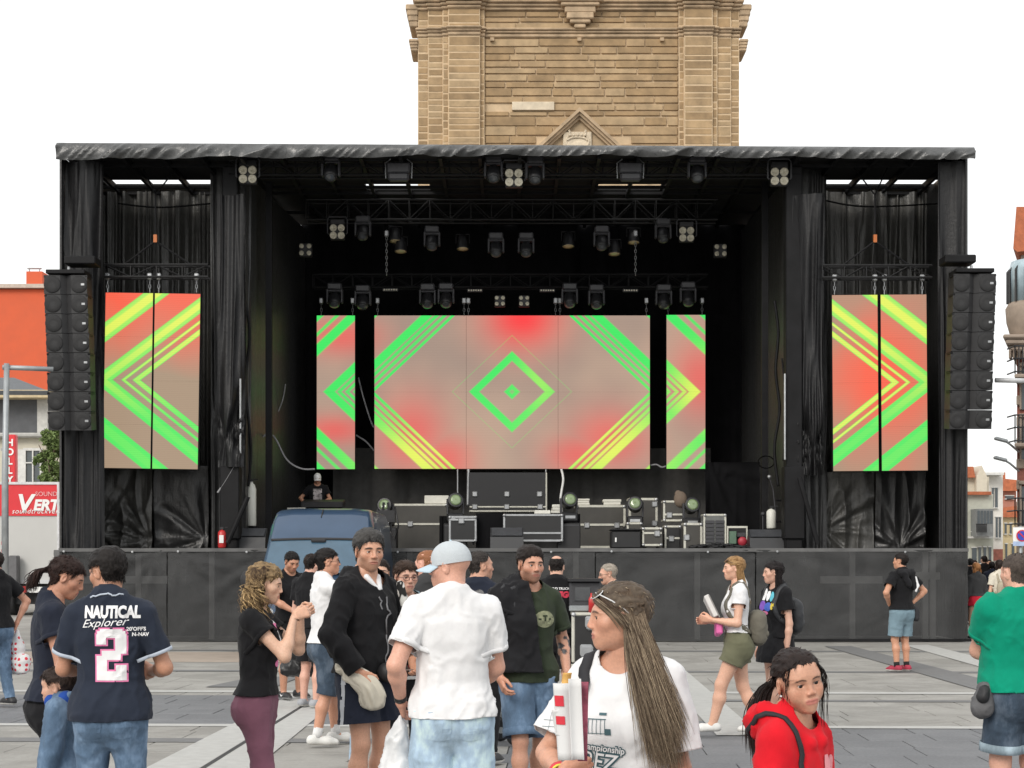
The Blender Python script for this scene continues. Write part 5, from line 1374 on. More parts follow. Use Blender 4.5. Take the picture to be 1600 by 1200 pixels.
# fascia: creased tarpaulin band folded over the front truss
def fascia_pt(u, v_):
    x = SX(94) + (SX(1517) - SX(94)) * u; zt = SZ(228 + 7 * u); zb = SZ(250 + 1.5 * math.sin(u * 9) + 4.5 * (2 * abs(u - .5)) ** 4 + 1.0 * math.sin(u * 61))
    return x, zt, zb
nx, nz = 420, 14; vv = []
for j in range(nz + 1):
    for i in range(nx + 1):
        x, zt, zb = fascia_pt(i / nx, j / nz); vv.append((x, 0, zb + (zt - zb) * j / nz))
vv = np.array(vv); sl_ = np.stack([vv[:, 0] * 2.4 - vv[:, 2] * 2.8, vv[:, 2] * 1.6 + vv[:, 0] * .25, 0 * vv[:, 0]], 1)
dd = ((1 - np.abs(vnoise(sl_, (.8, .55, 1), 2))) ** 5 * .13 + (1 - np.abs(vnoise(sl_, (2.6, .8, 1), 7))) ** 5 * .08 + vnoise(sl_, (2.3, 1.4, 1), 5) * .02) * (1 - .9 * np.repeat(np.linspace(0, 1, nz + 1), nx + 1) ** 3); vv[:, 1] = SY - .25 - dd - .05 * np.sin(np.tile(np.linspace(0, math.pi, nz + 1)[:, None], (1, nx + 1)).ravel())
ii = np.arange(nx)[None] + np.arange(nz)[:, None] * (nx + 1); o = np_obj('roof_fascia', vv, np.stack([ii, ii + 1, ii + nx + 2, ii + nx + 1], -1).reshape(-1, 4), M_ROOF, stage); o.location.y = -SY
def roof_panel(x0, x1, y0, y1, z=None): z = ZR if z is None else z; Sb('roof_panel', ((x0 + x1) / 2, (y0 + y1) / 2, z + .16), (x1 - x0, y1 - y0, .06), rf)
w0, w1 = SX(345, 36.5), SX(1262, 36.5)
roof_panel(SX(94), SX(1517), SY - .18, 36.15)
roof_panel(SX(94) - .2, SX(160, 36.2), 36.15, BY); roof_panel(SX(1470, 36.2), SX(1517) + .2, 36.15, BY); roof_panel(SX(333, 36.3), SX(572, 36.9), 36.15, BY); roof_panel(SX(672, 36.9), SX(934, 36.9), 36.15, BY); roof_panel(SX(1032, 36.9), SX(1276, 36.3), 36.15, BY)
for a, b2 in ((572, 672), (934, 1032)): roof_panel(SX(a, 36.9), SX(b2, 36.9), 36.15, 36.55); roof_panel(SX(a, 36.9), SX(b2, 36.9), 37.15, BY)
for a, b2 in ((160, 333), (1276, 1470)): roof_panel(SX(a, 36.2), SX(b2, 36.2), 36.78, BY)
for px in list(range(130, 1500, 62)): Sb('roof_rafter', (SX(px), SY + 3.4, ZR + .06), (.07, 7.0, .12), M_STEEL)
for yy in (34.4, 36.35, 36.95, 39.0): Sb('roof_purlin', (0, yy, ZR + .02), (xr - xl - .3, .06, .06), M_STEEL)
# back and wing walls
def wr(name, *a, **k): o = wrinkled(name, *a, **k); o.location.y = -SY; return o
wr('back_curtain', SX(470, BY), SX(1165, BY), DECK, ZR + .2, BY, M_CURT, stage, .16, 110, 10, 21, 3.2, .05)
wr('lower_back_curtain', SX(520, 40.4), SX(1110, 40.4), DECK, SZ(700, 40.4), 40.4, mat('grey_black_curtain', (.075, .073, .07), .9, var=.2), stage, .14, 110, 10, 31, 3.6, .05)
for sgn, (a, b2) in ((-1, (380, 478)), (1, (1158, 1240))):   # returns running from the front posts to the back wall
    xa, xb = SX(a, 34.6), SX(b2, BY)
    x_0, x_1 = (xa, xb) if sgn < 0 else (SX(a, BY), SX(b2, 34.6))
    wr('side_curtain', x_0, x_1, DECK, ZR, 0, tarp_mat('side_tarpaulin', (.04, .04, .04), .42, .5, (4, 4, .5), .5), stage, .14, 80, 40, 40 + sgn, 4.0, .25, yfn=(lambda u: 34.9 + u * 6.0) if sgn < 0 else (lambda u: 40.9 - u * 6.0), gather=[(.5, .05, .2)])
WY = 36.9; M_WING = tarp_mat('wing_tarpaulin', (.055, .054, .05), .38, .6, (7, 7, .6), .5); M_CORN = tarp_mat('corner_tarpaulin', (.011, .011, .012), .45, .35, (6, 6, .6), .4)
wr('wing_curtain', SX(150, WY), SX(352, WY), DECK, SZ(300, WY), WY, M_WING, stage, .30, 150, 70, 50, 4.4, .12, gather=[(.45, .02, .35), (.98, .1, .35)])
wr('wing_curtain', SX(1255, WY), SX(1480, WY), DECK, SZ(300, WY), WY, M_WING, stage, .26, 150, 70, 57, 3.6, .14, gather=[(.03, .12, .5), (.55, .02, .3)])
# lower loose sheets in the wings
wr('loose_sheet', SX(140, 35.6), SX(238, 35.6), DECK, SZ(720, 35.6), 35.6, M_WING, stage, .12, 50, 40, 71, 1.8, .9, gather=[(.98, .1, .2), (.1, .2, .15)]); wr('loose_sheet', SX(240, 35.7), SX(325, 35.7), DECK, SZ(728, 35.7), 35.7, M_TARP, stage, .10, 50, 40, 72, 1.6, .8, gather=[(.95, .12, .16)])
wr('loose_sheet', SX(1284, 35.6), SX(1366, 35.6), DECK, SZ(738, 35.6), 35.6, M_WING, stage, .12, 50, 40, 73, 1.8, .9, gather=[(.02, .25, .28)]); wr('loose_sheet', SX(1368, 35.7), SX(1445, 35.7), DECK, SZ(730, 35.7), 35.7, M_TARP, stage, .10, 50, 40, 74, 1.6, .6, gather=[(.5, .02, .15)])
# outer wing walls and inner tarp strips by the front posts
for (a, b2, y0, sd, am) in ((97, 160, SY + .1, 81, .10), (1468, 1513, SY + .1, 82, .08)):
    wr('corner_sheet', SX(a), SX(b2), DECK - .2, ZR, y0, M_CORN, stage, am * 1.6, 40, 60, sd, 4.5, .2)
wr('corner_sheet', SX(330, 35.2), SX(392, 35.2), DECK, SZ(262, 35.2), 35.2, M_TARP, stage, .16, 50, 60, 85, 4.0, .2); wr('corner_sheet', SX(340, 34.3), SX(382, 34.3), SZ(730, 34.3), SZ(305, 34.3), 34.3, M_CORN, stage, .20, 50, 60, 83, 4.0, .2, gather=[(.3, .1, .3)]); wr('corner_sheet', SX(1232, 35.2), SX(1292, 35.2), DECK, SZ(262, 35.2), 35.2, M_TARP, stage, .16, 50, 60, 86, 4.0, .2); wr('corner_sheet', SX(1236, 34.3), SX(1286, 34.3), SZ(742, 34.3), SZ(305, 34.3), 34.3, M_CORN, stage, .20, 50, 60, 84, 4.0, .2, gather=[(.7, .1, .3)])
for xw in (xl + .02, xr - .02):
    mb = MB(); mb.box((xw, 3.6, (DECK + ZR) / 2), (.04, 7.2, ZR - DECK + .2)); mb.build('outer_wall', M_TARP, stage)
# posts
for px, w_ in ((352, .32), (1248, .34)): Sb('roof_post', (SX(px), SY + .7, (DECK + ZR) / 2), (w_, w_, ZR - DECK), M_STEEL, .02); Sb('post_sleeve', (SX(px), SY + .68, DECK + .95), (w_ + .08, w_ + .08, 1.5), M_STEEL, .02)
for px in (398, 1218): Sb('thin_post', (SX(px), SY + 2.0, (DECK + ZR) / 2), (.14, .12, ZR - DECK), M_STEEL)
for px in (108, 132, 1488, 1503): Sb('corner_post', (SX(px), SY + .32, (ZR + .2) / 2 + .3), (.14, .14, ZR - .4), M_STEEL, .01)
for px, y0, y1 in ((370, 588, 716), (1232, 580, 716)):
    mb = MB(); mb.bar((SX(px), .45, SZ(y0)), (SX(px), .45, SZ(y1)), .022, 10); o = mb.build('hydraulic_ram', M_BARE, stage)
for a, b2 in (((1253, 745), (1282, 850)), ((384, 775), (352, 848))): mb = MB(); mb.bar((SX(a[0]), .3, SZ(a[1])), (SX(b2[0]), .3, SZ(b2[1])), .05, 8); mb.build('post_brace', M_STEEL, stage)
# loose cables
def cable(pix, Y, r=.022, m=None, parent=stage, name='cable'):
    mb = MB(); pts = bez(np.array([(SX(a, Y), Y - SY, SZ(b2, Y)) for a, b2 in pix]), 8 * len(pix)); mb.tube([tuple(p) for p in pts], r, 6); return mb.build(name, m or mat('grey_cable', (.25, .25, .26), .6), parent, True)
cable([(340, 770), (352, 752), (366, 728), (372, 712)], 34.3); cable([(390, 708), (404, 690), (418, 678), (430, 685), (448, 718), (470, 732), (492, 733)], 36.5); cable([(560, 590), (568, 622), (582, 664), (590, 668)], 39.6); cable([(556, 680), (572, 690), (584, 704)], 39.6); cable([(420, 676), (440, 630), (446, 600)], 38, .015)
cable([(1016, 727), (1026, 726), (1034, 730), (1042, 728)], 39.3); cable([(877, 733), (880, 750), (876, 778), (878, 800)], 39.0, .03, M_WHITE); cable([(732, 733), (731, 790)], 39.1, .04, M_BARE); cable([(715, 733), (715, 786)], 39.1, .02, M_BARE); cable([(853, 733), (853, 790)], 39.1, .02, M_BARE)
cable([(1210, 470), (1216, 520), (1212, 580), (1218, 640), (1210, 700), (1216, 760)], 35.0, .035, M_STEEL); cable([(1222, 560), (1228, 640), (1224, 720)], 35.0, .02, M_STEEL); cable([(380, 450), (390, 520), (384, 600), (392, 700), (388, 760)], 35.0, .03, M_STEEL)
cable([(185, 318), (250, 324), (330, 318)], 36.0, .02, M_STEEL); cable([(1240, 300), (1340, 322), (1470, 318)], 36.0, .02, M_STEEL)
mb = MB(); c0 = P(1197, 722, 35.2); mb.tube([(c0.x + .17 * math.cos(t), c0.y - SY, c0.z + .13 * math.sin(t)) for t in [i * .4 for i in range(40)]], .012, 5); mb.build('cable_coil', M_STEEL, stage)

# ---------------------------------------------------------------- LED walls
E_LED = 1.0 / (2 ** EXPO)
def led_mat(name, kind, x_off=0.0):
    """emissive picture: chevrons about the screen-space origin in metres (object coords)"""
    b = NB(name); co = b.coords('Object'); s = b.n.new('ShaderNodeSeparateXYZ'); b.link(co, s.inputs[0]); x, z = s.outputs[0], s.outputs[2]
    ax = b.math('ABSOLUTE', x); az = b.math('ABSOLUTE', z); u = 66.3          # px per metre at the back wall
    if kind == 'main':
        L = b.math('MULTIPLY', b.math('ADD', b.math('SUBTRACT', ax, x_off), b.math('MULTIPLY', az, 1.06)), u / 450.0)
        k = lambda p: p / 450.0
        st = [(0, 0.9)]
        def bandm(a, c, e=2, v=1.0): st.extend([(k(a - e), 0.0), (k(a), v), (k(c), v), (k(c + e), 0.0)])
        st = [(0, .5), (k(4), .5), (k(5), 1.0), (k(11), 1.0), (k(14), 0)]
        bandm(52, 66, 2); bandm(93, 94.2, .7, .28); bandm(216, 221, 1.2); bandm(228, 234, 1.2, .9); bandm(240, 246, 1.2, .95); bandm(251, 267, 2.5)
        m1 = b.ramp(L, st)
        m2 = b.ramp(L, [(0, 0), (k(335), 0), (k(338), 1), (k(356), 1), (k(359), 0), (k(368), 0), (k(370), .9), (k(375), .9), (k(377), 0), (k(392), 0), (k(395), 1), (1, 1)])
        mk = b.math('MAXIMUM', m1, m2)
        f = b.noise(b.mapping(co, (.45, 1, .45)), 1.0, 2, .5)
        base = b.mix(b.ramp(f, [(.35, 0), (.65, 1)]), lin((168, 146, 132)), lin((190, 162, 142)))
        # red glows
        def spot(cx, cz, r1, r2): 
            dx = b.math('MULTIPLY', b.math('SUBTRACT', x, cx), 1 / r1); dz = b.math('MULTIPLY', b.math('SUBTRACT', z, cz), 1 / r2)
            q = b.math('ADD', b.math('MULTIPLY', dx, dx), b.math('MULTIPLY', dz, dz)); return b.math('POWER', 2.718, b.math('MULTIPLY', q, -1.0))
        yel = spot(-2.1, -1.5, 1.3, .8)
        for a in ((2.3, -1.3, 1.5, 1.0), (4.5, .0, .75, .8), (.7, .3, .5, .9), (-1.6, 1.0, .3, .3)): yel = b.math('MAXIMUM', yel, b.math('MULTIPLY', spot(*a), .95 if a[0] > 2 else .35))
        red = spot(0.25, 1.75, .9, .75)
        for a in ((-2.35, -1.0, .8, .9), (-1.6, -1.6, .7, .6), (2.3, -1.1, .9, .7), (4.45, .3, .7, .9), (-4.2, -.9, .8, .35), (-4.0, 1.3, .9, .45), (1.6, -1.5, .8, .5)): red = b.math('MAXIMUM', red, b.math('MULTIPLY', spot(*a), .62))
        base = b.mix(red, base, lin((255, 70, 72)))
    else:
        sgn = 1 if kind == 'left' else -1; u = 76.0
        L = b.math('ADD', b.math('MULTIPLY', b.math('SUBTRACT', b.math('MULTIPLY', x, sgn), b.math('MULTIPLY', az, 1.28)), u / 420.0), .6)
        k = lambda p: p / 420.0 + .6
        mk = b.ramp(L, [(0, 1), (k(-205), 1), (k(-200), 0), (k(-118), 0), (k(-113), .6), (k(-107), .65), (k(-102), 1), (k(-88), 1), (k(-84), .6), (k(-77), .6), (k(-72), 0), (k(-22), 0), (k(-18), .6), (k(-12), .65), (k(-8), 1), (k(2), 1), (k(5), .6), (k(11), .6), (k(15), 0), (k(26), 0), (k(28), .95), (k(32), .95), (k(34), 0), (k(43), 0), (k(46), 1), (k(54), 1), (k(58), 0)])
        yel = b.math('MULTIPLY_ADD', z, .42, .45 if kind == 'left' else .5); yel = b.math('MINIMUM', b.math('MAXIMUM', yel, .12), .95)
        if kind == 'right': yel = b.math('MAXIMUM', yel, b.ramp(L, [(k(20), 0), (k(26), .85), (1, .85)]))
        f = b.noise(b.mapping(co, (.6, 1, .6)), .9, 2, .5, .4)
        hot = b.math('ADD', b.math('MULTIPLY', z, .55 if kind == 'left' else .0), b.math('MULTIPLY_ADD', f, 1.2, -.55 if kind == 'left' else -.60))
        if kind == 'right': ex = b.math('MULTIPLY', b.math('ADD', x, .9), .9); ez = b.math('MULTIPLY', b.math('SUBTRACT', z, .25), .8); hot = b.math('ADD', hot, b.math('MULTIPLY', b.math('POWER', 2.718, b.math('MULTIPLY', b.math('ADD', b.math('MULTIPLY', ex, ex), b.math('MULTIPLY', ez, ez)), -1.0)), 1.1))
        base = b.mix(b.math('MINIMUM', b.math('MAXIMUM', hot, 0.0), 1.0), lin((172, 148, 124)), lin((252, 104, 78)))
    yel = b.math('MULTIPLY', yel, b.ramp(mk, [(.45, .15 if kind != 'main' else .6), (.92, 1.0)]))
    gcol = b.mix(b.math('MINIMUM', b.math('MAXIMUM', yel, 0.0), 1.0), lin((70, 236, 104)), lin((236, 246, 100)))
    colr = b.mix(mk if kind == 'main' else b.ramp(mk, [(.15, 0), (.5, 1)]), base, gcol)
    # module grid: fine rows of LEDs
    row = b.math('FRACT', b.math('MULTIPLY', z, 26.0)); colr = b.mix(b.math('MULTIPLY', b.math('LESS_THAN', row, .22), .10), colr, (0.02, .02, .02))
    n = b.principled((.01, .01, .01), .5, 0, None, .2, 0, colr, E_LED * 1.0); return b.m
M_LEDMAIN = led_mat('led_picture', 'main'); M_LEDS = led_mat('led_picture_side', 'main', .40); M_LEDL = led_mat('led_picture_left', 'left'); M_LEDR = led_mat('led_picture_right', 'right')
LY = 39.2; LW = 34.3
def led(label, px0, px1, py0, py1, Y, m, nx, nz, ox, oz, tilt=0.0, group=None):
    """screen built of cabinets; object origin for the picture at (ox,oz)"""
    root = empty('led_screen', (ox, Y, oz)); tag(root, label, 'screen', group)
    x0, x1, z1, z0 = SX(px0, Y) - ox, SX(px1, Y) - ox, SZ(py0, Y) - oz, SZ(py1, Y) - oz
    for i in range(nx):
        for j in range(nz):
            mb = MB(); g_ = .0025 if nx > 1 else .0004; a, c = x0 + (x1 - x0) * i / nx + g_, x0 + (x1 - x0) * (i + 1) / nx - g_; e, f = z0 + (z1 - z0) * j / nz + (.0006 if nz > 1 else 0), z0 + (z1 - z0) * (j + 1) / nz - (.0006 if nz > 1 else 0)
            mb.add([(a, 0, e), (c, 0, e), (c, 0, f), (a, 0, f)], [(0, 1, 2, 3)]); mb.build('led_panel', m, root, fixn=False)
    mb = MB(); mb.box(((x0 + x1) / 2, .075, (z0 + z1) / 2), (x1 - x0 + .02, .13, z1 - z0 + .02)); mb.build('cabinet', M_STEEL, root)
    root.rotation_euler = (0, R(tilt), 0); return root
ox, oz = SX(800, LY), SZ(612, LY)
led('wide central video screen showing a green diamond between chevrons', 585, 1015.5, 493, 732.5, LY, M_LEDMAIN, 3, 2, ox, oz)
led('narrow video screen just left of the wide central screen', 495, 554.5, 493, 733, LY, M_LEDS, 1, 2, ox, oz); led('narrow video screen just right of the wide central screen', 1041.5, 1102, 492, 732.5, LY, M_LEDS, 1, 2, ox, oz)
wzl = SZ(593, LW); wzr = SZ(597, LW)
for lb, a, c, t0, t1, m, o_, z_, tl in (('outermost video screen hung in the left wing beside the speaker array', 163, 237, 457, 731, M_LEDL, SX(163, LW), wzl, .9), ('inner one of two video screens in the left wing', 240, 311, 457, 731, M_LEDL, SX(163, LW), wzl, .9), ('inner one of two video screens in the right wing', 1301, 1372, 460, 735, M_LEDR, SX(1449, LW), wzr, -.45), ('outermost video screen hung in the right wing beside the speaker array', 1377, 1448.5, 460, 735, M_LEDR, SX(1449, LW), wzr, -.45)):
    led(lb, a, c, t0, t1, LW, m, 1, 4, o_, z_, tl)

# ---------------------------------------------------------------- trusses
def truss(label, x0, x1, z, Y, h=.30, dpt=.30, n=None, m=M_STEEL, slope=0.0):
    root = empty('truss', ((x0 + x1) / 2, Y, z)); tag(root, label, 'truss'); Lh = (x1 - x0) / 2; n = n or max(3, int((x1 - x0) / .45))
    mb = MB()
    for dy in (-dpt / 2, dpt / 2):
        for dz in (-h / 2, h / 2): mb.bar((-Lh, dy, dz), (Lh, dy, dz), .026, 6)
    mb.build('chord', m, root); mb = MB()
    for i in range(n):
        a, b2 = -Lh + 2 * Lh * i / n, -Lh + 2 * Lh * (i + 1) / n
        for dy in (-dpt / 2, dpt / 2): mb.bar((a, dy, -h / 2 if i % 2 else h / 2), (b2, dy, h / 2 if i % 2 else -h / 2), .013, 5); mb.bar((a, dy, -h / 2), (a, dy, h / 2), .013, 5)
        mb.bar((a, -dpt / 2, h / 2 if i % 2 else -h / 2), (b2, dpt / 2, h / 2 if i % 2 else -h / 2), .013, 5)
    mb.build('lacing', m, root); return root
FT, MT, KT = 34.5, 37.5, 39.0
M_TR = mat('dark_aluminium', (.016, .016, .017), .5, .3, var=.2)
truss('front lighting truss just under the roof fascia', SX(360, FT), SX(1250, FT), ZR - .02, FT, .3, .3, m=M_STEEL)
truss('middle lighting truss hung across the stage roof', SX(480, MT), SX(1120, MT), SZ(330, MT), MT, .45, .4, m=M_TR)
truss('back truss carrying the row of lights over the central screens', SX(490, KT), SX(1105, KT), SZ(440, KT), KT, .3, .3, m=M_STEEL)
for lb, a, c, y_ in (('short truss holding the two left wing screens', 165, 326, 424), ('short truss holding the two right wing screens', 1284, 1455, 425)):
    t = truss(lb, SX(a, LW), SX(c, LW), SZ(y_, LW), LW + .05, .25, .25, m=M_TR); xc = t.location.x; mb = MB(); ap = Vector((SX(242 if a < 500 else 1368, LW) - xc, 0, SZ(376, LW) - t.location.z))
    for q in (-.75, .75): mb.bar(ap, Vector((q * .95, 0, .13)), .02)
    mb.bar(ap, ap + Vector((0, 0, .95)), .018); mb.bar(ap + Vector((0, 0, .95)), ap + Vector((-.5, .6, 1.9)), .015); mb.bar(ap + Vector((0, 0, .95)), ap + Vector((.5, .6, 1.9)), .015); mb.build('bridle', M_STEEL, t)
    mb = MB(); mb.box(tuple(ap + Vector((0, 0, .05))), (.07, .07, .16)); mb.build('hook', mat('hook_orange', (.45, .13, .03), .5), t)
def chain(px, y0, y1, Y):
    root = empty('screen_hanger', (SX(px, Y), Y, SZ(y1, Y))); L = SZ(y0, Y) - SZ(y1, Y); mb = MB(); n = max(3, int(L / .07))
    for i in range(n):
        z = L * (i + .5) / n; r1 = L / n * .62; pts = [(.022 * math.cos(t) if i % 2 else 0, 0 if i % 2 else .022 * math.cos(t), z + r1 * math.sin(t)) for t in [k * math.pi / 4 for k in range(9)]]; mb.tube(pts, .008, 4, False)
    mb.build('chain', M_BARE, root); mb = MB(); mb.box((0, 0, L), (.10, .10, .14), bevel=.02); mb.build('clamp', M_BARE, root); return root
chs = [(168, 432, 457, LW, 'left edge of the left wing screens'), (234, 432, 457, LW, 'first middle of the left wing screens'), (248, 432, 457, LW, 'second middle of the left wing screens'), (307, 432, 457, LW, 'right edge of the left wing screens'), (1304, 434, 460, LW, 'left edge of the right wing screens'), (1367, 434, 460, LW, 'first middle of the right wing screens'), (1382, 434, 460, LW, 'second middle of the right wing screens'), (1441, 434, 460, LW, 'right edge of the right wing screens'),
       (502, 470, 493, LY, 'left end of the narrow left back screen'), (551, 470, 493, LY, 'right end of the narrow left back screen'), (590, 470, 493, LY, 'left end of the wide central screen'), (725, 470, 493, LY, 'left seam of the wide central screen'), (732, 470, 493, LY, 'left seam, second chain, of the central screen'), (868, 470, 493, LY, 'right seam of the wide central screen'), (875, 470, 493, LY, 'right seam, second chain, of the central screen'), (1010, 470, 493, LY, 'right end of the wide central screen'), (1044, 470, 492, LY, 'left end of the narrow right back screen'), (1097, 470, 492, LY, 'right end of the narrow right back screen')]
for px, a, c, Y, w_ in chs: tag(chain(px, a, c, Y), 'steel chain hanger at the ' + w_, 'chain', 'chains holding the screens')
tag(chain(604, 365, 430, MT), 'long hoist chain hanging left of the roof centre', 'chain'); tag(chain(993, 365, 430, MT), 'long hoist chain hanging right of the roof centre', 'chain')

# ---------------------------------------------------------------- lamps in the rig
M_LENS = mat('warm_lens', (.62, .58, .46), .25, var=.15, vscale=30); M_LENSD = mat('dark_lens', (.06, .065, .07), .08, spec=.8); M_FIX = mat('fixture_black', (.016, .016, .018), .45, var=.2, vscale=8); M_FIXG = mat('fixture_grey', (.045, .045, .05), .42, var=.2, vscale=8); M_LENSG = mat('greenish_lens', (.20, .27, .14), .1, spec=.8)
def blinder():
    r = empty('blinder_light'); mb = MB(); mb.tube([(-.21, 0, -.28), (-.24, 0, -.25), (-.24, 0, .08), (-.2, 0, .14), (.2, 0, .14), (.24, 0, .08), (.24, 0, -.25), (.21, 0, -.28)], .018, 6); mb.build('yoke', M_FIXG, r)
    mb = MB(); mb.box((0, .06, .02), (.36, .16, .14), bevel=.02); mb.box((0, .09, -.22), (.36, .12, .38), bevel=.02); mb.build('housing', M_FIX, r)
    for dx in (-.095, .095):
        for dz in (-.13, -.31): mb = MB(); mb.lathe([(.088, 0), (.085, -.05), (.05, -.02), (.0, -.012)], (dx, .02, dz), (0, 1, 0), 16); mb.build('lamp', M_LENS, r, True)
    return r
def mover():
    r = empty('moving_head_light'); mb = MB(); mb.box((0, 0, .10), (.34, .26, .16), bevel=.03); mb.build('base', M_FIXG, r)
    mb = MB()
    for sx in (-1, 1): mb.box((sx * .17, 0, -.12), (.055, .16, .34), bevel=.02)
    mb.box((0, 0, .0), (.36, .16, .05), bevel=.02); mb.build('yoke', M_FIXG, r)
    mb = MB(); mb.lathe([(.10, -.16), (.135, -.10), (.14, .08), (.125, .16), (.11, .165)], (0, -.03, -.20), (0, -.55, -.83), 18); mb.build('head', M_FIX, r, True); mb = MB(); mb.lathe([(.105, .167), (.09, .172), (.0, .178)], (0, -.03, -.20), (0, -.55, -.83), 18); mb.build('lens', M_LENSD, r, True); return r
def strobe():
    r = empty('flood_light'); mb = MB(); mb.box((0, 0, .03), (.46, .22, .22), bevel=.03); mb.box((0, -.03, -.14), (.42, .20, .16), bevel=.04); mb.build('housing', M_FIXG, r)
    for sx in (-1, 1): mb = MB(); mb.tube([(sx * .25, 0, -.16), (sx * .26, 0, .14), (sx * .16, 0, .22)], .014, 6); mb.build('bracket', M_BARE, r)
    return r
def par():
    r = empty('par_can'); mb = MB(); mb.lathe([(.05, .18), (.10, .16), (.125, .0), (.14, -.12), (.145, -.14)], (0, 0, 0), (0, .18, .98), 16); mb.build('can', M_FIX, r, True); mb = MB(); mb.lathe([(.13, -.141), (.08, -.146), (0, -.15)], (0, 0, 0), (0, .18, .98), 16); mb.build('lens', mat('amber_lens', (.45, .36, .2), .2), r, True)
    mb = MB(); mb.tube([(-.15, 0, 0), (-.15, 0, .2), (.15, 0, .2), (.15, 0, 0)], .012, 6); mb.build('bracket', M_FIX, r); return r
def ledbar():
    r = empty('light_bar'); mb = MB(); mb.box((0, 0, 0), (.36, .08, .07), bevel=.01); mb.build('housing', M_FIXG, r)
    for k in range(6): mb = MB(); mb.lathe([(.02, 0), (.0, .006)], (-.14 + k * .056, -.041, 0), (0, -1, 0), 8); mb.build('cell', M_LENS, r)
    return r
def tri():
    r = empty('cluster_light')
    for dx in (-.085, .085):
        for dz in (-.08, .08): mb = MB(); mb.lathe([(.055, .0), (.052, -.03), (0, -.012)], (dx, 0, dz), (0, 1, 0), 12); mb.build('lamp', M_LENS, r, True)
    mb = MB(); mb.box((0, .09, 0), (.30, .12, .32), bevel=.02); mb.build('housing', M_FIX, r); return r
def put(fn, spots, Y, dz=0.0, label='', cat='', group='', sc=1.0):
    pr_ = None
    for k, (px, py, w_) in enumerate(spots):
        loc = (SX(px, Y), Y, SZ(py, Y) + dz)
        if pr_ is None: pr_ = fn(); pr_.location = loc; o = pr_
        else: o = copy_tree(pr_, None, loc)
        o.scale = (sc, sc, sc); tag(o, label % w_, cat, group)
put(blinder, [(387, 265, 'left'), (803, 270, 'middle'), (1218, 268, 'right')], FT - .3, .12, 'four-lamp blinder at the %s of the roof front', 'stage light', 'blinders along the roof front')
put(mover, [(517, 258, 'far left'), (771, 260, 'just left of the middle blinder'), (836, 262, 'just right of the middle blinder'), (1089, 260, 'far right')], FT - .3, .05, 'grey moving head light under the roof front, %s', 'stage light', 'moving heads along the roof front')
put(strobe, [(623, 266, 'left'), (985, 266, 'right')], FT - .3, 0, 'boxy flood light under the roof front, %s of centre', 'stage light', 'flood lights along the roof front', 1.05)
put(blinder, [(527, 352, 'left'), (1073, 356, 'right')], MT - .3, .06, 'four-lamp blinder on the %s end of the middle rig', 'stage light', 'blinders on the middle rig', .92)
put(mover, [(567, 350, 'left end of the middle rig'), (675, 366, 'left of centre'), (775, 376, 'left side of the dark centre'), (822, 376, 'right side of the dark centre'), (940, 366, 'right of centre'), (1036, 354, 'right end of the middle rig')], MT - .3, 0, 'dark moving head light hung at the %s', 'stage light', 'moving heads on the middle rig', .95)
put(par, [(618, 368, 'first from the left'), (626, 384, 'second from the left'), (723, 380, 'third from the left'), (888, 376, 'third from the right'), (960, 388, 'second from the right'), (990, 370, 'first from the right')], MT + .1, 0, 'small can light tilted down on the middle rig, %s', 'stage light', 'can lights on the middle rig')
put(tri, [(477, 390, 'far left'), (1126, 391, 'far right')], MT + .4, 0, 'dim four-lamp cluster hung at the %s', 'stage light', 'outer lamp clusters')
put(tri, [(781, 470, 'left'), (819, 470, 'right')], KT - .3, 0, 'small four-lamp cluster above the central screen, %s one', 'stage light', 'lamp clusters over the central screen', .85)
put(mover, [(523, 455, 'first'), (567, 458, 'second'), (668, 456, 'third'), (697, 455, 'fourth'), (890, 455, 'fifth'), (932, 457, 'sixth'), (1037, 457, 'seventh'), (1075, 453, 'eighth')], KT - .2, 0, 'black moving head above the back screens, %s from the left', 'stage light', 'moving heads on the back truss')
put(ledbar, [(610, 453, 'first'), (742, 454, 'second'), (855, 454, 'third'), (985, 454, 'fourth')], KT - .2, 0, 'small light bar on the back truss, %s from the left', 'stage light', 'light bars on the back truss')

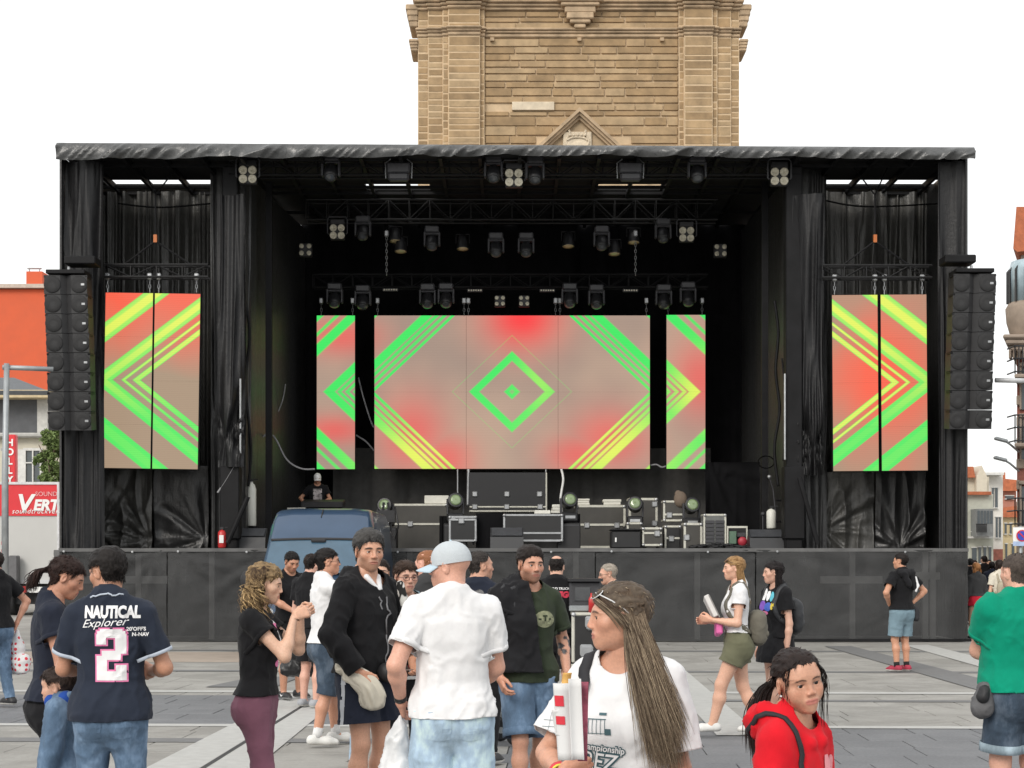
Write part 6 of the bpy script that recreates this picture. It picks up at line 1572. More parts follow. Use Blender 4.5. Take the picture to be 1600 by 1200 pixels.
# ---------------------------------------------------------------- line arrays
M_SPK = mat('speaker_black', (.020, .020, .0215), .6, var=.15, vscale=10, bump=.2, bscale=200); M_GRL = mat('speaker_grille', (.015, .015, .016), .7, var=.2, vscale=30, bump=.5, bscale=400)
def line_array(label, pxs, y0, y1, Y, mirror):
    root = empty('line_array', (SX((pxs[0] + pxs[1]) / 2, Y), Y, 0)); tag(root, label, 'loudspeaker')
    w = (pxs[1] - pxs[0]) * Y / FPX; n = 8; z = SZ(y0, Y); H_ = (SZ(y0, Y) - SZ(y1, Y)) / n; ang = 0.0; yo = 0.0; xo = 0.0
    for i in range(n):
        a = R(.4 + i * .75); M_ = Matrix.Rotation(a, 3, 'X'); c = Vector((xo, yo, z - H_ / 2)); hw = w / 2
        mb = MB(); prof = [(-hw, -.05), (-hw * .25, -.05), (0, .035), (hw * .25, -.05), (hw, -.05), (hw * .92, .5), (-hw * .92, .5)]
        vs_ = []; 
        for zz in (-H_ / 2 + .005, H_ / 2 - .005): vs_ += [(x, y_, zz) for x, y_ in prof]
        k = len(prof); fs_ = [tuple(range(k))[::-1], tuple(range(k, 2 * k))] + [(q, (q + 1) % k, (q + 1) % k + k, q + k) for q in range(k)]
        mb.add([tuple(M_ @ Vector(p) + c) for p in vs_], fs_); cab = mb.build('cabinet', M_SPK, root)
        for sx in (-1, 1):
            mb = MB(); cc = M_ @ Vector((sx * hw * .62, -.058, 0)) + c; ax_ = M_ @ Vector((0, -1, 0)); mb.lathe([(H_ * .44, 0), (H_ * .42, .008), (H_ * .2, .004), (0, .002)], cc, ax_, 22); mb.build('driver_grille', M_GRL, cab, True)
        mb = MB(); mb.box(tuple(M_ @ Vector((hw * .80 * 1, -.062, .0)) + c), (.07, .012, .045), M_, .004); mb.build('badge', M_BARE, cab)
        for sx in (-1, 1): mb = MB(); mb.box(tuple(M_ @ Vector((sx * hw * .96, .1, H_ * .42)) + c), (.05, .3, .04), M_); mb.build('rigging_plate', M_STEEL, cab)
        z -= H_; yo += math.sin(a) * H_; xo += (.012 if i < 4 else .0) * mirror * (1 if i < 4 else 0)
    mb = MB(); mb.box((0, .2, SZ(y0, Y) + .06), (w * .9, .6, .08), bevel=.01); mb.build('flying_frame', M_STEEL, root)
    mb = MB(); mb.tube([(0, .2, SZ(y0, Y) + .1), (0, .2, SZ(y0 - 16, Y))], .03, 8); mb.build('shackle', M_BARE, root)
    mb = MB(); mb.box((mirror * .25, .3, SZ(y0 - 25, Y)), (.62, .5, .16), bevel=.02); mb.build('motor_beam', M_STEEL, root)
    return root
line_array('tall black line array of loudspeakers hung at the left front corner', (70, 137), 430, 672, SY - .75, 1); line_array('tall black line array of loudspeakers hung at the right front corner', (1489, 1555), 428, 670, SY - .75, -1)

# ---------------------------------------------------------------- cases and gear on deck
M_CASE = mat('case_laminate', (.055, .052, .046), .55, var=.2, vscale=3); M_CASEB = mat('case_black', (.016, .016, .017), .5, var=.2); M_EDGE = mat('case_edge', (.58, .57, .50), .4, .3, var=.12, vscale=12); M_CLOTH = mat('drape_black', (.008, .008, .009), .95, spec=.1)
def case(label, px0, px1, py0, py1, Y, depth=.6, m=None, edge=(1, 1, 1, 1), mid=(), latches=(), ew=.055, casters=False, group='flight cases on the deck', em=None):
    """flight case facing the audience: body, aluminium edges (top,bottom,left,right), mid seam rows, latches (px,py)"""
    em = em or M_EDGE
    x0, x1, z1, z0 = SX(px0, Y), SX(px1, Y), SZ(py0, Y), max(SZ(py1, Y), DECK if Y > SY else 0)
    r = empty('flight_case', ((x0 + x1) / 2, Y, z0)); tag(r, label, 'flight case', group); w, h_ = x1 - x0, z1 - z0; cz = .06 if casters else 0
    mb = MB(); mb.box((0, depth / 2, cz + (h_ - cz) / 2), (w - .01, depth, h_ - cz - .01)); mb.build('case_body', m or M_CASE, r)
    for nm, on, c, d in (('top_edge', edge[0], (0, depth / 2, h_ - ew / 2), (w, depth + .02, ew)), ('bottom_edge', edge[1], (0, depth / 2, cz + ew / 2), (w, depth + .02, ew)), ('side_edge', edge[2], (-w / 2 + ew / 2, -.0, cz + (h_ - cz) / 2), (ew, .026, h_ - cz - .01)), ('side_edge', edge[3], (w / 2 - ew / 2, -.0, cz + (h_ - cz) / 2), (ew, .026, h_ - cz - .01))):
        if on: mb = MB(); mb.box(c, d, bevel=.01); mb.build(nm, em, r)
    for py in mid: mb = MB(); mb.box((0, -.004, SZ(py, Y) - z0), (w - 2 * ew * .3, .03, ew * .9), bevel=.006); mb.build('lid_seam', em, r)
    for px, py in latches: mb = MB(); mb.box((SX(px, Y) - (x0 + x1) / 2, -.02, SZ(py, Y) - z0), (.13, .04, .13), bevel=.02); mb.build('latch', M_BARE, r)
    if edge[0]:
        for sx in (-1, 1):
            for zz in ([h_ - ew * .6] + ([cz + ew * .6] if edge[1] else [])): mb = MB(); mb.ball((sx * (w / 2 - ew * .6), -.012, zz), ew * .72, 8, 6); mb.build('corner_cap', M_BARE, r)
    if casters:
        for sx in (-1, 1):
            for dy in (.08, depth - .08): mb = MB(); mb.lathe([(.02, -.02), (.032, -.015), (.032, .015), (.02, .02)], (sx * (w / 2 - .08), dy, .032), (1, 0, 0), 10); mb.build('caster', M_BLK, r)
    return r
G1, G2, G3 = 38.6, 36.6, 34.9
case('long low grey case behind the van, left of the drum riser', 594, 700, 787, 858, 38.0, .9, None, (1, 0, 1, 0), (819,), ((641, 819),))
case('tall upright case standing below the left part of the central screen', 733, 855, 738, 800, 39.0, .6, mat('case_dark', (.014, .014, .016), .5, var=.2), (0, 1, 0, 1), (792,), ((742, 772), (792, 772), (843, 772), (742, 792), (792, 792), (844, 792)), .04)
case('small black square case with silver edges beside the draped stand', 701, 745, 806, 851, 35.8, .5, M_CASEB, (1, 1, 1, 1), (812,), ((721, 814),), .05, True, em=M_BARE)
case('wide low black case with silver edges behind the wedge monitor', 786, 880, 803, 851, 35.6, .6, M_CASEB, (1, 1, 1, 1), (833,), (), .05, True, em=M_BARE)
case('large grey trunk case right of centre with two latches', 899, 978, 789, 857, 38.2, .9, None, (1, 1, 0, 1), (820,), ((917, 821), (964, 821)), .06)
case('upright grey case with rounded corners behind the stacked cases', 982, 1028, 778, 828, 37.6, .6, None, (1, 0, 1, 1), (), ((1023, 788), (1023, 818)), .06)
case('small grey case under the upright case, right of the black box', 1003, 1035, 824, 858, 35.6, .5, None, (1, 1, 1, 0), (833,), ((1027, 834),), .05, True)
case('small case with a handle stacked on top of another, right of centre', 1036, 1068, 782, 815, 36.4, .5, None, (1, 1, 1, 0), (804,), ((1046, 805),), .05)
case('dark case below the stacked handle case, right of centre', 1038, 1065, 821, 857, 36.0, .5, M_CASEB, (1, 0, 1, 0), (841,), ((1049, 842),), .05)
case('narrow upright case with a white label next to the rack', 1068, 1098, 817, 858, 35.4, .5, None, (1, 0, 1, 1), (), ((1073, 840),), .055)
case('short case behind the black box with a light seam', 979, 1004, 816, 832, 36.5, .5, None, (1, 0, 1, 0), (), (), .05)
bxo = thing('black_equipment_box', 'plain black box in front of the grey trunk case', 'box', 980, 35.5); bxo.location.z = DECK
pbox(bxo, 'box_body', 955, 1002, 829, 857, 35.5, .6, M_CASEB, .03); pbox(bxo, 'handle', 961, 963.5, 840, 847, 35.47, .03, M_WHITE); pbox(bxo, 'lid', 954, 1003, 826, 829, 35.46, .7, M_CASEB, .02)
# drum riser drapes and black draped stands
for (a, c, t, Y, lb) in ((690, 705, 806, 36.4, 'narrow black draped stand left of the small square case'), (747, 787, 802, 36.0, 'black draped table left of the wedge monitor'), (880, 903, 803, 35.9, 'black draped stand right of the wide black case')):
    d = thing('draped_stand', lb, 'stand', (a + c) / 2, Y); d.location.z = DECK; dl = d.location
    x0, x1, zt = SX(a, Y) - dl.x, SX(c, Y) - dl.x, SZ(t, Y) - DECK
    o = wrinkled('drape', x0 - .05, x1 + .05, .0, zt, 0, M_CLOTH, d, .05, 24, 10, 90 + a, 6, .3); mb = MB(); mb.box(((x0 + x1) / 2, .3, zt / 2), (x1 - x0, .5, zt - .01)); mb.build('table_core', M_CLOTH, d)
# rack of equipment
rk = case('grey equipment rack with drawers near the right monitor', 1099, 1135, 803, 852, 35.2, .5, mat('rack_grey', (.13, .135, .13), .5), (1, 0, 1, 1), (), (), .045)
for k in range(6): pbox(rk, 'drawer', 1102, 1116, 813 + k * 6, 818 + k * 6, 35.17, .03, M_FIXG, .004); pbox(rk, 'drawer', 1118, 1132, 813 + k * 6, 818 + k * 6, 35.17, .03, M_FIXG, .004)
ob = thing('open_box', 'open frame box holding green and red gear beside the rack', 'box', 1152, 35.2); ob.location.z = DECK
for (a, c, t, e) in ((1136, 1168, 822, 825), (1136, 1138, 825, 856), (1166, 1168, 825, 856)): pbox(ob, 'frame_bar', a, c, t, e, 35.15, .06, M_EDGE)
pbox(ob, 'box_back', 1138, 1166, 825, 857, 35.4, .1, M_CASEB); pbox(ob, 'green_unit', 1139, 1151, 830, 850, 35.2, .15, mat('gear_green', (.10, .17, .12), .6), .01); pbox(ob, 'pale_unit', 1152, 1165, 832, 839, 35.2, .15, M_FIXG, .01)
mb = MB(); q = P(1160, 846, 35.15) - ob.location; mb.ball((q.x, q.y, q.z), (.10, .06, .10), 12, 8); mb.build('red_reel', mat('gear_red', (.40, .03, .05), .5), ob, True)
ch_ = thing('cable_heap', 'low heap of black cable on the deck edge before the rack', 'cable', 1120, 34.6); ch_.location.z = DECK; mb = MB(); rr_ = random.Random(5)
for k in range(60):
    cx_, cy_ = rr_.uniform(-.5, .65), rr_.uniform(-.18, .2); r1 = rr_.uniform(.06, .16); hz_ = rr_.uniform(.01, .10) * (1 - abs(cx_) * 1.2 if abs(cx_) < .7 else .2) + .012; mb.tube([(cx_ + r1 * math.cos(t), cy_ + r1 * .6 * math.sin(t), hz_ + .015 * math.sin(3 * t + k)) for t in [i * .5 for i in range(14)]], .012, 5)
mb.build('coil', M_BLK, ch_, True)
# wedge monitors
def wedge(label, px0, px1, py0, py1, Y):
    r = thing('wedge_monitor', label, 'loudspeaker', (px0 + px1) / 2, Y, 'wedge monitors on the deck'); r.location.z = DECK; w = (px1 - px0) * Y / FPX; h_ = SZ(py0, Y) - DECK
    mb = MB(); mb.v = [(-w / 2, 0, 0), (w / 2, 0, 0), (w / 2, .06, h_ * .55), (-w / 2, .06, h_ * .55), (-w / 2, .34, h_), (w / 2, .34, h_), (w / 2, .5, h_ * .2), (-w / 2, .5, h_ * .2), (-w / 2, .45, 0), (w / 2, .45, 0)]
    mb.f = [(0, 1, 2, 3), (3, 2, 5, 4), (4, 5, 6, 7), (7, 6, 9, 8), (8, 9, 1, 0), (0, 3, 4, 7, 8), (1, 9, 6, 5, 2)]; mb.mi = [0] * 7; mb.build('cabinet', mat('wedge_paint', (.028, .029, .032), .5, var=.15), r)
    mb = MB(); mb.v = [(-w * .46, .068, h_ * .60), (w * .46, .068, h_ * .60), (w * .46, .325, h_ * .985), (-w * .46, .325, h_ * .985)]; mb.v = [(a, b_ - .012, c_ + .008) for a, b_, c_ in mb.v]; mb.f = [(0, 1, 2, 3)]; mb.mi = [0]; mb.build('grille', mat('wedge_grille', (.05, .053, .06), .5, bump=.4, bscale=300), r, fixn=False)
wedge('black wedge monitor beside the fire extinguisher', 358, 414, 825, 855, 34.5); wedge('black wedge monitor at the middle of the deck front', 766, 818, 824, 855, 34.6); wedge('black wedge monitor at the right end of the deck', 1172, 1226, 827, 856, 34.6)
# floor spot lights with greenish lenses
def spot_():
    r = empty('floor_spotlight'); mb = MB(); mb.box((0, 0, .12), (.36, .28, .2), bevel=.03); mb.build('base', M_FIX, r)
    for sx in (-1, 1): mb = MB(); mb.box((sx * .17, 0, .36), (.04, .1, .34), bevel=.01); mb.build('yoke', M_FIXG, r)
    mb = MB(); mb.lathe([(.10, .18), (.15, .1), (.165, -.12), (.17, -.15), (.145, -.155)], (0, 0, .46), (0, .96, -.25), 22); mb.build('head', M_FIX, r, True); mb = MB(); mb.lathe([(.142, -.150), (.08, -.165), (0, -.17)], (0, 0, .46), (0, .96, -.25), 22); mb.build('lens', M_LENSG, r, True)
    mb = MB(); mb.box((0, -.14, .12), (.22, .02, .06)); mb.build('display', M_BARE, r); return r
pr_ = None
for k, (px, py, Y, base, w_) in enumerate(((604, 792, 37.0, None, 'left, beside the van'), (712, 785, 36.2, None, 'above the small square case'), (888, 784, 36.1, None, 'above the right draped stand'), (991, 790, 37.0, None, 'beside the upright case'), (1078, 792, 36.2, None, 'above the narrow upright case'))):
    loc = (SX(px, Y), Y - .25, SZ(py, Y) - .46)
    if pr_ is None: pr_ = spot_(); o = pr_; o.location = loc
    else: o = copy_tree(pr_, None, loc)
    o.rotation_euler = (0, 0, R((-10, 6, 12, -4, 8)[k])); tag(o, 'round floor spotlight with a greenish lens, ' + w_, 'stage light', 'floor spotlights')
    if loc[2] > DECK + .05:
        rs_ = thing('light_riser', 'black riser box carrying the spotlight ' + w_, 'box', px, Y); rs_.location.z = DECK; mb = MB(); hh_ = loc[2] - DECK; mb.box((0, -.1, hh_ / 2), (.5, .5, hh_ - .002), bevel=.02); mb.build('box_body', M_CASEB, rs_); mb = MB(); mb.box((0, -.352, hh_ * .9), (.44, .012, .03)); mb.build('rim', M_FIXG, rs_)
# things lying on the cases
M_PAPER = mat('white_goods', (.62, .61, .55), .6, var=.12, vscale=5)
def stack_(name, label, px0, px1, py0, py1, Y, n, cat, m=M_PAPER):
    r = thing(name, label, cat, (px0 + px1) / 2, Y); r.location.z = SZ(py1, Y); w = (px1 - px0) * Y / FPX; h_ = SZ(py0, Y) - SZ(py1, Y)
    for k in range(n): mb = MB(); mb.box((rr_.uniform(-.03, .03), .2, h_ * (k + .5) / n), (w * rr_.uniform(.85, 1), .4, h_ / n - .004), Matrix.Rotation(rr_.uniform(-.06, .06), 3, 'Z'), .01); mb.build('sheet', m, r)
    return r
stack_('white_bin', 'white plastic bin lying on the long left case', 661, 699, 774, 787, 38.2, 1, 'bin'); stack_('paper_stack', 'pile of white sheets on the grey trunk case', 899, 923, 779, 789, 38.4, 3, 'papers'); stack_('white_trays', 'white trays at the right end of the grey trunk case', 943, 972, 780, 789, 38.4, 2, 'trays'); stack_('power_strip', 'white power strip lying on the wide black case', 833, 858, 797, 803, 35.8, 1, 'power strip'); stack_('white_cloth_bundle', 'crumpled white bundle beside the right floor spotlight', 862, 880, 788, 802, 36.2, 3, 'bundle')
bg_ = thing('brown_bag', 'brown crumpled bag leaning on the stacked handle case', 'bag', 1064, 36.3); bg_.location.z = SZ(790, 36.3); mb = MB(); mb.ball((0, .1, .14), (.15, .10, .18), 12, 8); mb.ball((-.05, .1, .26), (.08, .06, .08), 8, 6); mb.build('bag_body', mat('brown_cloth', (.16, .12, .09), .9, bump=.6, bscale=20), bg_, True)
# bottles / extinguisher / mic stand
def bottle(name, label, px, py0, py1, Y, rad, m, cat):
    r = thing(name, label, cat, px, Y); r.location.z = SZ(py1, Y); h_ = SZ(py0, Y) - SZ(py1, Y)
    mb = MB(); mb.lathe([(rad * .9, 0), (rad, .02), (rad, h_ * .82), (rad * .7, h_ * .92), (rad * .35, h_ * .95), (rad * .35, h_)], (0, 0, 0), (0, 0, 1), 16); mb.build('cylinder', m, r, True)
    mb = MB(); mb.box((0, 0, h_ + .02), (rad * .8, rad * .9, .05)); mb.bar((0, 0, h_ + .03), (rad * 1.4, -.02, h_ + .04), .012); mb.build('valve', M_FIX, r)
    return r
fe = bottle('fire_extinguisher', 'red fire extinguisher standing at the left end of the deck', 347, 827, 856, 34.3, .085, mat('extinguisher_red', (.50, .03, .03), .35), 'extinguisher'); mb = MB(); mb.box((.0, -.086, .18), (.09, .008, .16)); mb.build('paper_label', M_WHITE, fe)
M_PW = mat('white_cylinder', (.66, .66, .60), .5, var=.05)
w1_ = bottle('gas_cylinder', 'tall white cylinder strapped upright at the left of the deck', 393, 752, 822, 35.2, .10, M_PW, 'cylinder'); w2_ = bottle('gas_cylinder', 'short white cylinder strapped upright at the right of the deck', 1205, 794, 826, 35.2, .10, M_PW, 'cylinder')
for w_ in (w1_, w2_):
    mb = MB(); hh_ = w_.location.z - DECK; mb.box((0, .1, -hh_ / 2), (.25, .25, hh_)); mb.build('stand', M_STEEL, w_)
    for zz in (.15, .6): mb = MB(); mb.bar((.1 if w_ is w2_ else -.1, 0, zz), (.45 if w_ is w2_ else -.3, .1, zz), .025); mb.build('clamp_arm', M_STEEL, w_)
ms = thing('microphone_stand', 'thin microphone stand with a boom at the right of the deck', 'stand', 1215, 35.6); ms.location.z = DECK; q0, q1, q2 = [P(a, c, 35.6) - ms.location for a, c in ((1212, 800), (1208, 765), (1202, 745))]
mb = MB(); mb.tube([(0, 0, .02), tuple(q0), tuple(q1)], .015, 6); mb.tube([tuple(q1), tuple(q2)], .012, 6); mb.build('boom', M_FIXG, ms)
mb = MB(); mb.lathe([(.15, 0), (.15, .02), (.03, .03)], (0, 0, 0), (0, 0, 1), 16); mb.build('foot', M_FIX, ms); mb = MB(); mb.ball(tuple(q2), .045, 10, 8); mb.build('microphone', M_BARE, ms, True)
st_ = thing('small_stand', 'short thin stand with a knob left of the right white cylinder', 'stand', 1192, 35.4); st_.location.z = DECK; mb = MB(); mb.bar((0, 0, 0), (0, 0, SZ(806, 35.4) - DECK), .014); mb.build('rod', M_FIXG, st_); mb = MB(); mb.ball((0, 0, SZ(803, 35.4) - DECK), .045, 10, 8); mb.build('knob', M_FIXG, st_)
ds = thing('desk_stand', 'black equipment stand with a hanging cable loop beside the van', 'stand', 603, 35.6); ds.location.z = DECK; mb = MB()
for dx in (-.15, .15): mb.bar((dx, 0, 0), (dx * .3, 0, 1.0), .03)
mb.box((0, 0, .7), (.4, .3, .25)); mb.build('frame', M_FIX, ds); mb = MB(); mb.tube([(.2, -.1, .9), (.28, -.15, .5), (.2, -.12, .2), (.05, -.1, .45), (.0, -.1, .8)], .02, 6); mb.build('cable_loop', M_FIX, ds, True)
dk = thing('mixing_desk', 'black mixing desk in front of the capped man on stage', 'desk', 505, 37.3); dk.location.z = DECK; q = P(505, 787, 37.3) - dk.location; mb = MB(); mb.box((0, 0, q.z), (.95, .5, .14), Matrix.Rotation(R(8), 3, 'X'), .02); mb.build('console', M_FIX, dk); mb = MB(); mb.box((0, .1, q.z / 2 - .05), (.8, .4, q.z - .1)); mb.build('table', M_CLOTH, dk)
wb = stack_('white_box', 'low white box behind the van roof on the left', 449, 480, 793, 806, 37.0, 1, 'box')
# drum cloth / lower right dark drape
wr2 = wrinkled('drape', SX(1102, 38.5), SX(1190, 38.5), DECK, SZ(722, 38.5), 38.5, M_CURT, None, .08, 40, 20, 95, 1.5, .4, gather=[(.1, .95, .3)])
tag(wr2, 'dark cloth drape hanging behind the right rack', 'drape')
# ================================================================ blue van before the stage
VY = 27.6; van = empty('blue_van', ((503 - 800) * (VY + 2) / FPX, VY, 0)); tag(van, 'dark blue high-roof van parked nose out before the stage', 'van')
def van_mat():
    b = NB('van_paint'); v = b.coords(); f = b.noise(v, 2, 3)
    n = b.principled(b.ramp(f, [(.3, (.036, .068, .122)), (.7, (.045, .082, .145))]), .28, .2, None, .5); n.inputs['Coat Weight'].default_value = .5; return b.m
M_VAN = van_mat(); M_VG = mat('windscreen_glass', (.05, .10, .15), .10, spec=.8, var=.2, vscale=1.5)
# sections along depth: (y, half width bottom, half width shoulder, half width top, z bottom, z shoulder, z top)
vs_ = [(0.0, .80, .84, .74, .38, .72, .98), (.10, .92, .95, .84, .32, .80, 1.10), (.75, .98, 1.0, .90, .30, 1.02, 1.28), (1.0, 1.0, 1.01, .96, .30, 1.10, 1.40), (1.62, 1.0, 1.01, .90, .30, 1.25, 2.00), (1.72, 1.0, 1.01, .90, .30, 1.3, 2.10), (2.02, 1.0, 1.01, .89, .30, 1.3, 2.44), (2.25, 1.0, 1.01, .89, .30, 1.3, 2.555), (2.7, 1.0, 1.01, .89, .30, 1.3, 2.60), (5.9, 1.0, 1.01, .89, .30, 1.3, 2.60)]
mb = MB(); K = 12
for (y_, wb_, ws, wt, z0_, zs, zt_) in vs_:
    ring = [(-wb_, z0_), (-ws, z0_ + .15), (-ws, zs), (-(ws * .25 + wt * .75), zs + (zt_ - zs) * .80), (-wt * .93, zt_ - .03), (-wt * .6, zt_), (wt * .6, zt_), (wt * .93, zt_ - .03), ((ws * .25 + wt * .75), zs + (zt_ - zs) * .80), (ws, zs), (ws, z0_ + .15), (wb_, z0_)]
    mb.v += [(x, y_, z) for x, z in ring]
for i in range(len(vs_) - 1):
    for k in range(K - 1): mb.f.append((i * K + k, i * K + k + 1, (i + 1) * K + k + 1, (i + 1) * K + k)); mb.mi.append(0)
mb.f += [tuple(range(K))[::-1], tuple((len(vs_) - 1) * K + k for k in range(K))]; mb.mi += [0, 0]
vb = mb.build('van_body', M_VAN, van, True); md = vb.modifiers.new('bevel', 'BEVEL'); md.width = .04; md.segments = 3; md.limit_method = 'ANGLE'
mb = MB(); N = 10
def ws_pt(u, v_):
    y_ = 1.02 + (1.60 - 1.02) * v_ - .012; z = 1.41 + (1.985 - 1.41) * v_ + .012; hw = .90 + (.84 - .90) * v_; x = -hw + 2 * hw * u; return (x, y_ - .10 * (1 - (2 * u - 1) ** 2) * (1 - v_ * .4), z + .02 * (1 - (2 * u - 1) ** 2))
mb.grid(ws_pt, 14, 6); mb.build('windscreen', M_VG, van, True, fixn=False)
mb = MB(); mb.tube([ws_pt(i / 14, 1.02) for i in range(15)], .03, 6); mb.build('screen_seal', M_BLK, van, True)
mb = MB(); mb.tube([ws_pt(.18, .03), ws_pt(.55, .10)], .012, 5); mb.tube([ws_pt(.55, .02), ws_pt(.9, .09)], .012, 5); mb.build('wiper', M_BLK, van)
mb = MB(); mb.box((0, 1.50, 2.0), (.26, .10, .07), bevel=.02); mb.build('mirror_housing', M_BLK, van)
for sx in (-1, 1):
    mb = MB(); mb.ball((sx * 1.16, .95, 1.32), (.12, .09, .17), 12, 8); mb.bar((sx * .96, 1.05, 1.22), (sx * 1.12, .98, 1.26), .035); mb.build('wing_mirror', M_BLK, van, True)
    mb = MB(); mb.ball((sx * .68, .10, .80), (.19, .12, .13), 12, 8); mb.build('headlight', mat('headlamp', (.55, .58, .6), .15, spec=.8), van, True)
    for y_ in (.85, 4.4):
        mb = MB(); mb.lathe([(.2, -.11), (.33, -.10), (.345, -.04), (.345, .08), (.33, .11), (.2, .11)], (sx * .88, y_, .345), (1, 0, 0), 22); wh = mb.build('tyre', M_BLK, van, True); mb = MB(); mb.lathe([(.20, .0), (.18, .02), (.05, .04)], (sx * .99, y_, .345), (sx, 0, 0), 16); mb.build('rim', M_BARE, wh)
mb = MB(); mb.box((0, .0, .62), (1.0, .06, .18), bevel=.02); mb.build('grille', M_BLK, van); mb = MB(); mb.box((0, .0, .42), (1.66, .14, .20), bevel=.05); mb.build('bumper', M_BLK, van); mb = MB(); mb.box((0, -.08, .44), (.52, .02, .11)); mb.build('number_plate', M_WHITE, van)
mb = MB(); mb.bar((.0, 2.2, 2.56), (-.01, 2.0, 2.42), .012, 6); mb.build('aerial', M_BLK, van)
# ================================================================ people
WHITE_T = fabric('white_cotton', (.72, .72, .73)); BLACK_T = fabric('black_cotton', (.009, .009, .0105)); NAVY_T = fabric('navy_cotton', (.020, .026, .042)); NAVY2 = fabric('dark_navy', (.016, .020, .034))
DEN_L = fabric('pale_denim', (.34, .46, .62), kind='denim'); DEN_M = fabric('mid_denim', (.078, .13, .205), kind='denim'); DEN_D = fabric('dark_denim', (.032, .052, .08), kind='denim'); DEN_J = fabric('jacket_denim', (.20, .30, .36), kind='denim')
BLK_J = fabric('black_jeans', (.013, .013, .015)); RED_F = fabric('red_fleece', (.62, .012, .022), .95); GREEN_T = fabric('green_cotton', (.0, .24, .145)); OLIVE_T = fabric('olive_cotton', (.030, .040, .024)); GREY_T = fabric('charcoal_cotton', (.045, .046, .048)); PURPLE = fabric('plum_denim', (.19, .082, .118)); KHAKI = fabric('khaki_cotton', (.135, .135, .085)); BLUEGREY = fabric('bluegrey_cotton', (.17, .25, .30)); YELLOW = fabric('yellow_cotton', (.75, .50, .03)); STRIPE = fabric('striped_cotton', (.66, .66, .65), kind='stripe', c2=(.03, .03, .035)); BEIGE = fabric('beige_fabric', (.60, .56, .47)); BLUE_C = fabric('royal_blue', (.02, .07, .32)); GREYTR = fabric('grey_jersey', (.33, .33, .32))
M_WSH = mat('white_leather', (.66, .66, .64), .5, var=.05); M_BSH = mat('black_leather', (.018, .018, .02), .5); M_RSH = mat('red_suede', (.34, .03, .06), .8); M_BRSH = mat('brown_suede', (.20, .12, .07), .85); M_GSH = mat('grey_mesh', (.32, .33, .35), .7); M_SOCKW = fabric('white_sock', (.7, .7, .7)); M_SOCKB = fabric('black_sock', (.02, .02, .02))
TXT_W = mat('print_white', (.76, .76, .77), .7, var=.04); TXT_R = mat('print_red', (.62, .04, .08), .7); TXT_P = mat('print_pink', (.75, .20, .40), .7); TXT_D = mat('print_teal', (.05, .11, .13), .7)
WRIST = mat('watch_black', (.015, .015, .016), .35)
def sdf_obj(name, prims, m, parent, h=.008, fold=.006, seed=3, k=.03, flat=None):
    """soft object from cones (a,b,r1,r2) / ellipsoids (c,r)"""
    lo = np.array([np.min([np.asarray(q, float) for q in (p[:2] if len(p) == 4 else [p[0]])], 0) - (max(p[2:]) if len(p) == 4 else max(p[1])) for p in prims]).min(0) - .05
    hi = np.array([np.max([np.asarray(q, float) for q in (p[:2] if len(p) == 4 else [p[0]])], 0) + (max(p[2:]) if len(p) == 4 else max(p[1])) for p in prims]).max(0) + .05
    g = Grid(lo, hi, h); d = g.field()
    for p in prims:
        if len(p) == 4: g.cone(d, *p, k)
        else: g.ell(d, p[0], p[1], k)
    v, f = g.mesh(d)
    if fold: v = folds(v, vnormals(v, f), fold, seed)
    return np_obj(name, v, f, m, parent)
def carried(ctx, name, label, cat):
    """a thing of its own placed in the frame of the person who carries it"""
    o = empty(name, ctx['root'].location, ctx['root'].rotation_euler.z); return tag(o, label, cat)
def cap(ctx, m1, m2):
    hs, Rh, hc = ctx['hs'], ctx['Rh'], ctx['hc']; W = lambda p: tuple(Rh @ (np.asarray(p, float) * hs) + hc); mb = MB()
    def dome(u, v_): a = 2 * math.pi * u; e = math.pi / 2 * (1 - v_) ; return W((.0845 * math.cos(a) * math.cos(e * .98 + .0), -.012 + .108 * math.sin(a) * math.cos(e * .98), .030 + .100 * math.sin(e) ** .9))
    mb.grid(dome, 28, 8); mb.grid(lambda u, v_: W((.0850 * math.cos(2 * math.pi * u), -.012 + .1085 * math.sin(2 * math.pi * u), .032 - .020 * v_ - .014 * v_ * math.sin(2 * math.pi * u))), 28, 2)
    o = mb.build('cap', m1, ctx['root'], True); mb = MB()
    def br(u, v_): a = math.pi * (.12 + .76 * u); return W((.086 * math.cos(a) * (1 + .02 * v_), -.012 + .108 * math.sin(a) + .085 * v_ * math.sin(a) ** .6, .018 - .030 * v_ - .016 * math.cos(a) ** 2 * 1.2))
    mb.grid(br, 20, 6); b_ = mb.build('brim', m2, o, True); md = b_.modifiers.new('t', 'SOLIDIFY'); md.thickness = .004
    mb = MB(); mb.ball(W((0, -.012, .131)), .006 * hs, 8, 6); mb.build('button', m2, o); return o
def cuffband(ctx, n, frac, r, w, m, name='wristband'):
    sh, el, wr_ = ctx['J'][n][:3]; p = el + (wr_ - el) * frac; d = unit(wr_ - el); mb = MB(); mb.tube([p - d * w / 2, p + d * w / 2], r, 16, False); o = mb.build(name, m, ctx['root'], True); md = o.modifiers.new('t', 'SOLIDIFY'); md.thickness = .006; return o
def text_print(ctx, garment, name, txt, size, m, org, front=True, bold=0.0, shear=0.0, lift=.0035, sx=1.0, ang=0.0, spacing=1.0, ux=None, direction=None):
    v, f = text_geo(txt, size, bold, shear, max(.012, size * .12), spacing); ca, sa = math.cos(R(ang)), math.sin(R(ang)); v = [((x * ca - y * sa) * sx, x * sa + y * ca) for x, y, z in v]
    ux = ux or ((-1, 0, 0) if front else (1, 0, 0)); return print_on(ctx, garment, name, [(plane_pts(v, org, ux, (0, 0, 1)), f)], m, direction or ((0, -1, 0) if front else (0, 1, 0)), lift)
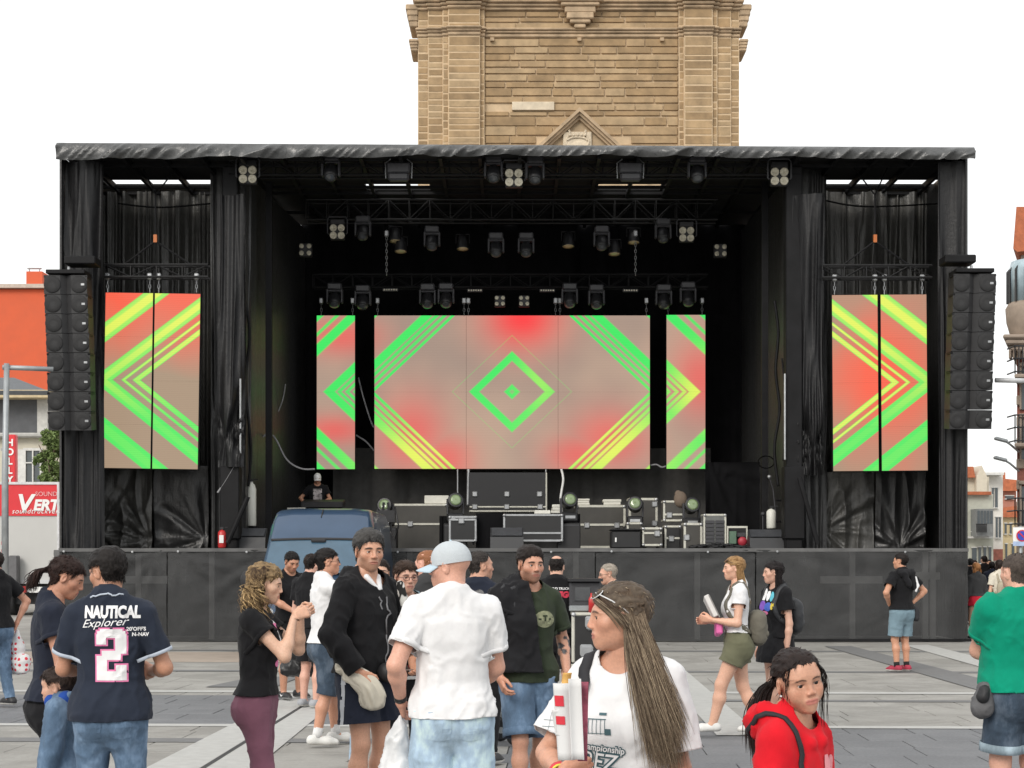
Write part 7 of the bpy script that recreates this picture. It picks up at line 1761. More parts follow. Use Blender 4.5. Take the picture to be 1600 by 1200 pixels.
def patch_print(ctx, garment, name, shapes, m, org, front=True, lift=.003, ux=None, direction=None):
    ux = ux or ((-1, 0, 0) if front else (1, 0, 0)); return print_on(ctx, garment, name, [(plane_pts(v, org, ux, (0, 0, 1)), f) for v, f in shapes], m, direction or ((0, -1, 0) if front else (0, 1, 0)), lift)
def backpack(ctx, label, m, c, size, straps=True, garment='shirt'):
    o = carried(ctx, 'backpack', label, 'backpack'); w, d, h_ = size; c = V3(*c)
    sdf_obj('bag_body', [(c + V3(sx * w * .28, 0, z * h_ * .3), c + V3(sx * w * .28, 0, z * h_ * .3 + .001), d * .52, d * .52) for sx in (-1, 0, 1) for z in (-1, 0, 1)] + [(c, (w * .5, d * .5, h_ * .5))], m, o, .010, .006, 8, .06)
    sdf_obj('front_pocket', [(c + V3(-w * .2, -d * .48, -h_ * .18), c + V3(w * .2, -d * .48, -h_ * .18), h_ * .15, h_ * .15)], m, o, .010, .004, 9)
    if straps:
        for sx in (-1, 1):
            sh = ctx['J']['R'][0]; H = ctx['H']; pts = [c + V3(sx * w * .3, d * .3, h_ * .42), V3(sx * .095, -.02, .845 * H) + ctx['off'](.84 * H), V3(sx * .11, .11, .76 * H) + ctx['off'](.76 * H), V3(sx * .135, .06, .66 * H) + ctx['off'](.66 * H), c + V3(sx * w * .42, d * .3, -h_ * .3)]
            strap(ctx, garment, pts, .045, m, 'shoulder_strap', o)
    return o
SK_M, SK_F, SK_T, SK_P = (196, 142, 112), (204, 152, 124), (176, 120, 90), (206, 150, 128)

# ---- foreground woman in the white championship shirt
c = person('woman in white printed T-shirt with long streaked hair and sunglasses on her head', 978, 5.3, 150, 1.575, 'f', head=(-57, -2, 0), build=.96, skin=(196, 136, 108), bust=.9,
    armR=((.075, .30, 1.00), (1, -.1, -1)), handR=dict(dir=(-.80, -.45, .12), n=(.4, -.8, .2), curl=62), top=dict(mat=WHITE_T, hem=.74, sleeve=.80, loose=.030, off=.013, neck=.088, neck_z=.865, neck_y=.03, fold=.011, seed=2, hemring=False),
    bottom=dict(mat=DEN_M, len=1.9), hair=dict(color=(88, 72, 60), root=(50, 41, 37), color2=(204, 184, 156), line='full', thick=.011, fuzz=350, lift=.06, strands=[fall(3600, .44, .036, front=.62, sides=(-1,), r=.0008, out=.02, bottom_pull=V3(-.12, .02, 0), wave=.003, part=.3, tips=.25), fall(600, .42, .02, front=.4, sides=(1,), r=.0011, out=.005), free_strands([[(-.04, .07, .085), (-.072, .045, .05), (-.082, .0, .01), (-.088, -.03, -.05), (-.09, -.04, -.14)], [(.0, .085, .082), (-.05, .075, .06), (-.078, .03, .02), (-.088, -.01, -.03)]], 60, .006, .0018)]),
    face=dict(hi=.8, nose=1.02, eye=.0062, lips=(170, 92, 86), brow=(80, 55, 42), lookz=.0), shoes=dict(mat=M_WSH))
P1 = c; glasses(c, mat('sunglass_white', (.6, .6, .6), .3), mat('sunglass_lens', (.03, .03, .035), .08), True, 'sunglasses')
for sz, tx, zz, bd in ((.076, 'JEREZ', 1.020, .006), (.030, 'World Championship', 1.066, .0038), (.050, '2018', .972, .005)):
    text_print(c, 'shirt', 'print_outline', tx, sz, TXT_D, (.07, .3, zz), bold=bd, shear=.22, sx=.9, ang=-5); text_print(c, 'shirt', 'print_lettering', tx, sz, TXT_W, (.07, .3, zz), bold=.0006, shear=.22, lift=.006, sx=.9, ang=-5)
ln = [rect2(-.075, -.055, -.02, .0), rect2(.055, .075, -.02, .0), rect2(-.06, .06, .028, .031, 10, 1), rect2(-.055, .055, -.016, -.014, 10, 1), rect2(-.05, -.03, .045, .051, 3, 1), rect2(.035, .06, .042, .050, 3, 1)] + [rect2(-.055 + k * .0138, -.0532 + k * .0138, -.018, .028, 1, 4) for k in range(9)] + [rect2(-.13, -.129, -.03, .05, 1, 4), rect2(-.155, -.105, .02, .0213, 4, 1), rect2(-.155, -.105, .0, .0013, 4, 1)]
patch_print(c, 'shirt', 'print_drawing', ln, TXT_D, (.065, .3, 1.125))
patch_print(c, 'shirt', 'print_drawing', [([(0, 0), (.012, .02), (.004, .055), (-.012, .015)], [(0, 1, 2, 3)]), rect2(-.01, .008, -.05, -.005, 2, 4)], TXT_D, (.10, .3, 1.20))
bp = carried(c, 'shoulder_bag', 'black bag strap over the right shoulder of the white-shirted woman', 'bag')
strap(c, 'shirt', [V3(.115, -.13, 1.16), V3(.125, -.05, 1.33), V3(.12, .02, 1.355), V3(.115, .10, 1.28), V3(.14, .12, 1.12)], .036, mat('strap_black', (.02, .02, .024), .8), 'shoulder_strap', bp); sdf_obj('bag_body', [(V3(.06, -.20, 1.05), (.12, .06, .15))], mat('strap_black', (.02, .02, .024), .8), bp, .012)
cuffband(c, 'R', .93, .032, .022, mat('band_red', (.65, .03, .05), .5)); cuffband(c, 'R', .99, .031, .008, mat('band_yellow', (.7, .65, .08), .5))
nw = empty('leaflets', P(898, 1180, 4.93)); tag(nw, 'bundle of white leaflets with red print held by the white-shirted woman', 'leaflets')
M_LEAF = mat('leaflet_paper', (.66, .66, .66), .7, var=.05); M_LR = mat('leaflet_red', (.62, .03, .05), .7); M_LM = mat('leaflet_maroon', (.30, .06, .10), .6, var=.6, vscale=25); M_LY = mat('leaflet_orange', (.72, .42, .12), .7)
def leaf(px0, px1, py0, py1, dy, curve, m, lean=0.0, name='sheet', zs=0.0):
    mb = MB(); s_ = 4.93 / FPX; mb.grid(lambda u, v_: (((px0 + (px1 - px0) * u - 898) + lean * v_) * s_, dy + curve * (2 * u - 1) ** 2 + .01 * math.sin(v_ * 3), ((1180 - (py1 + (py0 - py1) * v_)) + zs * u) * s_), 10, 10); o = mb.build(name, m, nw, True, fixn=False); md = o.modifiers.new('t', 'SOLIDIFY'); md.thickness = .0015; return o
leaf(872, 900, 1068, 1188, .0, .012, M_LEAF, -8, 'leaflet'); leaf(893, 912, 1060, 1186, -.012, -.01, M_LEAF, -5, 'leaflet'); leaf(903, 918, 1066, 1190, .012, .0, M_LM, 2, 'brochure'); leaf(876, 890, 1052, 1080, .008, .01, M_LY, 4, 'orange_slip'); leaf(868, 895, 1110, 1150, .010, .01, M_LEAF, -6, 'leaflet')
for (v0, v1) in ((.70, .84), (.46, .57)):
    s_ = 4.93 / FPX; mb = MB(); mb.grid(lambda u, v_: (lambda U, V: (((872 + 28 * U - 898) - 8 * V) * s_, -.003 + .012 * (2 * U - 1) ** 2 + .01 * math.sin(V * 3), (1180 - (1188 - 120 * V)) * s_))(.04 + u * .5, v0 + (v1 - v0) * v_), 6, 4); mb.build('red_print', M_LR, nw, True, fixn=False)

# ---- girl in the red hoodie
c = person('girl in a red hooded sweatshirt with a dark ponytail, nearest at lower right', 1243, 5.0, -130, 1.385, 'f', head=(-33, -5, 12), hs=.80, build=.76, bust=0, skin=(196, 138, 110),
    top=dict(mat=RED_F, hem=.62, sleeve=2, off=.017, loose=.012, neck=.074, neck_z=.864, neck_y=.03, hood=True, fold=.012, seed=6), bottom=dict(mat=DEN_D, len=1.9), face=dict(hi=.8, child=1, nose=.75, eye=.0064, jaw=.88, lips=(186, 104, 100), brow=(50, 36, 30), lookx=-.25, iris=(45, 28, 20)),
    hair=dict(color=(30, 24, 24), color2=(64, 48, 42), line='high', thick=.009, fuzz=300, fuzz_len=.03, lift=.02, strands=[fall(1100, .2, .018, gather=[(.02, -.125, .0), (.075, -.150, -.05), (.115, -.145, -.12), (.130, -.12, -.20), (.135, -.10, -.28)], r=.0011, front=.7), free_strands([[(.055, .062, .072), (.068, .055, .03), (.070, .045, -.02), (.072, .03, -.06)], [(-.052, .066, .068), (-.072, .06, .03), (-.082, .05, -.02), (-.078, .03, -.06), (-.084, .01, -.09)], [(-.06, .05, .06), (-.088, .035, .02), (-.094, .02, -.03), (-.09, .0, -.08), (-.086, -.02, -.14), (-.08, -.02, -.2)]], 16, .006, .0008, wave=.003)]))
text_print(c, 'shirt', 'print_lettering', 'Ai', .15, mat('print_pale_red', (.78, .30, .33), .8), (-.06, .3, 1.00), bold=.012, sx=1.0); o_ = carried(c, 'backpack', 'small black backpack on the back of the red-hooded girl', 'backpack')
BPM = mat('strap_black', (.02, .02, .024), .8); strap(c, 'shirt', [V3(.06, -.15, 1.10), V3(.095, -.06, 1.19), V3(.10, .03, 1.175), V3(.10, .10, 1.09), V3(.125, .10, .98), V3(.14, .03, .88)], .015, BPM, 'shoulder_strap', o_, .006); sdf_obj('bag_body', [(V3(.0, -.19, .86), (.11, .05, .15))], BPM, o_, .010)
mb = MB(); q = c['Rh'] @ (V3(.078, .0, -.040) * c['hs']) + c['hc']; mb.ball(tuple(q), .005, 8, 6); mb.build('earring', M_BARE, c['root'])

# ---- man in white T-shirt and pale cap
c = person('man seen from behind in white T-shirt, pale blue cap and light denim shorts', 707, 8.4, 8, 1.735, 'm', head=(62, -2, 0), build=1.0, belly=.03, skin=(206, 146, 122), armL=((-.255, .08, .94), (-.5, -1, 0)), armR=((.13, .27, .98), (.8, -1, -.3)), armw=1.08,
    top=dict(mat=WHITE_T, hem=.865, sleeve=.66, loose=.014, off=.012, fold=.012, neck=.080, neck_z=.878, seed=11), bottom=dict(mat=DEN_L, len=.90, flare=.045, name='shorts', off=.016, pockets=DEN_L, turnup=DEN_L), face=dict(stubble=.25, nose=1.1), shoes=dict(mat=M_WSH))
cap(c, mat('cap_white', (.50, .54, .57), .8, var=.06, bump=.4, bscale=250), mat('cap_blue', (.44, .55, .63), .8, var=.06)); cuffband(c, 'L', .90, .034, .028, WRIST, 'watch'); P3 = c
o_ = carried(c, 'carrier_bag', 'white plastic carrier bag hanging from the capped man left hand', 'bag'); w = c['J']['L'][2]; sdf_obj('bag_body', [(w + V3(-.0, .05, -.14), w + V3(-.02, .07, -.40), .035, .10), (w + V3(-.02, .05, -.55), (.11, .09, .18)), (w + V3(0, .03, -.08), w + V3(0, .05, -.2), .012, .03)], mat('plastic_white', (.66, .67, .68), .4, bump=.5, bscale=18), o_, .010, .014)

# ---- tall man in black hoodie
c = person('tall dark-haired man in black zip hoodie and navy shorts holding a beige jacket', 572, 10.5, -124, 1.83, 'm', head=(-32, -3, 0), hs=1.06, build=.98, belly=.03, skin=(192, 136, 108), armR=((.24, .13, .97), (1, -.6, 0)), handR=dict(curl=55), armL=((-.20, .22, 1.02), (-1, -.5, -.3)),
    top=dict(mat=BLACK_T, hem=.945, sleeve=2, off=.019, loose=.008, hood=True, neck=.10, neck_z=.862, neck_y=.06, fold=.013, thick=.008, seed=21), bottom=dict(mat=NAVY2, len=.70, flare=.05, name='shorts', off=.014, side_stripe=fabric('white_stripe', (.45, .47, .50))), hair=dict(color=(26, 24, 24), color2=(110, 108, 106), line='short', thick=.014, top=.012, fuzz=1500, seed=8), face=dict(stubble=.45, lookx=-.2, eye=.0044), shoes=dict(mat=M_BSH))
sdf_obj('collar', [(V3(.055, .045, 1.545), V3(.012, .105, 1.47), .022, .012), (V3(-.055, .045, 1.545), V3(-.012, .105, 1.47), .022, .012), (V3(.05, -.05, 1.56), V3(-.05, -.05, 1.56), .026, .026)], WHITE_T, c['root'], .007, .002)
M_ZIP = mat('drawcord', (.16, .16, .17), .6); strap(c, 'shirt', [V3(.05, .2, 1.46), V3(.055, .22, 1.42), V3(.05, .2, 1.36)], .008, M_ZIP, 'drawcord'); strap(c, 'shirt', [V3(0, .2, 1.44), V3(0, .25, 1.2), V3(0, .2, .98)], .010, M_ZIP, 'zip')
o_ = carried(c, 'belt_bag', 'small black belt bag at the hip of the hoodie man', 'bag'); sdf_obj('bag_body', [(V3(-.10, .20, .955), V3(.06, .22, .955), .055, .06)], mat('bag_black', (.015, .015, .017), .6), o_, .009, .004); mb = MB(); mb.tube([(-.14, .265, .965), (-.02, .285, .968), (.1, .275, .965)], .004, 5); mb.build('zip', M_BARE, o_)
o_ = carried(c, 'jacket', 'crumpled beige jacket held in the hoodie man right hand', 'jacket'); w = c['J']['R'][2]; o_.location = (0, 0, 0); o_.rotation_euler = (0, 0, 0); hw_ = c['root'].matrix_basis @ Vector(w); Yj = hw_.y + .025
cl_ = bez([tuple(P(a, b_, Yj + d_)) for a, b_, d_ in ((524, 1047, .03), (538, 1045, .0), (556, 1058, -.03), (574, 1074, -.03), (582, 1096, .0), (584, 1110, .02))], 40); rw = np.interp(np.linspace(0, 1, 40), [0, .1, .3, .5, .75, .92, 1], [.010, .035, .042, .052, .062, .05, .016]); vs_ = []
for k in range(40):
    t = unit(cl_[min(k + 1, 39)] - cl_[max(k - 1, 0)]); a_ = unit(np.cross(t, V3(0, 1, 0)))
    for i_ in range(36):
        g_ = 2 * math.pi * i_ / 36; q = np.array([[math.cos(g_) * 1.9, math.sin(g_) * 1.9, k * .045]]); rr2 = rw[k] * (1 + .55 * (1 - abs(float(vnoise(q, (1.6, 1.6, 1), 3)[0]))) ** 3 + .25 * float(vnoise(q, (3, 3, 2.5), 6)[0])); vs_.append(cl_[k] + a_ * math.cos(g_) * rr2 + V3(0, 1, 0) * math.sin(g_) * rr2 * .5)
np_obj('cloth', np.array(vs_), np.array([(k * 36 + i_, k * 36 + (i_ + 1) % 36, (k + 1) * 36 + (i_ + 1) % 36, (k + 1) * 36 + i_) for k in range(39) for i_ in range(36)]), BEIGE, o_)
o_ = carried(c, 'patterned_scarf', 'black, white and red patterned scarf hanging beside the hoodie man', 'scarf'); sdf_obj('cloth', [(V3(-.17, .14, 1.50), V3(-.20, .19, 1.28), .028, .035), (V3(-.20, .19, 1.28), V3(-.24, .17, 1.02), .035, .05)], fabric('scarf_pattern', (.55, .55, .53), kind='patch', c2=(.02, .02, .02)), o_, .009, .008); sdf_obj('red_end', [(V3(-.215, .20, 1.24), V3(-.25, .19, 1.0), .035, .05)], fabric('scarf_red', (.4, .02, .03)), o_, .009, .008)

# ---- woman with curly hair and plum trousers
c = person('woman in black T-shirt and plum trousers with curly highlighted hair', 402, 9.6, -92, 1.625, 'f', head=(4, -12, 0), build=1.02, bust=1.05, skin=(206, 158, 130), armR=((.10, .23, 1.33), (.35, .0, -1)), armL=((-.06, .24, 1.35), (-.4, 0, -1)), handR=dict(dir=(-.3, .8, .35), n=(-1, 0, -.2), curl=55), handL=dict(dir=(.3, .8, .3), n=(1, 0, -.2), curl=55),
    top=dict(mat=BLACK_T, hem=.88, sleeve=.42, off=.009, fold=.009, neck=.085, seed=31, hem_k=.08), bottom=dict(mat=PURPLE, len=1.93, off=.004, fold=.006, pockets=PURPLE), hair=dict(color=(58, 42, 34), color2=(226, 192, 140), line='full', thick=.020, rough=.01, fuzz=300, strands=[fall(700, .19, .045, curl=.016, front=.45, r=.0028, out=.035, inner=.10, n=24, tips=.5)]), face=dict(nose=1.0, brow=(70, 50, 40), lookz=-.3), feet=((.09, .03, 0), (-.09, -.06, 0)))
patch_print(c, 'shirt', 'print_white', [ellipse2(0, -.10, .06, .035), rect2(-.03, .02, -.07, .03), ellipse2(.03, .06, .03, .03)], TXT_W, (.02, .3, 1.22)); patch_print(c, 'shirt', 'print_pink', [rect2(-.01, .05, .03, .07), ellipse2(-.0, -.16, .03, .022)], TXT_P, (.02, .3, 1.22), lift=.006)

# ---- man in the navy polo with the number 2
c = person('man seen from behind in navy polo shirt with a large white number 2', 172, 8.6, 2, 1.705, 'm', head=(52, -10, 0), build=.97, belly=.02, skin=(180, 122, 94), armR=((.17, .25, 1.06), (.75, -1, -.5)), armL=((-.15, .28, 1.08), (-.6, -1, -.5)),
    top=dict(mat=NAVY_T, hem=.83, sleeve=.72, loose=.012, off=.011, fold=.010, collar=True, neck=.072, neck_z=.885, rib=fabric('pale_rib', (.45, .50, .58)), seed=41), bottom=dict(mat=DEN_M, len=1.95, off=.012, pockets=DEN_M, fold=.010), hair=dict(color=(22, 19, 18), color2=(48, 42, 40), line='short', thick=.013, top=.010, fuzz=1300), face=dict(stubble=.3), shoes=dict(mat=M_BSH))
P6 = c
for gr_, m_, lf in ((.008, TXT_P, .003), (.0, TXT_W, .006)):
    W_, H_ = .150, .262; B = lambda x0, x1, y0, y1: rect2((x0 - .5) * W_ - gr_, (x1 - .5) * W_ + gr_, (y0 - .5) * H_ - gr_, (y1 - .5) * H_ + gr_, 5, 5)
    patch_print(c, 'shirt', 'number_print', [B(.12, .88, .83, 1), B(0, .34, .70, .90), B(.64, 1, .52, .90), B(.18, .82, .40, .58), B(0, .36, .0, .48), B(.30, 1, 0, .18), B(.66, 1, .14, .30), B(.03, .97, .86, .96)], m_, (.03, -.3, 1.170), False, lf)
text_print(c, 'shirt', 'lettering', 'NAUTICAL', .082, TXT_W, (.03, -.3, 1.385), False, bold=.0045, sx=.70); text_print(c, 'shirt', 'lettering', 'Explorer', .058, TXT_W, (-.01, -.3, 1.332), False, shear=.45, sx=1.12, ang=4); text_print(c, 'shirt', 'lettering', "20'OFF'S", .026, TXT_W, (.15, -.3, 1.300), False, bold=.001); text_print(c, 'shirt', 'lettering', 'N-NAV', .026, TXT_W, (.17, -.3, 1.272), False, bold=.001)
strap(c, 'shirt', [V3(-.075, -.06, 1.455), V3(-.03, -.09, 1.475), V3(.03, -.09, 1.475), V3(.075, -.06, 1.455)], .008, fabric('pale_rib', (.45, .50, .58)), 'collar_stripe')
# ---- woman with a ponytail facing him
c = person('woman in dark navy T-shirt and black jeans with dark hair tied back', 84, 9.25, -74, 1.675, 'f', head=(-8, -24, 0), build=1.14, bust=1.1, skin=(184, 124, 98), armR=((.14, .28, 1.11), (.5, -1, -.5)), armL=((-.12, .30, 1.12), (-.5, -1, -.5)), armw=1.2, top=dict(mat=NAVY2, hem=.88, sleeve=.40, off=.010, neck=.095, neck_z=.86, neck_y=.04, fold=.009, seed=51), bottom=dict(mat=BLK_J, len=1.95, off=.006),
    hair=dict(color=(32, 22, 20), color2=(70, 48, 42), line='full', thick=.012, fuzz=900, fuzz_len=.03, lift=.1, strands=[fall(240, .2, .014, gather=[(0, -.125, .0), (.0, -.165, -.03), (.01, -.175, -.09), (.01, -.165, -.15)], r=.0026, wave=.006)]), face=dict(nose=1.05, lookz=-.4), shoes=dict(mat=M_BSH))
# ---- small child between them
c = person('small child in blue denim jacket standing between the couple', 100, 8.9, 84, 1.075, 'm', head=(0, -4, 0), hs=.87, build=.95, skin=(196, 144, 118), top=dict(mat=DEN_M, hem=.50, sleeve=2, off=.018, hood=True, neck=.07, fold=.010, seed=61), bottom=dict(mat=GREYTR, len=1.9, off=.014), hair=dict(color=(34, 26, 24), color2=(70, 54, 46), line='full', thick=.014, fuzz=900), face=dict(child=1, nose=.7, eye=.006), shoes=dict(mat=M_GSH))
sdf_obj('collar', [(V3(.05, .05, .90), V3(-.05, .05, .90), .04, .04), (V3(.06, -.03, .91), V3(-.06, -.03, .91), .045, .045)], BLUE_C, c['root'], .009, .005)

# ---- green T-shirt man at the right edge
c = person('stocky man in bright green T-shirt and dark denim shorts at the right edge', 1592, 9.8, 14, 1.69, 'm', head=(8, 0, 0), build=1.22, belly=.06, skin=(206, 148, 124), armL=((.04, .30, 1.12), (-1, -.3, -.6)), armR=((-.02, .36, 1.18), (1, -.4, -.6)), handR=dict(dir=(-.5, -.6, .1), n=(0, -1, 0), curl=60), handL=dict(dir=(.6, .3, .2), n=(0, -1, 0), curl=50), armw=1.15, top=dict(mat=GREEN_T, hem=.885, sleeve=.60, loose=.012, off=.012, fold=.010, neck=.080, neck_z=.875, seed=71), bottom=dict(mat=DEN_D, len=.84, flare=.04, name='shorts', pockets=DEN_D, turnup=fabric('turnup_denim', (.20, .26, .30), kind='denim'), off=.014), hair=dict(color=(52, 44, 40), color2=(120, 108, 100), line='short', thick=.004, rough=.001, fuzz=900, fuzz_len=.010), face=dict(stubble=.3), shoes=dict(mat=M_BSH))
o_ = carried(c, 'belt_bag', 'grey and black bag at the hip of the green-shirted man', 'bag'); sdf_obj('bag_body', [(V3(-.235, -.03, .90), V3(-.255, -.03, .79), .045, .065), (V3(-.21, .02, .89), V3(-.22, .02, .80), .05, .06)], mat('bag_grey', (.10, .10, .105), .8, bump=.3), o_, .009, .008); sdf_obj('flap', [(V3(-.27, -.08, .90), V3(-.28, -.08, .86), .03, .035)], mat('bag_black', (.015, .015, .017), .6), o_, .009)

# ---- olive T-shirt man with a jacket over his shoulder
c = person('man in dark olive T-shirt and ripped denim shorts with a jacket over one shoulder', 826, 10.9, -158, 1.735, 'm', head=(2, -2, 0), build=.92, skin=(190, 132, 106), face=dict(stubble=.75, tattoo='L', lookx=-.2), armR=((.25, .12, .90), (.6, -1, 0)), armL=((-.24, .08, .90), (-.6, -1, 0)), top=dict(mat=OLIVE_T, hem=.86, sleeve=.70, loose=.018, off=.012, fold=.010, seed=81, neck=.082), bottom=dict(mat=DEN_M, len=.93, flare=.028, name='shorts', turnup=DEN_M, off=.012), hair=dict(color=(28, 22, 20), color2=(56, 46, 42), line='short', thick=.006, top=.016, fuzz=1000, fuzz_len=.016), feet=((.10, .12, 0), (-.08, -.10, 0)), shoes=dict(mat=M_BSH))
patch_print(c, 'shirt', 'chest_print', [ellipse2(0, 0, .075, .055)], mat('print_khaki', (.22, .23, .14), .8, var=.5, vscale=30), (-.06, .3, 1.27)); text_print(c, 'shirt', 'chest_lettering', '- T -', .05, OLIVE_T, (-.06, .3, 1.275), bold=.003, lift=.006)
o_ = carried(c, 'jacket', 'dark grey jacket slung over the olive-shirted man shoulder', 'jacket'); JK = fabric('jacket_grey', (.05, .051, .055)); JB = fabric('jacket_black', (.013, .013, .015))
make_top(c, dict(mat=JK, hem=1.02, sleeve=.85, off=.034, loose=.02, fold=.018, neck=.095, neck_z=.87, xmin=.085, xslope=.10, seed=84, name='grey_panel', root=o_, thick=.010), *c['fn']); make_top(c, dict(mat=JB, hem=.93, sleeve=.25, off=.046, fold=.018, neck=.085, neck_z=.87, xmin=.025, xslope=.12, seed=85, name='black_panel', root=o_, thick=.012), *c['fn'])

# ---- woman with glasses in denim jacket
c = person('woman with glasses in denim jacket over a striped shirt behind the capped man', 632, 11.2, -162, 1.645, 'f', head=(6, -3, 0), bust=.9, skin=(204, 150, 126), top=[dict(mat=STRIPE, hem=.86, sleeve=.5, off=.008, fold=.006, neck=.095, neck_z=.86, neck_y=.04, seed=91, name='striped_shirt'), dict(mat=DEN_J, hem=.84, sleeve=2, off=.024, fold=.011, neck=.10, neck_z=.862, front_open=.062, seed=92, name='denim_jacket', thick=.006)], bottom=dict(mat=BLK_J, len=1.95, off=.006), hair=dict(color=(48, 36, 30), color2=(88, 68, 56), line='full', thick=.010, fuzz=900, fuzz_len=.03, lift=.08, strands=[fall(200, .2, .012, gather=[(.0, -.12, .02), (.03, -.15, -.02), (.045, -.15, -.08), (.05, -.14, -.14)], r=.0024)]), face=dict(lookx=-.3, lips=(170, 105, 98)), shoes=dict(mat=M_BSH))
glasses(c, mat('spectacle_frame', (.10, .03, .03), .4))
# ---- person in yellow mostly hidden
c = person('person in yellow top and pale jeans half hidden behind the hoodie man', 592, 12.7, -170, 1.66, 'f', skin=SK_F, top=dict(mat=YELLOW, hem=.88, sleeve=.6), bottom=dict(mat=DEN_L, len=1.9, off=.006), hair=dict(color=(40, 30, 26), line='full', thick=.012), res='mid', feet=((.20, .15, 0), (-.08, -.1, 0)))
# ---- man bending over the big black bag
c = person('man in black T-shirt looking down beside the blue van holding a black bag', 452, 19.8, -140, 1.76, 'm', head=(-8, -22, 0), build=1.0, skin=(178, 120, 92), armL=((-.02, .36, 1.06), (-1, -.2, -.4)), armR=((.14, .34, 1.05), (1, -.2, -.4)), top=dict(mat=BLACK_T, hem=.92, sleeve=.65, loose=.016), bottom=dict(mat=BLK_J, len=.9, flare=.03, name='shorts'), hair=dict(color=(22, 18, 17), line='short', thick=.008, fuzz=500), shoes=dict(mat=M_BSH, sole=mat('sole_grey', (.2, .2, .2), .7)), face=dict(stubble=.5), res='mid', feet=((.12, .06, 0), (-.12, .02, 0)))
ck = c
o_ = empty('black_holdall', (P(468, 1020, 18.9).x, 18.9, 0)); tag(o_, 'large shiny black bag hanging before the man looking down', 'bag'); zb, zt = P(0, 1058, 18.9).z, P(0, 968, 18.9).z
sdf_obj('bag_body', [(V3(-.13, 0, zb + .10), V3(.13, 0, zb + .10), .09, .09), (V3(-.11, 0, zb + .35), V3(.11, 0, zb + .35), .08, .08), (V3(-.05, 0, zt - .05), V3(.05, 0, zt - .05), .06, .06), (V3(0, 0, (zb + zt) / 2), (.20, .10, .26))], mat('bag_vinyl', (.012, .012, .013), .35, bump=.5, bscale=14), o_, .012, .016, 4, .08); mb = MB(); mb.tube([(-.05, 0, zt - .05), (-.02, 0, zt + .18), (.04, 0, zt + .2), (.05, 0, zt - .05)], .012, 6); mb.build('handle', M_BLK, o_, True)
for nm in 'RL':
    an = ck['J'][nm][5]; mb = MB(); q = an + V3(.046 * ck['J'][nm][6], .05, -.015); mb.tube([q + V3(0, -.05, .012), q + V3(.004 * ck['J'][nm][6], -.02, -.012), q + V3(0, .05, .02)], [.003, .008, .002], 6); mb.build('swoosh', TXT_W, ck['root'])
# ---- person with black sleeve between, and the man in white tee with tied hair
person('person in black T-shirt and grey sneakers behind the man with tied hair', 484, 18.6, -40, 1.72, 'm', skin=SK_P, top=dict(mat=BLACK_T, hem=.9, sleeve=.6), bottom=dict(mat=BLK_J, len=.85, flare=.03, name='shorts'), hair=dict(color=(40, 30, 26), line='short', thick=.01), shoes=dict(mat=M_GSH), res='mid', head=(0, -10, 0))
c = person('man with tied-back dark hair in white T-shirt and denim shorts, arm stretched forward', 508, 14.8, -72, 1.755, 'm', head=(-6, 2, 0), skin=(192, 132, 104), armR=((.12, .50, 1.40), (1, 0, -.6)), armL=((-.10, .50, 1.42), (-1, 0, -.5)), top=dict(mat=WHITE_T, hem=.92, sleeve=.55, off=.010, fold=.010, seed=101), bottom=dict(mat=DEN_D, len=1.04, flare=.02, name='shorts'), hair=dict(color=(20, 17, 17), color2=(44, 38, 36), line='full', thick=.010, fuzz=600, lift=.08, strands=[fall(120, .1, .012, gather=[(0, -.118, .02), (0, -.15, .03), (0, -.165, -.005), (.0, -.15, -.03)], r=.004), fall(80, .1, .012, gather=[(0, -.118, .02), (.02, -.15, .0), (0, -.16, .02), (.0, -.13, .0)], r=.004)]), shoes=dict(mat=M_WSH, laces=M_WSH, sock=M_SOCKW, sock_len=.09), res='mid', feet=((.10, -.10, 0), (-.10, .12, 0)))
glasses(c, mat('spectacle_dark', (.02, .02, .02), .4))
# ---- men behind the capped man
person('man with close-cropped ginger hair in dark grey shirt behind the capped man', 670, 14.0, 22, 1.735, 'm', head=(30, -6, 0), build=1.1, skin=(214, 150, 128), top=dict(mat=GREY_T, hem=.9, sleeve=.6, collar=True), bottom=dict(mat=DEN_D, len=1.9), hair=dict(color=(150, 100, 70), line='short', thick=.002, fuzz=0), res='mid')
c = person('man in dark T-shirt with a faded back print beside the capped man', 748, 13.4, -22, 1.72, 'm', head=(-42, 0, 0), build=1.12, skin=(190, 134, 108), top=dict(mat=NAVY2, hem=.9, sleeve=.65, loose=.016), bottom=dict(mat=BLK_J, len=1.9), hair=dict(color=(36, 30, 28), color2=(90, 84, 80), line='reced', thick=.006, fuzz=400), res='mid')
patch_print(c, 'shirt', 'back_print', [ellipse2(-.05, 0, .05, .06), ellipse2(.05, .01, .045, .05), rect2(-.02, .02, -.07, .05)], mat('print_grey', (.12, .12, .125), .8, var=.7, vscale=30), (.0, -.3, 1.36), False)
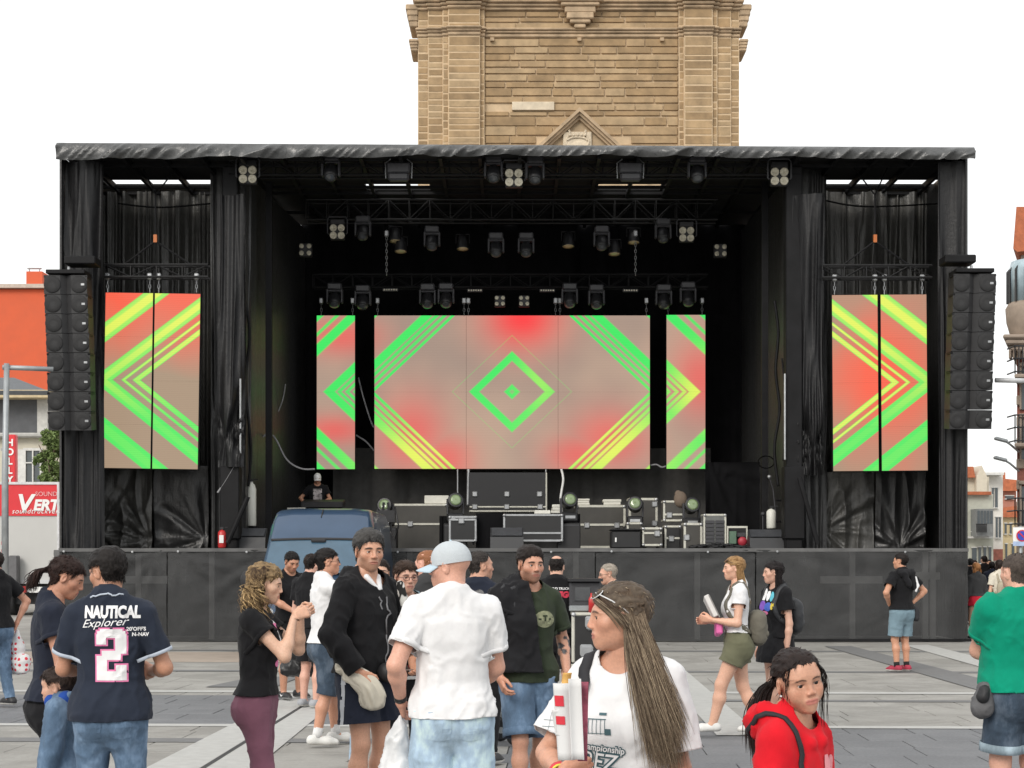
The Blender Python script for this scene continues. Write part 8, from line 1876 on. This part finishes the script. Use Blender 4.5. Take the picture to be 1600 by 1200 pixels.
# ---- crew man in the black shirt with red lettering
c = person('balding man in black crew T-shirt with red lettering on the back', 869, 17.6, -10, 1.70, 'm', head=(4, -14, 0), build=1.08, skin=(202, 148, 122), armR=((.26, .22, 1.06), (1, -.7, -.2)), armL=((-.22, .26, 1.06), (-1, -.6, -.3)), top=dict(mat=BLACK_T, hem=.88, sleeve=.60, loose=.016), bottom=dict(mat=BLK_J, len=.88, flare=.025, name='shorts'), hair=dict(color=(34, 28, 26), line='short', thick=.006, bald_top=.085, fuzz=300), shoes=dict(mat=M_BRSH, sock=M_SOCKW, sock_len=.13), res='mid', feet=((.12, -.02, 0), (-.12, .05, 0)))
text_print(c, 'shirt', 'lettering', 'VERTIGO', .085, TXT_R, (.045, -.3, 1.29), False, bold=.006, shear=.15, sx=.9); text_print(c, 'shirt', 'lettering', 'SOUND TRUCK', .034, TXT_W, (.035, -.3, 1.355), False, bold=.001)
# ---- old man behind the case
c = person('grey-haired older man with glasses behind the control case', 956, 18.9, 84, 1.61, 'm', head=(8, -10, 0), skin=(204, 148, 122), top=dict(mat=GREY_T, hem=.88, sleeve=.65), bottom=dict(mat=DEN_D, len=1.9), hair=dict(color=(150, 140, 128), color2=(205, 196, 184), line='reced', thick=.008, fuzz=400), face=dict(nose=1.2, brow=(130, 120, 110)), res='mid'); glasses(c, mat('spectacle_dark', (.02, .02, .02), .4))
# ---- control case with screen
r = case('black flight case with control gear standing among the crowd', 893, 934, 957, 1036, 17.2, .55, M_CASEB, (1, 0, 1, 0), (), ((926, 975), (917, 1018)), .035, False, None); r.location.z = 0
for ch in list(r.children): pass
r.location.z = P(0, 1036, 17.2).z
mb = MB(); hz_ = r.location.z; mb.box((0, .27, -hz_ / 2), (.26, .5, hz_), bevel=.01); mb.build('lower_body', M_CASEB, r)
for sx in (-1, 1): mb = MB(); mb.box((sx * .125, -.0, -hz_ / 2 + .02), (.03, .026, hz_ - .06)); mb.build('side_edge', M_EDGE, r)
for (px, py) in ((924, 972), (916, 1016)):
    mb = MB(); q = P(px, py, 17.18) - Vector((r.location.x, 17.2, r.location.z)); mb.box((q.x, -.012, q.z), (.13, .03, .12), bevel=.015); mb.build('butterfly_latch', M_BARE, r)
mo = empty('control_screen', (P(915, 0, 17.25).x, 17.25, P(0, 957, 17.2).z)); tag(mo, 'grey control unit with a small dark screen on top of the crowd case', 'screen')
mb = MB(); mb.box((0, .2, .17), (.33, .3, .30), bevel=.02); mb.build('housing', M_FIXG, mo); mb = MB(); mb.box((-.03, .045, .19), (.16, .012, .14)); mb.build('screen', M_LENSD, mo); mb = MB(); mb.box((0, .03, .04), (.34, .05, .06), bevel=.01); mb.build('keyboard', M_GREY, mo); mb = MB(); mb.box((0, .15, .335), (.36, .34, .03)); mb.build('lid', M_FIX, mo)
mb = MB(); mb.lathe([(.03, 0), (.03, .14), (.012, .17), (.012, .2)], (0, 0, 0), (0, 0, 1), 12); bt = mb.build('drink_bottle', mat('bottle_red', (.5, .03, .03), .3), None, True); bt.location = (P(925, 0, 17.1).x, 17.22, P(0, 957, 17.2).z); tag(bt, 'small red drink bottle on the crowd case', 'bottle')

# ---- blonde woman walking left
c = person('blonde woman in white top and olive shorts walking left with papers', 1152, 15.6, 90, 1.685, 'f', head=(0, -2, 0), build=1.08, bust=1.1, skin=(212, 156, 128), armL=((-.12, .26, 1.10), (-.4, -1, -.3)), armR=((.06, .28, 1.08), (.4, -1, -.3)), handL=dict(n=(1, 0, .3), curl=45), top=dict(mat=WHITE_T, hem=.98, sleeve=.40, off=.008, neck=.095, neck_z=.862, neck_y=.04, seed=111), bottom=dict(mat=KHAKI, len=.48, flare=.030, name='shorts', off=.010, waist=1.05), hair=dict(color=(128, 92, 56), color2=(216, 178, 126), line='full', thick=.010, fuzz=300, lift=.05, strands=[fall(800, .36, .020, front=.5, back=1.0, r=.0016, out=.006, bottom_pull=V3(0, -.06, 0))]), shoes=dict(mat=M_WSH, laces=M_WSH, toe=dict(R=0, L=0)), feet=((.06, -.20, .03), (-.07, .26, 0)), res='mid'); glasses(c, mat('sunglass_brown', (.10, .06, .04), .3), mat('sunglass_lens', (.03, .03, .035), .08), True, 'sunglasses')
o_ = carried(c, 'folder', 'white folder and papers held by the blonde woman', 'folder'); mb = MB(); mb.box((-.02, .25, 1.21), (.24, .05, .22), Matrix.Rotation(R(-25), 3, 'X') @ Matrix.Rotation(R(12), 3, 'Y'), .006); mb.build('papers', mat('paper_stack', (.62, .60, .58), .7, var=.1), o_); mb = MB(); mb.box((-.02, .222, 1.205), (.25, .012, .23), Matrix.Rotation(R(-25), 3, 'X') @ Matrix.Rotation(R(12), 3, 'Y')); mb.build('cover', mat('folder_grey', (.20, .19, .18), .6), o_)
o_ = carried(c, 'pink_pouch', 'bright pink pouch held under the blonde woman papers', 'pouch'); mb = MB(); mb.box((-.04, .18, 1.015), (.20, .06, .13), Matrix.Rotation(R(10), 3, 'Y'), .015); mb.build('pouch_body', mat('pink_vinyl', (.72, .13, .38), .5), o_)
backpack(c, 'grey-brown backpack on the back of the blonde woman', mat('bag_taupe', (.13, .12, .095), .85, bump=.3), (0, -.19, 1.02), (.22, .12, .29))
# ---- dark-haired woman behind her
c = person('dark-haired woman in black T-shirt with colourful print walking left', 1213, 16.3, 118, 1.64, 'f', head=(-28, -3, 0), bust=1.0, skin=(202, 150, 126), top=dict(mat=BLACK_T, hem=.90, sleeve=.55, off=.012, loose=.016, seed=121), bottom=dict(mat=BLK_J, len=.40, flare=.05, name='skirt', skirt=.66), hair=dict(color=(20, 17, 18), color2=(50, 42, 42), line='full', thick=.011, fuzz=300, strands=[fall(300, .30, .018, r=.0026, out=.006, front=.55)]), shoes=dict(mat=M_WSH), feet=((.07, -.1, 0), (-.07, .14, 0)), res='mid')
dr = (.3, -.95, 0); ux_ = (-.95, -.3, 0)
for k, (x, z, m_, w_, h_) in enumerate(((-.06, .07, TXT_W, .03, .07), (.0, .075, TXT_W, .028, .06), (.055, .06, mat('print_cyan', (.1, .45, .55), .7), .025, .05), (-.05, -.03, mat('print_violet', (.20, .08, .45), .7), .045, .05), (.03, -.04, mat('print_blue', (.05, .12, .5), .7), .05, .045), (.085, -.03, mat('print_yellow', (.65, .5, .05), .7), .02, .04), (-.01, -.10, TXT_P, .05, .02))): patch_print(c, 'shirt', 'chest_print', [ellipse2(x, z, w_, h_, 10)], m_, (-.05, .25, 1.24), lift=.004 + k * .001, ux=ux_, direction=dr)
backpack(c, 'black backpack on the back of the dark-haired woman', mat('bag_black2', (.022, .024, .028), .6, bump=.3), (0, -.19, 1.10), (.25, .12, .34))
# ---- man with hands on hips watching the stage
c = person('man with hands on hips in black T-shirt, blue-grey shorts and red shoes', 1409, 24.6, 32, 1.755, 'm', head=(24, 2, 0), skin=(188, 128, 98), armL=((-.20, .06, 1.02), (-1, -.5, 0)), armR=((.20, -.02, 1.02), (1, -.35, 0)), top=dict(mat=BLACK_T, hem=.93, sleeve=.6, loose=.016), bottom=dict(mat=BLUEGREY, len=.86, flare=.03, name='shorts'), hair=dict(color=(30, 24, 22), line='short', thick=.012, fuzz=200), shoes=dict(mat=M_RSH, sole=mat('sole_white', (.6, .59, .56), .7), sock=M_SOCKB, sock_len=.07), res='mid', handL=dict(dir=(.6, .6, -.3), n=(1, 0, 0)), handR=dict(dir=(-.6, .6, -.3), n=(-1, 0, 0)))
o_ = carried(c, 'jumper', 'dark jumper with a white stripe slung over the shoulders of the watching man', 'jumper'); sdf_obj('cloth', [(V3(-.10, -.10, 1.47), V3(.10, -.10, 1.47), .055, .055), (V3(.09, -.10, 1.45), V3(.13, -.13, 1.25), .05, .04), (V3(-.08, -.11, 1.45), V3(-.0, -.15, 1.3), .05, .04)], JB, o_, .012, .012); sdf_obj('white_stripe', [(V3(.15, -.13, 1.40), V3(.165, -.155, 1.28), .022, .022), (V3(.165, -.155, 1.28), V3(.12, -.165, 1.20), .02, .016)], WHITE_T, o_, .010, .003)
o_ = carried(c, 'hip_pouch', 'small black pouch at the right hip of the watching man', 'bag'); sdf_obj('pouch_body', [(V3(.21, -.08, .92), V3(.21, -.08, .80), .05, .05)], BPM, o_, .012, .005)
# ---- left edge man
c = person('man in black T-shirt and blue jeans cut off by the left edge', -6, 18.7, 62, 1.75, 'm', skin=(190, 130, 104), armR=((.26, -.06, .95), (1, -.5, 0)), armL=((-.16, .26, 1.05), (-1, -.5, 0)), top=dict(mat=BLACK_T, hem=.9, sleeve=.6, loose=.016), bottom=dict(mat=DEN_M, len=1.95, off=.012), hair=dict(color=(40, 32, 28), line='short', thick=.01, fuzz=100), shoes=dict(mat=M_BSH), res='mid', feet=((.10, -.12, 0), (-.1, .12, 0)))
w = c['J']['R'][2]; o_ = carried(c, 'carrier_bag', 'white carrier bag with red dots held at the left edge', 'bag'); sdf_obj('bag_body', [(w + V3(0, 0, -.10), w + V3(0, 0, -.3), .02, .09), (w + V3(0, -.09, -.44), w + V3(0, .09, -.44), .085, .085), (w + V3(0, -.1, -.52), w + V3(0, .1, -.52), .07, .07)], fabric('dotted_plastic', (.68, .67, .67), .5, kind='dots', c2=(.62, .05, .07)), o_, .011, .010)
o_ = carried(c, 'blue_bag', 'bright blue bag carried by the man at the left edge', 'bag'); sdf_obj('bag_body', [(V3(-.14, .22, .98), V3(-.14, .22, 1.22), .08, .07), (V3(-.10, .05, 1.0), V3(-.10, .05, 1.2), .08, .07)], fabric('blue_nylon', (.02, .20, .55), .5), o_, .012)
# ---- stroller with child, mostly hidden
so = empty('stroller', (P(742, 0, 14.9).x, 14.9, 0), R(-70)); tag(so, 'black baby stroller half hidden behind the capped man', 'stroller')
for sx in (-.22, .22):
    for y_, rr2 in ((.32, .10), (-.36, .13)):
        mb = MB(); mb.lathe([(rr2 * .75, -.015), (rr2, -.012), (rr2, .012), (rr2 * .75, .015)], (sx, y_, rr2), (1, 0, 0), 18); wh = mb.build('wheel', M_BLK, so, True); mb = MB(); mb.lathe([(rr2 * .3, -.02), (rr2 * .3, .02)], (sx, y_, rr2), (1, 0, 0), 12); mb.build('hub', M_GREY, wh)
    mb = MB(); mb.tube([(sx, .32, .10), (sx, .0, .5), (sx, -.45, 1.05)], .014, 8); mb.tube([(sx, -.36, .13), (sx, .05, .52)], .014, 8); mb.build('frame_tube', M_GREY, so, True)
sdf_obj('seat', [(V3(-.12, .0, .45), V3(.12, .0, .45), .06, .06), (V3(-.12, -.12, .5), V3(.12, -.12, .5), .05, .05), (V3(-.12, -.25, .85), V3(.12, -.25, .85), .05, .05), (V3(0, -.12, .5), V3(0, -.26, .85), .12, .12)], fabric('stroller_black', (.015, .015, .017)), so, .015, .004); mb = MB(); mb.box((0, .36, .22), (.34, .14, .02)); mb.build('footrest', M_BLK, so); mb = MB(); mb.bar((-.22, -.45, 1.05), (.22, -.45, 1.05), .018, 8); mb.build('handle', M_BLK, so)
c = person('small child in white shoes sitting in the stroller', 0, 14.9, -70, .92, 'm', z0=.26, X=so.location.x, hs=.82, skin=(214, 160, 136), feet=((.07, .30, .06, (0, .5, 1)), (-.07, .34, .02, (0, .5, 1))), top=dict(mat=fabric('sky_blue', (.2, .4, .6)), hem=.40, sleeve=.6), bottom=dict(mat=BLK_J, len=.8, name='shorts'), hair=dict(color=(60, 44, 34), line='full', thick=.01, fuzz=0), shoes=dict(mat=M_WSH), face=dict(child=1), res='far')
# ---- man on stage at the desk
c = person('man in white cap and black printed T-shirt standing at the stage desk', 496, 38.0, -172, 1.74, 'm', z0=DECK + .0, skin=(190, 130, 100), head=(0, -12, 0), armR=((.26, .16, 1.02), (1, -.6, 0)), armL=((-.10, .30, 1.08), (-1, -.4, -.3)), top=dict(mat=BLACK_T, hem=.9, sleeve=.6), bottom=dict(mat=BLK_J, len=1.9), hair=dict(color=(30, 26, 24), line='short', thick=.006, fuzz=0), res='far'); cap(c, M_WHITE, M_WHITE)
patch_print(c, 'shirt', 'chest_print', [rect2(-.10, .10, -.12, .14)], mat('print_mottled', (.30, .27, .27), .8, var=.9, vscale=12), (0, .3, 1.25))
# ---- people in the side street
rp = random.Random(12)
STREET = [(1526, 34.5, 15, 1.60, 'f', GREY_T, BLK_J, (176, 124, 80), 'fair-haired woman in grey jacket and red skirt walking into the side street'), (1562, 33.0, 8, 1.66, 'f', BEIGE, DEN_D, (40, 30, 26), 'woman in beige top with a small backpack walking into the side street'), (1538, 47, 5, 1.78, 'm', BLACK_T, DEN_D, (30, 24, 22), 'tall man in black T-shirt farther up the side street'), (1522, 50, 190, 1.66, 'f', fabric('pink_cotton', (.5, .2, .2)), DEN_M, (40, 30, 26), 'person in pinkish top beyond the woman in red skirt'), (1550, 43, 0, 1.62, 'f', NAVY2, BLK_J, (26, 20, 18), 'dark-haired person in navy between the street walkers'), (1574, 41, 20, 1.70, 'm', GREY_T, DEN_D, (36, 28, 24), 'man in charcoal shirt behind the beige-topped woman'), (1516, 42, 0, 1.70, 'm', BLACK_T, BLK_J, (20, 18, 18), 'person in black close to the stage corner'), (1580, 53, 180, 1.64, 'f', fabric('white_blouse', (.6, .6, .6)), DEN_M, (60, 44, 34), 'person in white blouse coming down the side street'), (1545, 56, 180, 1.68, 'm', BLUEGREY, DEN_D, (34, 28, 24), 'person in blue-grey shirt far up the side street')]
for (px, Y, yw, H, sx, tm, bm_, hcx_, lb) in STREET:
    long_ = sx == 'f'; red = 'red skirt' in lb
    c = person(lb, px, Y, yw, H, sx, skin=SK_F, top=dict(mat=tm, hem=.88 if not red else .92, sleeve=2 if 'jacket' in lb else .6, off=.014), bottom=dict(mat=bm_, len=1.9) if not red else dict(mat=fabric('red_skirt', (.5, .02, .04)), len=.4, skirt=.72, flare=.05, name='skirt'), hair=dict(color=hcx_, line='full' if long_ else 'short', thick=.012, fuzz=0, strands=[fall(90, .12, .02, r=.006, out=.008)] if long_ else None), res='far', feet=((.09, rp.uniform(-.15, .15), 0), (-.09, rp.uniform(-.15, .15), 0)), head=(rp.uniform(-25, 25), 0, 0), shoes=dict(mat=M_BSH), face={})
    if 'backpack' in lb: backpack(c, 'small pale backpack on the beige-topped woman', mat('bag_sand', (.35, .31, .23), .8), (0, -.18, 1.08), (.22, .12, .28))
